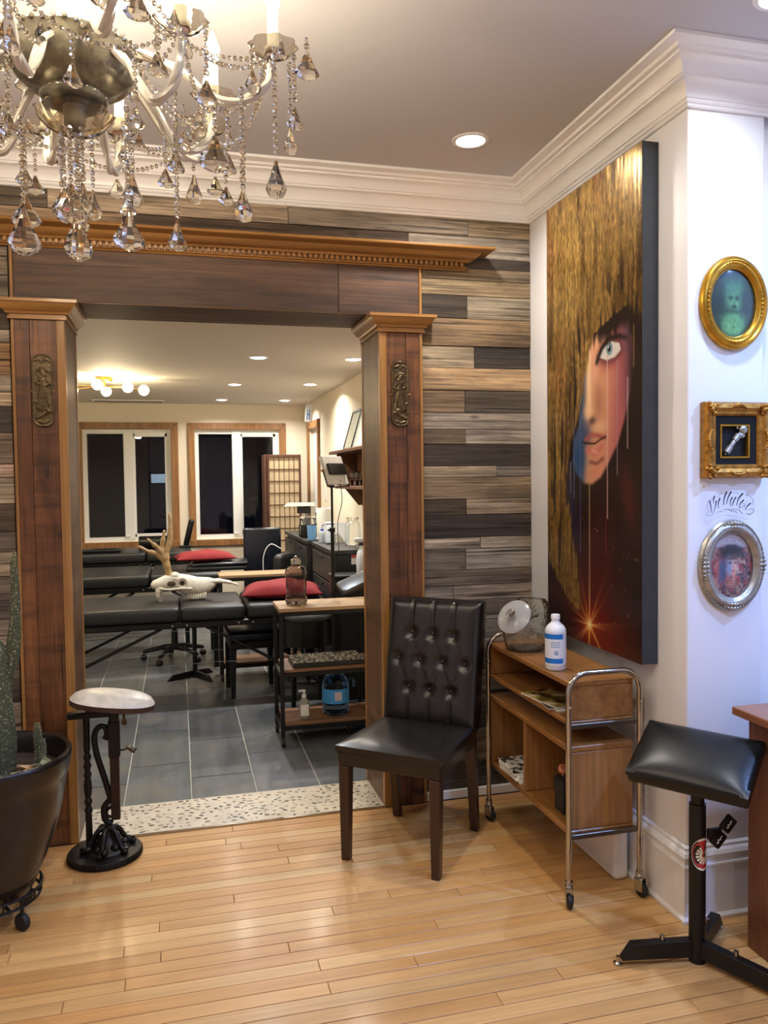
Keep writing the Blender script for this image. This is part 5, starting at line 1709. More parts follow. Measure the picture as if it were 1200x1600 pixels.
def bed(label, x0, x1, y0, y1, z, cuts, vis=True, mat='table_vinyl'):
    cx, cy = (x0 + x1) / 2, (y0 + y1) / 2
    t = thing('treatment_table', label, 'treatment table', (cx, cy, 0), 0, 'black treatment tables')
    M = TR(-cx, -cy, 0)
    xs = [x0] + cuts + [x1]
    for a, b in zip(xs[:-1], xs[1:]):
        MB(M).rbox(a + 0.004, b - 0.004, y0, y1, z - 0.098, z, 0.028, 4).build('cushion_section', MAT[mat], t, smooth=True, ang=60)
    fr = MB(M).rbox(x0 + 0.01, x1 - 0.01, y0 + 0.006, y1 - 0.006, z - 0.140, z - 0.0985, 0.006, 1).build('frame', MAT['black_leather'], t)
    for c in cuts:
        for s_ in (-0.05, 0.045):
            MB(M).lathe([(0.0001, 0), (0.008, 0), (0.006, 0.004), (0.0001, 0.005)], 12, M=TR(c + s_, y0 + 0.006, z - 0.12) @ RX(PI / 2)).build('bolt', MAT['chrome'], fr)
    for xx in (x0 + 0.06, x1 - 0.06):
        for yy in (y0 + 0.06, y1 - 0.06):
            MB(M).rbox(xx - 0.02, xx + 0.02, yy - 0.014, yy + 0.014, 0, z - 0.1405, 0.003, 1).build('leg', MAT['black_metal'], t)
    m_ = cuts[0]
    for yy in (y0 + 0.03, y1 - 0.03):
        for (xa, xe) in ((m_ - 0.12, x0 + 0.06), (m_ + 0.17, x1 - 0.06)):
            Lh = abs(xe - xa)
            za, ze = z - 0.14, max(z - 0.14 - 0.56 * Lh, 0.10)
            MB(M).tube([(xa, yy, za), (xe, yy, ze)], 0.011, 8).build('brace', MAT['black_metal'], t)
    for yy, zz in ((y0 + 0.03, 0.29), (y1 - 0.03, 0.24)):
        MB(M).tube([(x0 + 0.06, yy, zz - 0.02), (m_ + 0.2, yy, zz + 0.03), (x1 - 0.06, yy, zz)], 0.0015, 5).build('cable', plain('grey_cable', hexc('9a9a96'), .6), t)
    return t


bed('black treatment table in front, carrying the antlered skull', -1.18, 1.005, 5.44, 6.14, 0.70, [-0.005, 0.43])
bed('black treatment table in the middle row behind the skull', -1.5, 0.34, 6.66, 7.46, 0.79, [-0.235])
bed('black treatment table standing under the windows', -1.7, 0.12, 7.72, 8.36, 0.885, [-0.3])

# pillows


def pillow(name, label, loc, L, W_, h, mat, rotz=0, tilt=0.0, group=None):
    t = thing(name, label, 'pillow', loc, rotz, group)

    def sh(u, w, sg):
        a, b = 2 * u - 1, 2 * w - 1
        k = (1 - abs(a) ** 2.4) * (1 - abs(b) ** 2.4)
        ex = 1 - 0.07 * (1 - b * b) * abs(a) ** 3; ey = 1 - 0.09 * (1 - a * a) * abs(b) ** 3
        wob = 0.006 * math.sin(7 * a + 3 * b) * k
        lo = 0.18 if sg < 0 else 1.0
        return (a * L / 2 * ex, b * W_ / 2 * ey, h * 0.30 + sg * h * (0.62 if sg > 0 else 0.30) * max(k, 0) ** 0.55 + wob * (sg > 0) + 0.002 * sg)
    M = RY(tilt)
    MB(M).slab(lambda u, w: sh(u, w, 1), lambda u, w: sh(u, w, -1), 22, 18).build('cover', mat, t, smooth=True, ang=120)
    return t


pillow('red_pillow', 'red pillow on the front treatment table behind the brown water jug', (0.705, 5.70, 0.702), 0.57, 0.36, 0.135, MAT['red_cloth'], -0.12, 0.0, 'red pillows')
o = thing('blue_pad', 'blue-black pad folded on the middle table under a red pillow', 'pad', (0.30, 6.96, 0.7905), -0.05)
MB().rbox(-0.24, 0.26, -0.18, 0.18, 0.0, 0.035, 0.012, 3).build('lower_fold', MAT['table_vinyl'], o, smooth=True)
MB().rbox(-0.20, 0.27, -0.18, 0.18, 0.0355, 0.066, 0.014, 3, M=RY(-0.02)).build('upper_fold', MAT['navy_vinyl'], o, smooth=True)
pillow('red_pillow', 'red pillow on the middle table left of the black chair back', (0.21, 6.98, 0.858), 0.50, 0.32, 0.10, MAT['red_cloth'], 0.1, 0.0, 'red pillows')

# antlered skull
t = thing('antlered_skull', 'bleached animal skull with one large branching antler on the front table', 'skull', (0.06, 5.80, 0.70))
bone = plain('bleached_bone', hexc('e2dac6'), 0.6, var=0.12, nscale=40, bump=0.15)
ant = plain('antler', hexc('a8895c'), 0.5, var=0.25, nscale=30, bump=0.15)
sk = [(-.258, .118, .006, .018), (-.243, .115, .030, .045), (-.205, .118, .043, .060), (-.155, .134, .050, .066), (-.10, .136, .056, .072), (-.05, .116, .070, .070), (0, .100, .077, .060), (.06, .086, .074, .050), (.10, .087, .070, .046), (.14, .098, .056, .040), (.17, .108, .036, .034), (.19, .112, .020, .022)]
vs_, fs_ = [], []
n = 18
for (x_, zc, hz, hy) in sk:
    for k in range(n):
        a = 2 * PI * k / n
        rr = 1.0
        if -.20 < x_ < -.02 and (abs(a - 1.4 * PI) < .5 or abs(a - 1.6 * PI) < .5): rr = 1.0
        if -.15 < x_ < -.03 and (abs(math.sin(a) + 0.0) < .42): rr = .68
        vs_.append((x_, hy * math.cos(a) * rr, zc + hz * math.sin(a)))
for i in range(len(sk) - 1):
    for k in range(n):
        fs_.append((i * n + k, i * n + (k + 1) % n, (i + 1) * n + (k + 1) % n, (i + 1) * n + k))
fs_.append(tuple(range(n))); fs_.append(tuple((len(sk) - 1) * n + k for k in range(n)))
so = MB().add(vs_, fs_).build('cranium', bone, t, smooth=True, ang=70)
cav = plain('bone_hollow_shade', hexc('4a3c2e'), 0.9, var=0.4)  # dark colour on solid lumps stands for the shade inside the skull's hollows
for sy in (-1, 1):
    MB().lathe([(0.024, 0.0), (0.031, 0.004), (0.036, 0.0), (0.036, -0.010), (0.024, -0.010), (0.024, 0.0)], 20, M=TR(-0.045, sy * 0.070, 0.132) @ RX(-sy * PI / 2 * -.92)).build('eye_socket', bone, so, smooth=True)
    MB().sphere((-0.045, sy * 0.062, 0.132), 0.025, 16, 10, (1, .45, 1)).build('eye_hollow_shade', cav, so, smooth=True)
    MB().sphere((-0.118, sy * 0.060, 0.125), 0.022, 14, 10, (1.4, .5, .9)).build('temple_hollow_shade', cav, so, smooth=True)
    MB().tube(spline([(-.20, sy * .062, .095), (-.13, sy * .082, .088), (-.05, sy * .080, .092), (.02, sy * .060, .085)], 6), [.009] * 19, 8).build('cheek_arch', bone, so, smooth=True)
    MB().tube(spline([(0.15, sy * .020, .125), (0.22, sy * .018, .124), (0.29, sy * .013, .110), (0.345, sy * .006, .090)], 6), [.016] * 7 + [.012] * 6 + [.007] * 5 + [.002], 10).build('nasal_bone', bone, so, smooth=True)
    tt = MB()
    for k in range(8):
        tt.rbox(-.008, .008, -.008, .008, -0.020, 0.02, .004, 2, M=TR(-0.005 + k * .0165, sy * .034, 0.024 + abs(k - 3.5) * .002) @ RY(.15))
    stuff(tt.build('tooth_row', bone, so, smooth=True))
    MB().tube(spline([(-.20, sy * .045, .095), (-.205, sy * .052, .05), (-.19, sy * .050, .004)], 5), [.024] * 4 + [.018] * 4 + [.013] * 3, 10).build('jaw_hinge', bone, so, smooth=True)
    MB().sphere((-0.095, sy * 0.03, 0.178), 0.026, 12, 8, (1.2, 1, .8)).build('antler_base', bone, so, smooth=True)
an_ = MB()
an_.tube(spline([(-.125, -.01, .165), (-.135, -.01, .20), (-.150, -.01, .26), (-.165, 0, .33)], 6), [.026] * 4 + [.022] * 6 + [.026] * 5 + [.034] * 4, 12)
an_.tube(spline([(-.155, 0, .26), (-.15, 0, .34), (-.125, 0, .42), (-.118, 0, .52), (-.120, 0, .62)], 6), [.024] * 6 + [.022] * 6 + [.018] * 6 + [.012] * 6 + [.003], 12)
an_.tube(spline([(-.165, 0, .31), (-.175, 0, .38), (-.165, 0, .45), (-.158, .0, .50)], 6), [.022] * 6 + [.017] * 6 + [.010] * 6 + [.003], 12)
an_.tube(spline([(-.165, -.01, .32), (-.20, -.02, .37), (-.24, -.03, .41), (-.275, -.03, .445)], 6), [.020] * 6 + [.016] * 6 + [.009] * 6 + [.003], 12)
an_.tube(spline([(-.155, 0, .28), (-.21, -.01, .33), (-.27, -.03, .355), (-.335, -.04, .395)], 6), [.022] * 6 + [.018] * 6 + [.011] * 6 + [.003], 12)
an_.lathe([(.020, .158), (.030, .165), (.032, .175), (.024, .182)], 14, M=TR(-.125, -.008, 0))
an_.build('antler', ant, t, smooth=True, ang=80)


# steel and wood carts
def shelf_cart(label, x0, x1, y0, y1, zt, zs):
    cx, cy = (x0 + x1) / 2, (y0 + y1) / 2
    t = thing('shelf_trolley', label, 'trolley', (cx, cy, 0), 0, 'black steel and wood trolleys')
    M = TR(-cx, -cy, 0)
    MB(M).rbox(x0, x1, y0, y1, zt - 0.022, zt, 0.003, 1).build('top_board', MAT['rustic_top'], t)
    for z_ in zs:
        MB(M).rbox(x0 + 0.024, x1 - 0.024, y0 + 0.004, y1 - 0.004, z_ - 0.018, z_, 0.003, 1).build('shelf', MAT['rustic_shelf'], t)
    for xx in (x0, x1 - 0.023):
        for yy in (y0, y1 - 0.023):
            po_ = MB(M).rbox(xx, xx + 0.023, yy, yy + 0.023, 0.055, zt - 0.0225, 0.002, 1).build('post', MAT['black_metal'], t)
            MB(M).lathe([(0.0001, -0.010), (0.021, -0.010), (0.024, -0.005), (0.024, 0.005), (0.021, 0.010), (0.0001, 0.010)], 18, M=TR(xx + 0.0115, yy + 0.0, 0.0245) @ RY(PI / 2)).tube([(xx + .0115, yy + .0115, .03), (xx + .0115, yy + .0115, .058)], .009, 8).build('caster', MAT['rubber'], po_, smooth=True)
    for z_ in [zt - 0.0225] + [q - 0.0185 for q in zs]:
        for yy in (y0, y1 - 0.020):
            MB(M).rbox(x0 + 0.0235, x1 - 0.0235, yy, yy + 0.020, z_ - 0.024, z_, 0.002, 1).build('rail', MAT['black_metal'], t)
        for xx in (x0, x1 - 0.020):
            MB(M).rbox(xx, xx + 0.020, y0 + 0.0235, y1 - 0.0235, z_ - 0.024, z_, 0.002, 1).build('end_rail', MAT['black_metal'], t)
    return t


shelf_cart('black trolley with wooden shelves carrying the brown water jug', 0.545, 1.335, 4.55, 4.87, 0.80, [0.445, 0.135])
shelf_cart('black trolley with wooden shelves behind the front treatment table', 0.29, 0.965, 6.19, 6.46, 0.815, [0.14])

# brown water jug
o = thing('water_jug', 'smoky brown plastic water jug with silver cap on the trolley', 'bottle', (0.668, 4.715, 0.8005))
pr = [(0.0001, 0.001), (0.056, 0.001), (0.064, 0.008), (0.064, 0.022), (0.060, 0.026), (0.064, 0.031), (0.064, 0.048), (0.058, 0.053), (0.060, 0.090), (0.056, 0.095), (0.061, 0.100), (0.061, 0.150), (0.065, 0.156), (0.065, 0.170), (0.066, 0.190), (0.060, 0.208), (0.045, 0.222), (0.026, 0.228), (0.026, 0.245)]
MB().lathe(pr + [(r_ - 0.003, z_) for r_, z_ in pr[::-1][:-3]] + [(0.0001, 0.006)], 36).build('jug_body', MAT['brown_glass'], o, smooth=True, ang=50)
MB().lathe([(0.029, 0.236), (0.031, 0.238), (0.031, 0.262), (0.026, 0.267), (0.0001, 0.267)], 24).build('cap', MAT['chrome'], o, smooth=True)
MB().tube([(0.012 * math.cos(2 * PI * k / 20), 0.0, 0.271 + 0.011 * math.sin(2 * PI * k / 20)) for k in range(20)], 0.0025, 6, closed=True).build('carry_loop', MAT['chrome'], o)
# mosaic box on the middle shelf
o = thing('mosaic_tray', 'dark tray with a pebble mosaic top on the trolley middle shelf', 'tray', (0.84, 4.70, 0.4455))
MB().rbox(-0.215, 0.215, -0.125, 0.12, 0.0, 0.028, 0.003, 1).build('tray_body', MAT['black_plastic'], o)
mz = MB(); mc = []
mcs = ['b9ab90', '6d6250', '2c2823', '8f8268', 'd2c7ad', '4a4438', '77705c', '1d1a17']
for j in range(16):
    for i in range(30):
        cx, cy = -0.21 + 0.42 * (i + .5 + (j % 2) * .4) / 30.5, -0.12 + 0.235 * (j + .5) / 16
        n = 6; rx, ry = random.uniform(.005, .0078), random.uniform(.005, .0075); a0 = random.random()
        p0 = [(cx + rx * math.cos(a0 + 2 * PI * k / n), cy + ry * math.sin(a0 + 2 * PI * k / n), .028) for k in range(n)]
        p1 = [(cx + (p[0] - cx) * .7, cy + (p[1] - cy) * .7, .0325) for p in p0]
        mz.add(p0 + p1, [tuple(range(n, 2 * n))] + [(k, (k + 1) % n, n + (k + 1) % n, n + k) for k in range(n)])
        mc += [(*hexc(random.choice(mcs)), 1)] * (2 * n)
mo = stuff(mz.build('mosaic_pebbles', MAT['print_gloss'], o, fix=False)); colour_mesh(mo, mc)
# soap and blue jug on the bottom shelf
o = thing('soap_bottle', 'clear pump soap bottle on the trolley bottom shelf', 'bottle', (0.69, 4.62, 0.1355))
MB().lathe([(0.0001, 0.001), (0.030, 0.001), (0.033, 0.010), (0.033, 0.085), (0.028, 0.108), (0.014, 0.120), (0.012, 0.128), (0.0001, 0.128)], 28, sy=.7).build('bottle_body', plain('clear_soap', hexc('b9b4a8'), 0.15, var=0.05, Transmission_Weight=0.5), o, smooth=True)
MB().rbox(-0.024, 0.024, -0.0245, -0.0225, 0.022, 0.088, 0.0009, 1).build('label', MAT['paper'], o)
MB().lathe([(0.013, 0.124), (0.014, 0.140), (0.007, 0.144), (0.005, 0.162), (0.0001, 0.162)], 16).rbox(-0.034, 0.010, -0.007, 0.007, 0.160, 0.172, 0.004, 2).build('pump', MAT['white_plastic'], o, smooth=True)
o = thing('blue_jug', 'large blue water jug on the trolley bottom shelf', 'bottle', (0.89, 4.68, 0.1355))
pr = [(0.0001, 0.001), (0.070, 0.001), (0.080, 0.012), (0.082, 0.06), (0.079, 0.066), (0.082, 0.072), (0.082, 0.165), (0.078, 0.190), (0.060, 0.225), (0.040, 0.242), (0.026, 0.248), (0.026, 0.262), (0.0001, 0.262)]
MB().lathe(pr, 32).build('jug_body', MAT['blue_glass'], o, smooth=True, ang=60)
MB().lathe([(0.028, 0.250), (0.029, 0.252), (0.029, 0.272), (0.0001, 0.274)], 20).build('cap', plain('blue_cap', hexc('1d3f8f'), 0.4), o, smooth=True)
fa = math.atan2(-4.68, -0.89)
wrap(0.075, 0.160, fa - 1.3, fa + 1.4, plain('sky_blue_label', hexc('3f8fd0'), 0.35), 'label', 0.0826)
wrap(0.095, 0.145, fa - .05, fa + .45, plain('pale_pink_print', hexc('c9b3bf'), 0.4), 'label_print', 0.083)
MB().tube(spline([(0.055, -0.055, 0.20), (0.095, -0.06, 0.215), (0.10, -0.06, 0.17)], 5), 0.006, 8).build('handle', MAT['blue_glass'], o, smooth=True)

# low black stool chairs
def padded_stool(label, x, y, rz):
    t = thing('padded_stool', label, 'stool', (x, y, 0), rz)
    MB().rbox(-.19, .19, -.19, .19, .40, .470, .028, 4).build('seat', MAT['navy_vinyl'], t, smooth=True, ang=60)
    MB().rbox(-.175, .175, -.175, .175, .345, .399, .005, 1).build('apron', MAT['black_leather'], t)
    for sx in (-1, 1):
        for sy in (-1, 1):
            leg(sx * .155, sy * .155, sx * .16, sy * .16, .344, .044, .030).build('leg', MAT['black_metal'], t)


padded_stool('glossy black padded stool under the front treatment table', 0.50, 5.86, 0.05)
# leather chair back behind the trolley
t = thing('parsons_chair', 'plain black leather high-back chair in front of the second window', 'chair', (0.742, 7.62, 0), 0)
MB().rbox(-.172, .172, -.24, -.19, .45, 1.105, .02, 4).build('backrest', MAT['navy_vinyl'], t, smooth=True)
MB().rbox(-.172, .172, -.19, .20, .40, .475, .02, 3).build('seat', MAT['navy_vinyl'], t, smooth=True)
for sx in (-1, 1):
    for yy in (-.21, .17):
        leg(sx * .148, yy, sx * .148, yy, .45 if yy < 0 else .40, .042, .030).build('leg', MAT['espresso'], t)
# office stool: star base with gas lift under the tables
t = thing('swivel_chair', 'black swivel chair with five-star caster base and rounded back', 'chair', (-0.055, 7.10, 0))
MB().tube([(0, 0, .10), (0, 0, .26)], .028, 14).tube([(0, 0, .26), (0, 0, .44)], .017, 12).build('gas_lift', MAT['black_plastic'], t, smooth=True)
for k in range(5):
    a = 2 * PI * k / 5 + .45
    ar = MB(RZ(a)).tube(spline([(0, 0, .115), (.12, 0, .105), (.27, 0, .072)], 6), [.026] * 6 + [.018] * 6 + [.013], 8).build('base_arm', MAT['black_plastic'], t, smooth=True)
    MB(RZ(a)).lathe([(.0001, -.020), (.024, -.020), (.0265, -.012), (.0265, .012), (.024, .020), (.0001, .020)], 16, M=TR(.265, 0, .0268) @ RX(PI / 2)).build('caster', MAT['rubber'], ar, smooth=True)
MB().rbox(-.20, .20, -.20, .20, .44, .515, .03, 4).build('seat', MAT['black_leather'], t, smooth=True)
# round black stool near the trolley
t = thing('round_stool', 'round black stool with grey top behind the trolley', 'stool', (0.815, 5.22, 0))
MB().lathe([(.0001, .62), (.15, .62), (.16, .632), (.16, .650), (.15, .662), (.0001, .665)], 32).build('seat', plain('grey_stool_vinyl', hexc('4c4e4e'), 0.35), t, smooth=True)
MB().lathe([(.150, .45), (.155, .452), (.155, .618), (.0001, .618)], 32).build('skirt', MAT['black_leather'], t, smooth=True)
for k in range(4):
    a = 2 * PI * k / 4 + .6
    MB().tube([(.12 * math.cos(a), .12 * math.sin(a), .60), (.15 * math.cos(a), .15 * math.sin(a), 0.0)], .012, 8).build('leg', MAT['black_metal'], t)
MB().tube([(.137 * math.cos(2 * PI * k / 24), .137 * math.sin(2 * PI * k / 24), .22) for k in range(24)], .007, 6, closed=True).build('foot_ring', MAT['black_metal'], t)
# tripod arm rest post under the front table
t = thing('tripod_stand', 'black tripod post stand standing under the front treatment table', 'stand', (0.10, 6.42, 0))
MB().tube([(0, 0, .0), (0, 0, .60)], .018, 12).build('post', MAT['black_metal'], t, smooth=True)
for (lx, ly) in ((-.21, -.10), (.12, -.22), (.14, .12)):
    L = math.hypot(lx, ly)
    MB(RZ(math.atan2(ly, lx))).add([(0, -.012, .006), (L, -.012, .0), (L, .012, .0), (0, .012, .006), (0, -.012, .055), (L - .05, -.012, .042), (L - .05, .012, .042), (0, .012, .055)],
                                   [(3, 2, 1, 0), (4, 5, 6, 7), (0, 1, 5, 4), (1, 2, 6, 5), (2, 3, 7, 6), (3, 0, 4, 7)]).build('base_leg', MAT['black_metal'], t)
# pads by the windows
o = thing('armrest_pad', 'flat black arm rest pad lying on the window treatment table', 'arm rest', (-0.70, 7.86, 0.886))
MB().rbox(-.17, .17, -.09, .09, 0.0, .034, .012, 3).build('pad', MAT['black_leather'], o, smooth=True)
MB().rbox(-.03, .03, -.03, .03, -.0, .004, .001, 1).build('plate', MAT['black_metal'], o)
o = thing('bolster', 'rounded black bolster on the window table behind the antler', 'bolster', (-0.225, 7.98, 0.886))
MB().tube([(-.15, 0, .068), (-.145, 0, .068), (.145, 0, .068), (.15, 0, .068)], [.045, .066, .066, .045], 22).build('bolster_body', MAT['black_leather'], o, smooth=True, ang=50)
o = thing('leaning_pad', 'narrow black pad propped upright between the two windows', 'pad', (0.06, 8.16, 0.886))
MB(RY(0.24)).rbox(-.028, .028, -.06, .06, 0.012, .285, .024, 4).build('pad', MAT['black_leather'], o, smooth=True)
MB().rbox(-.06, .06, -.07, .07, 0.0, .02, .004, 1).build('foot_plate', MAT['black_metal'], o)

# folding shoji screen
t = thing('shoji_screen', 'brown lattice folding screen with paper panes beside the second window', 'screen', (1.07, 8.30, 0), 0)
wdk = wood('screen_wood', [(0.2, hexc('3c2418')), (0.5, hexc('5a3726')), (0.8, hexc('6e4833'))], 'Z', 1, .5, .05)
ricep = plain('rice_paper', hexc('c7b391'), 0.8, var=0.05)
W_, H_ = 0.35, 1.805
x0 = -W_ / 2
for a, b in ((x0, x0 + .022), (-x0 - .022, -x0)):
    MB().rbox(a, b, -.014, .014, 0, H_, .002, 1).build('stile', wdk, t)
for z_ in (0.03, H_ - .03):
    MB().rbox(x0 + .022, -x0 - .022, -.013, .013, z_ - .02 if z_ < 1 else z_, z_ + .03 if z_ < 1 else H_, .002, 1).build('rail', wdk, t)
MB().box(x0 + .02, -x0 - .02, .001, .004, .05, H_ - .02).build('paper_pane', ricep, t)
nrow = 14
for k in range(1, nrow):
    z_ = .06 + (H_ - .09) * k / nrow
    MB().box(x0 + .022, -x0 - .022, -.007, .0, z_ - .004, z_ + .004).build('lattice_bar', wdk, t)
for k in range(1, 6):
    xx = x0 + .022 + (W_ - .044) * k / 6
    MB().box(xx - .003, xx + .003, -.0065, .0, .06, H_ - .03).build('lattice_upright', wdk, t)
MB().rbox(x0 - .03, x0 - .002, -.01, .26, 0, H_, .002, 1, M=TR(0, .012, 0)).build('folded_leaf', wdk, t)

# black drawer towers along the right wall


def drawers(label, x0, x1, y0, y1, zt, rows, cols_):
    cx, cy = (x0 + x1) / 2, (y0 + y1) / 2
    t = thing('drawer_tower', label, 'drawers', (cx, cy, 0), 0, 'black drawer towers')
    M = TR(-cx, -cy, 0)
    MB(M).rbox(x0 + .012, x1, y0, y1, 0, zt - .031, .004, 1).build('body', MAT['black_plastic'], t)
    MB(M).rbox(x0 - .012, x1, y0 - .012, y1 + .004, zt - .03, zt, .005, 2).build('top', MAT['drawer_black'], t)
    for j in range(rows):
        za = .05 + (zt - .10) * j / rows; zb = .05 + (zt - .10) * (j + 1) / rows
        for i in range(cols_):
            ya = y0 + .012 + (y1 - y0 - .024) * i / cols_; yb = y0 + .012 + (y1 - y0 - .024) * (i + 1) / cols_
            dr = MB(M).rbox(x0 - .006, x0 + .0115, ya + .005, yb - .005, za + .006, zb - .006, .004, 2).build('drawer', MAT['drawer_black'], t)
            MB(M).rbox(x0 - .016, x0 - .0062, (ya + yb) / 2 - .06, (ya + yb) / 2 + .06, zb - .035, zb - .022, .003, 1).build('handle', MAT['black_metal'], dr)
    return t


drawers('black drawer tower nearest the opening with glass jar on top', 1.025, XB - .002, 5.40, 6.26, 1.05, 5, 1)
drawers('black drawer tower farther back behind the blue cup', 1.00, XB - .002, 6.40, 7.70, 1.05, 4, 2)
o = thing('label_sticker', 'red and white sticker on the near side of the black drawers', 'sticker', (1.18, 5.384, 1.0))
MB().box(-.032, .032, 0, .0015, -.05, .016).build('paper', MAT['paper'], o)
MB().box(-.032, .032, -.0008, 0, -.005, .016).build('red_band', plain('red_print', hexc('b0353a'), .5), o)
o = thing('side_cabinet', 'low black cabinet beside the drawer tower holding the spray bottle', 'cabinet', (1.19, 5.20, 0))
MB().rbox(-.20, .178, -.02, .17, .68, .885, .004, 1).build('body', MAT['black_plastic'], o)
MB().rbox(-.21, .178, -.03, .175, .886, .90, .004, 2).build('top', MAT['drawer_black'], o)
for sx in (-.17, .15):
    for sy in (.0, .15):
        MB().rbox(sx - .012, sx + .012, sy - .012, sy + .012, 0, .68, .002, 1).build('leg', MAT['black_metal'], o)

# items on the drawers
Z1 = 1.0505
o = thing('spray_bottle', 'white trigger spray bottle next to the right column', 'bottle', (1.185, 5.22, .9005))
MB().lathe([(.0001, .001), (.034, .001), (.037, .008), (.037, .12), (.030, .15), (.016, .178), (.015, .195), (.0001, .195)], 28).build('bottle_body', MAT['white_plastic'], o, smooth=True)
MB().lathe([(.018, .193), (.019, .196), (.019, .212), (.0001, .213)], 20).build('collar', plain('navy_collar', hexc('1b2340'), .4), o, smooth=True)
MB().rbox(-.05, .018, -.011, .011, .214, .245, .008, 3).tube(spline([(-.02, 0, .22), (-.035, 0, .20), (-.03, 0, .18)], 4), .005, 6).build('trigger_head', MAT['white_plastic'], o, smooth=True)
o = thing('storage_jar', 'large clear glass jar on the near black drawers', 'jar', (1.25, 5.80, Z1))
pr = [(.0001, .001), (.052, .001), (.056, .010), (.056, .145), (.050, .165), (.038, .178), (.040, .182), (.040, .196)]
MB().lathe(pr + [(r_ - .003, z_) for r_, z_ in pr[::-1][:-2]] + [(.0001, .006)], 28).build('jar_body', MAT['clear_glass'], o, smooth=True, ang=50)
MB().lathe([(.043, .190), (.044, .192), (.044, .206), (.0001, .208)], 28).build('lid', MAT['clear_glass'], o, smooth=True)
o = thing('price_card', 'white card leaning on an easel behind the glass jar', 'card', (1.215, 6.03, Z1), math.radians(-20))
MB(RX(-.42)).rbox(-.05, .05, 0, .004, .004, .165, .001, 1).build('card', MAT['paper'], o)
MB().tube([(0, .075, .0), (0, .06, .13)], .003, 6).build('prop', MAT['black_metal'], o)
o = thing('wash_bottle', 'clear squeeze bottle with a blue cap on the near drawers', 'bottle', (1.072, 6.10, Z1))
MB().lathe([(.0001, .001), (.026, .001), (.027, .006), (.027, .075), (.020, .088), (.011, .092), (.0001, .092)], 20).build('bottle_body', plain('frosted_plastic', hexc('cfd6da'), .3, Transmission_Weight=.4), o, smooth=True)
MB().lathe([(.013, .090), (.013, .106), (.0001, .108)], 16).tube(spline([(0, 0, .106), (0, 0, .13), (.012, 0, .14), (.02, 0, .128)], 4), .003, 6).build('nozzle_cap', plain('blue_nozzle', hexc('2d4fa8'), .4), o, smooth=True)
o = thing('white_canister', 'translucent white canister beside the squeeze bottle', 'container', (1.112, 5.98, Z1))
MB().rbox(-.036, .036, -.036, .036, 0.0, .150, .014, 3).build('body', plain('translucent_tub', hexc('dfe6ea'), .3), o, smooth=True)
MB().rbox(-.038, .038, -.038, .038, .1505, .165, .006, 2).build('lid', MAT['white_plastic'], o, smooth=True)
o = thing('paper_towel', 'roll of white paper towels standing on the far drawers', 'paper towel', (1.185, 6.58, Z1))
MB().lathe([(.018, .001), (.070, .001), (.072, .006), (.072, .246), (.070, .250), (.018, .250), (.018, .001)], 32).build('roll', plain('tissue', hexc('eeeada'), .9, var=.02), o, smooth=True, ang=40)
MB().tube([(0, 0, 0), (0, 0, .255)], .016, 12).build('core', plain('cardboard', hexc('a58a66'), .8), o)
o = thing('blue_cup', 'sky blue tumbler on the far drawers', 'cup', (1.048, 6.44, Z1))
MB().lathe([(.0001, .001), (.034, .001), (.040, .115), (.037, .115), (.031, .006), (.0001, .006)], 28).build('cup_body', plain('blue_plastic', hexc('6b9cc8'), .4), o, smooth=True, ang=50)
for k, (x_, y_) in enumerate(((1.04, 6.70), (1.135, 6.76))):
    o = thing('glass_canister', ['dark filled glass canister with lid, left of the pair', 'dark filled glass canister with lid, right of the pair'][k], 'jar', (x_, y_, Z1), 0, 'glass canisters on the drawers')
    MB().lathe([(.0001, .001), (.044, .001), (.047, .008), (.047, .15), (.040, .165), (.0001, .165)], 24).build('jar_body', MAT['clear_glass'], o, smooth=True)
    MB().lathe([(.0001, .006), (.042, .006), (.042, .105), (.0001, .11)], 20).build('contents', plain('dark_contents', hexc('3a3a38'), .8, var=.5, nscale=80), o, smooth=True)
    MB().lathe([(.048, .166), (.050, .170), (.048, .180), (.010, .186), (.008, .195), (.013, .203), (.0001, .208)], 24).build('lid', MAT['clear_glass'], o, smooth=True)
o = thing('ink_bottles', 'small dark bottle with white label at the end of the drawers', 'bottle', (1.03, 6.86, Z1))
MB().lathe([(.0001, .001), (.028, .001), (.028, .10), (.012, .12), (.012, .15), (.0001, .152)], 18).build('bottle_body', MAT['black_plastic'], o, smooth=True)
MB().rbox(-.02, .02, -.0295, -.0285, .02, .09, .0004, 1).build('label', MAT['paper'], o)
o = thing('paper_stack', 'stack of white papers on the far black drawers', 'papers', (1.10, 6.55, Z1 - .0003), .2)
o.location = (1.16, 6.455, Z1)
MB().rbox(-.06, .06, -.045, .045, 0, .012, .001, 1).build('sheets', MAT['paper'], o)
# flat lamp head over the far drawers
t = thing('desk_lamp', 'flat white lamp head on a dark arm above the far drawers', 'lamp', (1.06, 7.12, Z1))
MB().add([(-.16, -.06, .255), (.12, -.06, .255), (.15, .06, .255), (-.12, .06, .255), (-.13, -.05, .285), (.12, -.05, .285), (.14, .05, .285), (-.11, .05, .285)], [(3, 2, 1, 0), (4, 5, 6, 7), (0, 1, 5, 4), (1, 2, 6, 5), (2, 3, 7, 6), (3, 0, 4, 7)]).build('lamp_head', plain('grey_lamp_shell', hexc('b4b4ac'), .5), t)
MB().rbox(-.03, .09, -.02, .02, .19, .254, .004, 1).build('arm_block', MAT['black_plastic'], t)
MB().tube([(.05, 0, 0.012), (.05, 0, .20)], .010, 10).build('stem', MAT['black_metal'], t)
MB().lathe([(.0001, 0), (.07, 0), (.07, .008), (.0001, .012)], 24, M=TR(.05, 0, 0)).build('lamp_foot', MAT['black_metal'], t)
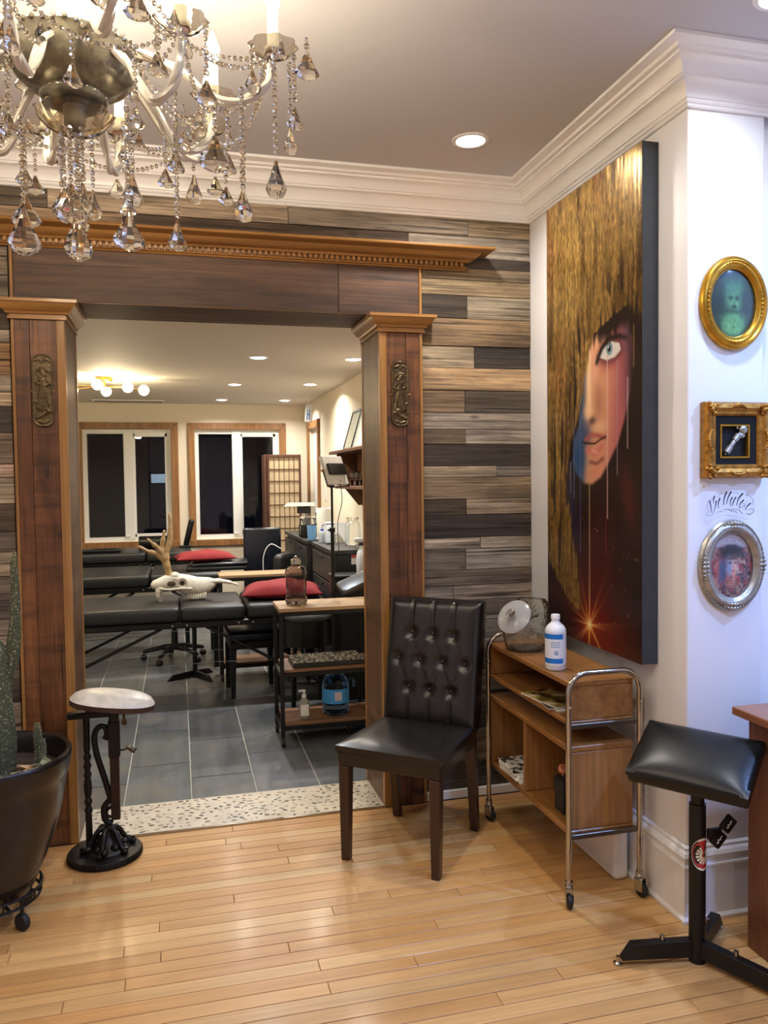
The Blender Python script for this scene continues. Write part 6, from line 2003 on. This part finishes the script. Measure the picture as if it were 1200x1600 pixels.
# curved cable device on a black box chair
o = thing('round_cushion', 'dark rounded cushion leaning behind the brown water jug', 'cushion', (0.865, 6.80, .40))
MB(RZ(-.5)).rbox(-.05, .05, -.16, .16, .10, .52, .045, 5).build('cushion_body', MAT['table_vinyl'], o, smooth=True)
MB(RZ(-.5)).rbox(-.03, .03, -.05, .05, -.40, .12, .01, 2).build('support', MAT['black_metal'], o)
MB().tube(spline([(-.03, -.05, .56), (-.12, -.05, .60), (-.18, -.05, .50), (-.18, -.05, .30)], 6), .004, 6).build('white_cord', MAT['white_plastic'], o)

# LED panel on a stand
t = thing('led_panel_lamp', 'square LED studio panel seen from behind on a black pole', 'lamp', (0.935, 4.945, 0))
MB().tube([(0, 0, .02), (0, 0, 1.22)], .012, 14).build('lower_pole', MAT['black_metal'], t, smooth=True)
MB().tube([(0, 0, 1.20), (0, 0, 1.50)], .0075, 12).build('upper_pole', MAT['black_metal'], t, smooth=True)
for z_ in (1.22, 1.50):
    MB().lathe([(.012, -.016), (.018, -.012), (.018, .012), (.012, .016)], 14, M=TR(0, 0, z_)).rbox(-.03, -.012, -.005, .005, -.006, .006, .002, 1, M=TR(0, 0, z_)).build('clamp_collar', MAT['black_metal'], t, smooth=True)
for k in range(3):
    a = PI * (k + 1) / 2.6 + .05
    MB().tube([(0, 0, .25), (.10 * math.cos(a), .10 * math.sin(a), .01)], .008, 8).build('tripod_leg', MAT['black_metal'], t)
_ex = Vector((.15, .12, 0)).normalized(); _up = -Vector((.04, -.05, -.175)).normalized(); _ny = _up.cross(_ex)
Mp = Matrix(((_ex.x, _ny.x, _up.x, .016), (_ex.y, _ny.y, _up.y, .0), (_ex.z, _ny.z, _up.z, 1.592), (0, 0, 0, 1)))
pn = MB(Mp).rbox(-.096, .096, -.012, .012, -.094, .094, .004, 2).build('panel', plain('grey_aluminium', hexc('f0f0ee'), .5, 0.0), t)
MB(Mp).rbox(-.074, .086, -.030, -.0125, -.034, .040, .003, 1).build('battery_plate', MAT['black_plastic'], pn)
MB(Mp).rbox(-.092, .092, .0122, .0135, -.088, .088, .001, 1).build('diffuser', MAT['white_plastic'], pn)
for sx in (-1, 1):
    MB(Mp).tube([(sx * .096, 0, 0), (sx * .116, 0, 0)], .008, 10).build('side_knob', MAT['brass'], pn)
    MB(Mp).tube([(sx * .105, 0, 0), (sx * .105, 0, -.105), (0, 0, -.108)], .004, 8).build('yoke', MAT['black_metal'], t)
MB().tube(spline([(.05, -.02, 1.53), (.06, -.02, 1.40), (.03, -.02, 1.25), (.04, -.02, 1.05)], 6), .0025, 6).build('power_cord', MAT['black_plastic'], t)

# arm rest pad by the right column
t = thing('tilted_armrest', 'tilted grey-black arm rest pad beside the right column', 'arm rest', (1.10, 4.955, 0))
MB(TR(0, 0, .885) @ RY(-.40) @ RX(.45)).rbox(-.135, .135, -.07, .07, -.022, .022, .018, 4).build('pad', plain('grey_black_vinyl', hexc('2c2d2c'), .32, var=.1), t, smooth=True)
MB().tube([(0, 0, .03), (0, 0, .865)], .013, 12).build('post', MAT['black_metal'], t)
MB().lathe([(.0001, 0), (.06, 0), (.06, .02), (.02, .03), (.0001, .03)], 24).build('base', MAT['black_metal'], t)

# wall shelf with frames and glassware
t = thing('wall_shelf', 'dark wooden two-tier wall shelf with angled bracket in the back room', 'shelf', (XB, 5.55, 1.45))
M = TR(-XB, -5.55, -1.45)
ws = MAT['shelf_wood']
MB(M).rbox(1.165, XB - .001, 4.85, 6.27, 1.733, 1.757, .003, 1).build('upper_shelf', ws, t)
MB(M).rbox(1.175, XB - .001, 4.85, 6.10, 1.468, 1.490, .003, 1).build('lower_shelf', ws, t)
MB(M).rbox(1.345, XB - .001, 4.85, 6.08, 1.4905, 1.7325, .003, 1).build('back_board', ws, t)
MB(M).rbox(1.19, 1.344, 6.062, 6.08, 1.4905, 1.7325, .003, 1).build('end_board', ws, t)
for yy in (5.80, 4.95):
    MB(M).add([(1.20, yy, 1.4675), (XB - .001, yy, 1.4675), (XB - .001, yy, 1.345), (1.30, yy, 1.345), (1.20, yy + .02, 1.4675), (XB - .001, yy + .02, 1.4675), (XB - .001, yy + .02, 1.345), (1.30, yy + .02, 1.345)],
              [(0, 1, 2, 3), (7, 6, 5, 4), (0, 4, 5, 1), (1, 5, 6, 2), (2, 6, 7, 3), (3, 7, 4, 0)]).build('bracket', ws, t)


def leaning(label, y0, y1, h, th, mat, art, z0=1.7575):
    t = thing('framed_picture', label, 'picture frame', (1.245, (y0 + y1) / 2, z0), 0, 'frames on the wall shelf')
    hw = (y1 - y0) / 2
    M = RY(math.radians(16))
    f_ = MB(M)
    for a, b, c, d in ((-hw, hw, h - .022, h), (-hw, hw, 0.004, .022), (-hw, -hw + .02, .0225, h - .0225), (hw - .02, hw, .0225, h - .0225)):
        f_.rbox(0, th, a, b, c, d, .002, 1)
    f_.build('frame', mat, t)
    MB(M).box(.006, .010, -hw + .018, hw - .018, .02, h - .02).build('artwork', art, t)
    return t


pw = NT('pale_print'); vv = pw.coords((6, 6, 6)); nf = pw.noise(vv, 1.0, 3)
pw.set(Base_Color=pw.ramp(nf, [(.4, hexc('dcdcc8')), (.7, hexc('b9c2ae'))]).outputs[0], Roughness=.3)
leaning('black frame with pale print leaning on the wall shelf', 5.82, 6.13, .325, .032, MAT['black_plastic'], pw.mat)
leaning('ornate silver frame leaning on the wall shelf beside the column', 5.44, 5.79, .38, .03, MAT['silver'], pw.mat)
amber = glass('amber_glass', (0.95, 0.55, 0.12), .02, 1.4)
for k, (yy, hh, mm) in enumerate(((6.0, .05, 0), (5.92, .055, 0), (5.83, .085, 1), (5.74, .095, 1), (5.65, .09, 1), (5.55, .095, 1))):
    lab = ['squat amber tealight glass at the far end of the lower shelf', 'squat amber tealight glass second from the far end', 'clear stem glass right after the amber glasses', 'clear stem glass in the middle of the lower shelf', 'clear stem glass near the column on the lower shelf', 'clear stem glass half hidden by the column'][k]
    o = thing('shelf_glass', lab, 'glass', (1.24 + .01 * (k % 2), yy, 1.4905), 0, 'glassware on the lower wall shelf')
    if mm == 0:
        MB().lathe([(.0001, .001), (.030, .001), (.034, hh), (.031, hh), (.027, .006), (.0001, .006)], 20).build('bowl', amber, o, smooth=True, ang=50)
    else:
        MB().lathe([(.0001, 0.0), (.026, 0.0), (.026, .003), (.005, .006), (.004, .035), (.022, .05), (.030, hh), (.028, hh), (.020, .052), (.0001, .042)], 20).build('bowl', MAT['clear_glass'], o, smooth=True, ang=50)
o = thing('flat_box', 'thin dark box between the glasses on the lower shelf', 'box', (1.24, 6.04, 1.4905))
o.location = (1.305, 5.93, 1.4905)
MB().rbox(-.02, .02, -.07, .07, 0, .095, .003, 1).build('box_body', MAT['navy_vinyl'], o)
MB().rbox(-.021, .021, -.071, .071, .0955, .105, .002, 1).build('box_lid', MAT['black_plastic'], o)

# white sign with blue mark hanging near the far ceiling
t = thing('hanging_sign', 'white sign with a blue mark hung under the back room ceiling', 'sign', (1.268, 7.90, 2.115), -.9)
MB(RY(.1)).rbox(-.045, .045, -.008, .008, 0, .17, .003, 1).build('sign_board', MAT['white_plastic'], t)
for xx in (-.02, .012):
    MB(RY(.1)).box(xx, xx + .010, -.0095, -.0082, .02, .125).build('blue_mark', plain('blue_mark', hexc('3d7fc0'), .4), t)
MB(RY(.1)).box(-.02, .022, -.0095, -.0082, .065, .08).build('blue_mark', plain('blue_mark_bar', hexc('3d7fc0'), .4), t)
MB().tube([(.0, 0, .165), (.012, 0, ZB - 2.116)], .004, 6).build('hanger', MAT['white_plastic'], t)
o = thing('light_switch', 'white light switch plate on the wall left of the wall shelf', 'switch', (XB - .0005, 7.55, 1.40))
MB().rbox(-.006, 0, -.035, .035, -.057, .057, .002, 1).build('plate', MAT['white_plastic'], o)
MB().rbox(-.010, -.0062, -.012, .012, -.025, .025, .002, 1).build('rocker', MAT['white_trim'], o)

# brass ceiling fixture with globe bulbs
t = thing('globe_ceiling_lamp', 'brass ceiling lamp with glowing globe bulbs in the back room', 'ceiling light', (-0.53, 6.52, ZB))
MB().lathe([(.0001, -.001), (.062, -.001), (.062, -.028), (.056, -.032), (.0001, -.032)], 28).build('canopy', MAT['brass'], t, smooth=True, ang=50)
MB().tube([(0, 0, -.03), (0, 0, -.075)], .010, 10).build('stem', MAT['brass'], t)
gb = emit('warm_globe', (1.0, 0.80, 0.50), 30)
for k, (a, r_) in enumerate(((0.15, .25), (-.5, .16), (-1.75, .15), (2.75, .22), (3.5, .26), (1.6, .22))):
    p = (r_ * math.cos(a), r_ * math.sin(a), -.085 + .006 * (k % 3))
    am = MB().tube([(0, 0, -.07), p], .005, 8).build('arm', MAT['brass'], t)
    q = Vector(p) + Vector((math.cos(a), math.sin(a), -.15)).normalized() * .042
    MB().sphere(q, .040, 18, 12).build('globe_bulb', gb, am, smooth=True)
ld = bpy.data.lights.new('globe_lamp', 'POINT'); ld.energy = 16; ld.color = (1.0, 0.78, 0.48); ld.shadow_soft_size = .06
lo = bpy.data.objects.new('globe_lamp', ld); COL.objects.link(lo); lo.parent = t; lo.location = (0.05, 0, -.19)

# small bright screen on the wall behind the viewer, mirrored in the window pane
t = thing('wall_screen', 'small bright blue-white screen on the wall behind the viewer', 'screen', (-0.43, -2.598, 1.63))
MB().rbox(-.20, .20, 0, .03, -.12, .12, .004, 1).build('casing', MAT['black_plastic'], t)
MB().box(-.185, .185, .0302, .0312, -.105, .105).build('display', emit('screen_glow', (0.62, 0.80, 1.0), 9), t)
# ================================================================ CHANDELIER
CX, CY = -0.207, 1.950
ch = thing('crystal_chandelier', 'crystal chandelier with glowing candle bulbs and hanging glass drops', 'chandelier', (CX, CY, 2.90))
M0 = TR(-CX, -CY, -2.90)
frost = NT('bright_glass_arm'); frost.set(Base_Color=(1.0, 0.95, 0.84), Roughness=0.10, Transmission_Weight=0.3, IOR=1.5)
cry = MAT['crystal']
MB().lathe([(.0001, -.001), (.07, -.001), (.075, -.02), (.05, -.05), (.015, -.06), (.0001, -.06)], 24).build('ceiling_canopy', MAT['chrome'], ch, smooth=True)
MB(M0).lathe([(.008, 2.845), (.008, 2.74), (.022, 2.72), (.030, 2.69), (.016, 2.66), (.014, 2.62), (.03, 2.60), (.034, 2.57), (.018, 2.54), (.018, 2.48), (.03, 2.46), (.04, 2.43), (.024, 2.40), (.024, 2.34), (.012, 2.32), (.0001, 2.31)], 20, M=TR(CX, CY, 0)).build('glass_stem', frost.mat, ch, smooth=True)
# big smoky bowl
scal = lambda a, r, z: 0.028 * math.cos(12 * a) * max(0, (r - .08) / .08)
pr = [(.050, 2.378), (.068, 2.384), (.074, 2.396), (.070, 2.404), (.092, 2.414), (.116, 2.430), (.131, 2.450), (.137, 2.474), (.139, 2.490), (.145, 2.497)]
bw = MB(M0).lathe(pr + [(r_ - .005, z_ + .002) for r_, z_ in pr[::-1]], 60, M=TR(CX, CY, 0), scal=scal).build('glass_bowl', MAT['smoke_glass'], ch, smooth=True, ang=60)
rim = MB(M0)
for k in range(40):
    a = 2 * PI * k / 40
    q = 0.141 * (1 + .028 * math.cos(12 * a))
    rim.sphere((CX + q * math.cos(a), CY + q * math.sin(a), 2.499), .007, 6, 4)
rim.build('bowl_rim', cry, bw)
pr = [(.020, 2.318), (.040, 2.322), (.062, 2.334), (.078, 2.352), (.084, 2.362)]
MB(M0).lathe(pr + [(r_ - .004, z_ + .002) for r_, z_ in pr[::-1]], 50, M=TR(CX, CY, 0), scal=lambda a, r, z: .05 * math.cos(9 * a) * max(0, (r - .04) / .04)).build('lower_dish', glass('dish_glass', (0.95, 0.86, 0.66), .02), ch, smooth=True, ang=60)

BEAD = []
_n, _m = 6, 4
for i in range(_m + 1):
    for k in range(_n):
        a = 2 * PI * k / _n + i * .0
        BEAD.append((math.sin(PI * i / _m) * math.cos(a), math.sin(PI * i / _m) * math.sin(a), -math.cos(PI * i / _m)))
BEADF = [(i * _n + k, i * _n + (k + 1) % _n, (i + 1) * _n + (k + 1) % _n, (i + 1) * _n + k) for i in range(_m) for k in range(_n)]


def chain(pts, r=.0075, gap=1.05, nm='bead_chain', par=None):
    """faceted beads threaded along a path"""
    P_ = [Vector(p) for p in pts]
    L = [0.0]
    for a, b in zip(P_[:-1], P_[1:]): L.append(L[-1] + (b - a).length)
    mb = MB(M0)
    s = r
    i = 0
    while s < L[-1]:
        while L[i + 1] < s: i += 1
        p = P_[i].lerp(P_[i + 1], (s - L[i]) / (L[i + 1] - L[i]))
        rr = r * random.uniform(.8, 1.1)
        mb.add(BEAD, BEADF, TR(*p) @ RZ(random.uniform(0, 1)) @ Matrix.Diagonal((rr, rr * .75, rr, 1)))
        s += 2 * r * gap
    return mb.build(nm, cry, par or ch, fix=False)


def pendant(x, y, ztop, L, w, par=None):
    """pear shaped faceted drop hanging from ztop"""
    n = 8
    prof = [(.0006, 0), (.10, -.04), (.16, -.16), (.34, -.42), (.56, -.66), (.62, -.76), (.50, -.88), (.20, -.96), (.0006, -1.0)]
    mb = MB(M0 @ TR(x, y, ztop) @ RZ(random.uniform(0, 1.5)))
    mb.lathe([(r_ * w * (1.0), z_ * L) for r_, z_ in prof], n, sy=.62)
    return mb.build('crystal_pendant', cry, par or ch)


def drop(x, y, ztop, zch, L, w=None):
    """bead chain from ztop to zch, then a pendant of length L"""
    w = w or min(L * .72, .058)
    c = chain([(x, y, ztop), (x, y, zch + .002)], .0068, 1.0)
    pendant(x, y, zch, L, w, c)


warm_bulb = emit('candle_bulb_glow', (1.0, 0.84, 0.60), 240)
candle_m = NT('candle_sleeve'); candle_m.set(Base_Color=(1.0, 0.93, 0.78), Roughness=.5, Subsurface_Weight=.2)
LIGHT_ARMS = []


def arm(az, R, zend, zdip, group):
    c, s = math.cos(az), math.sin(az)
    pt = lambda r, z: (CX + r * c, CY + r * s, z)
    P_ = spline([pt(.03, 2.47), pt(R * .25, 2.50), pt(R * .5, (2.50 + zdip) / 2 + .02), pt(R * .74, zdip), pt(R * .95, zdip + .03), pt(R, zend)], 7)
    n = 10
    # rope twist: two strands
    a_ = MB(M0)
    for ph in (0, PI):
        Q = []
        for i, p in enumerate(P_):
            q = ph + i * .55
            Q.append(p + Vector((-s, c, 0)) * math.cos(q) * .0045 + Vector((0, 0, 1)) * math.sin(q) * .0045)
        a_.tube(Q, .0078, 7)
    ao = a_.build('glass_arm', frost.mat, ch, smooth=True)
    bx, by, bz = pt(R, zend)
    bob = [(.010, 0), (.030, .002), (.046, .012), (.054, .022)]
    MB(M0 @ TR(bx, by, bz)).lathe(bob + [(r_ - .003, z_ + .002) for r_, z_ in bob[::-1]], 30, scal=lambda a, r, z: .06 * math.cos(8 * a) * max(0, (r - .02) / .03)).build('bobeche', cry, ao, smooth=True, ang=60)
    MB(M0 @ TR(bx, by, bz)).lathe([(.012, -.004), (.019, .004), (.019, .018), (.0125, .024), (.0125, .095), (.011, .098), (.0001, .098)], 16).build('candle_sleeve', candle_m.mat, ao, smooth=True, ang=50)
    MB(M0 @ TR(bx, by, bz + .098)).lathe([(.0001, 0), (.010, .002), (.017, .022), (.0165, .038), (.010, .058), (.004, .074), (.0001, .080)], 14).build('candle_bulb', warm_bulb, ao, smooth=True)
    LIGHT_ARMS.append((bx, by, bz + .20))
    # drops round the bobeche
    for k in range(4):
        a = az + k * PI / 2 + .5
        x_, y_ = bx + .050 * math.cos(a), by + .050 * math.sin(a)
        if k in (0, 2): drop(x_, y_, bz + .016, bz - .04 - .06 * (k == 0), .055)
        else: pendant(x_, y_, bz + .014, .045, .026, ao)
    return (bx, by, bz)


outer = [arm(-.25 + k * PI / 3, .45, 2.485, 2.385, 0) for k in range(6)]
inner = [arm(.02 + .26 + k * PI / 3, .325, 2.455, 2.335, 1) for k in range(6)]


def swag(a, b, sag, r=.0062):
    A, B = Vector(a), Vector(b)
    pts = [A.lerp(B, k / 12) + Vector((0, 0, -sag * 4 * (k / 12) * (1 - k / 12))) for k in range(13)]
    chain(pts, r, 1.05, 'swag_chain')


for k in range(6):
    swag(outer[k], outer[(k + 1) % 6], .10)
    swag((CX + .03 * math.cos(k), CY + .03 * math.sin(k), 2.72), outer[k], .08)
    swag(inner[k], inner[(k + 1) % 6], .07)
    swag(inner[k], outer[k], .06)
    swag((CX + .12 * math.cos(k * PI / 3 + .3), CY + .12 * math.sin(k * PI / 3 + .3), 2.50), inner[k], .07)
# drops seen in the photograph, hung from arms, bowl and dish
for (x, y, zt, zc, L) in ((-.317, 1.934, 2.34, 2.142, .108), (-.347, 2.152, 2.42, 2.238, .079), (-.205, 1.942, 2.31, 2.151, .121), (-.209, 1.862, 2.30, 2.178, .088), (-.085, 1.742, 2.30, 2.088, .083), (-.09, 2.05, 2.38, 2.276, .080),
                          (.012, 1.848, 2.33, 2.110, .070), (.060, 2.242, 2.42, 2.357, .080), (.148, 2.282, 2.46, 2.346, .053), (.140, 1.650, 2.32, 2.12, .069), (.099, 1.885, 2.42, 2.318, .086), (.205, 1.636, 2.40, 2.175, .077),
                          (.271, 1.884, 2.50, 2.35, .062), (.294, 1.772, 2.50, 2.470, .064)):
    drop(x, y, zt, zc, L)
for k in range(12):
    a = k * 2 * PI / 12 + .1
    x_, y_ = CX + .24 * math.cos(a), CY + .24 * math.sin(a)
    drop(x_, y_, 2.42, 2.36 - .05 * (k % 3), .05)
for k in range(5):
    a = k * 2 * PI / 5 + .2
    drop(CX + .035 * math.cos(a), CY + .035 * math.sin(a), 2.325, 2.20 - .02 * (k % 2), .07)
for k in range(10):
    a = k * 2 * PI / 10
    pendant(CX + .148 * math.cos(a), CY + .148 * math.sin(a), 2.49, .050, .030, bw)
for k in range(3):
    a = k * 2 * PI / 3 + .4
    lp = bpy.data.lights.new('candle_light', 'POINT'); lp.energy = 0.8; lp.color = (1.0, 0.84, 0.62); lp.shadow_soft_size = .05
    lo = bpy.data.objects.new('candle_light', lp); COL.objects.link(lo); lo.parent = ch
    lo.location = (.24 * math.cos(a), .24 * math.sin(a), 2.655 - 2.90)
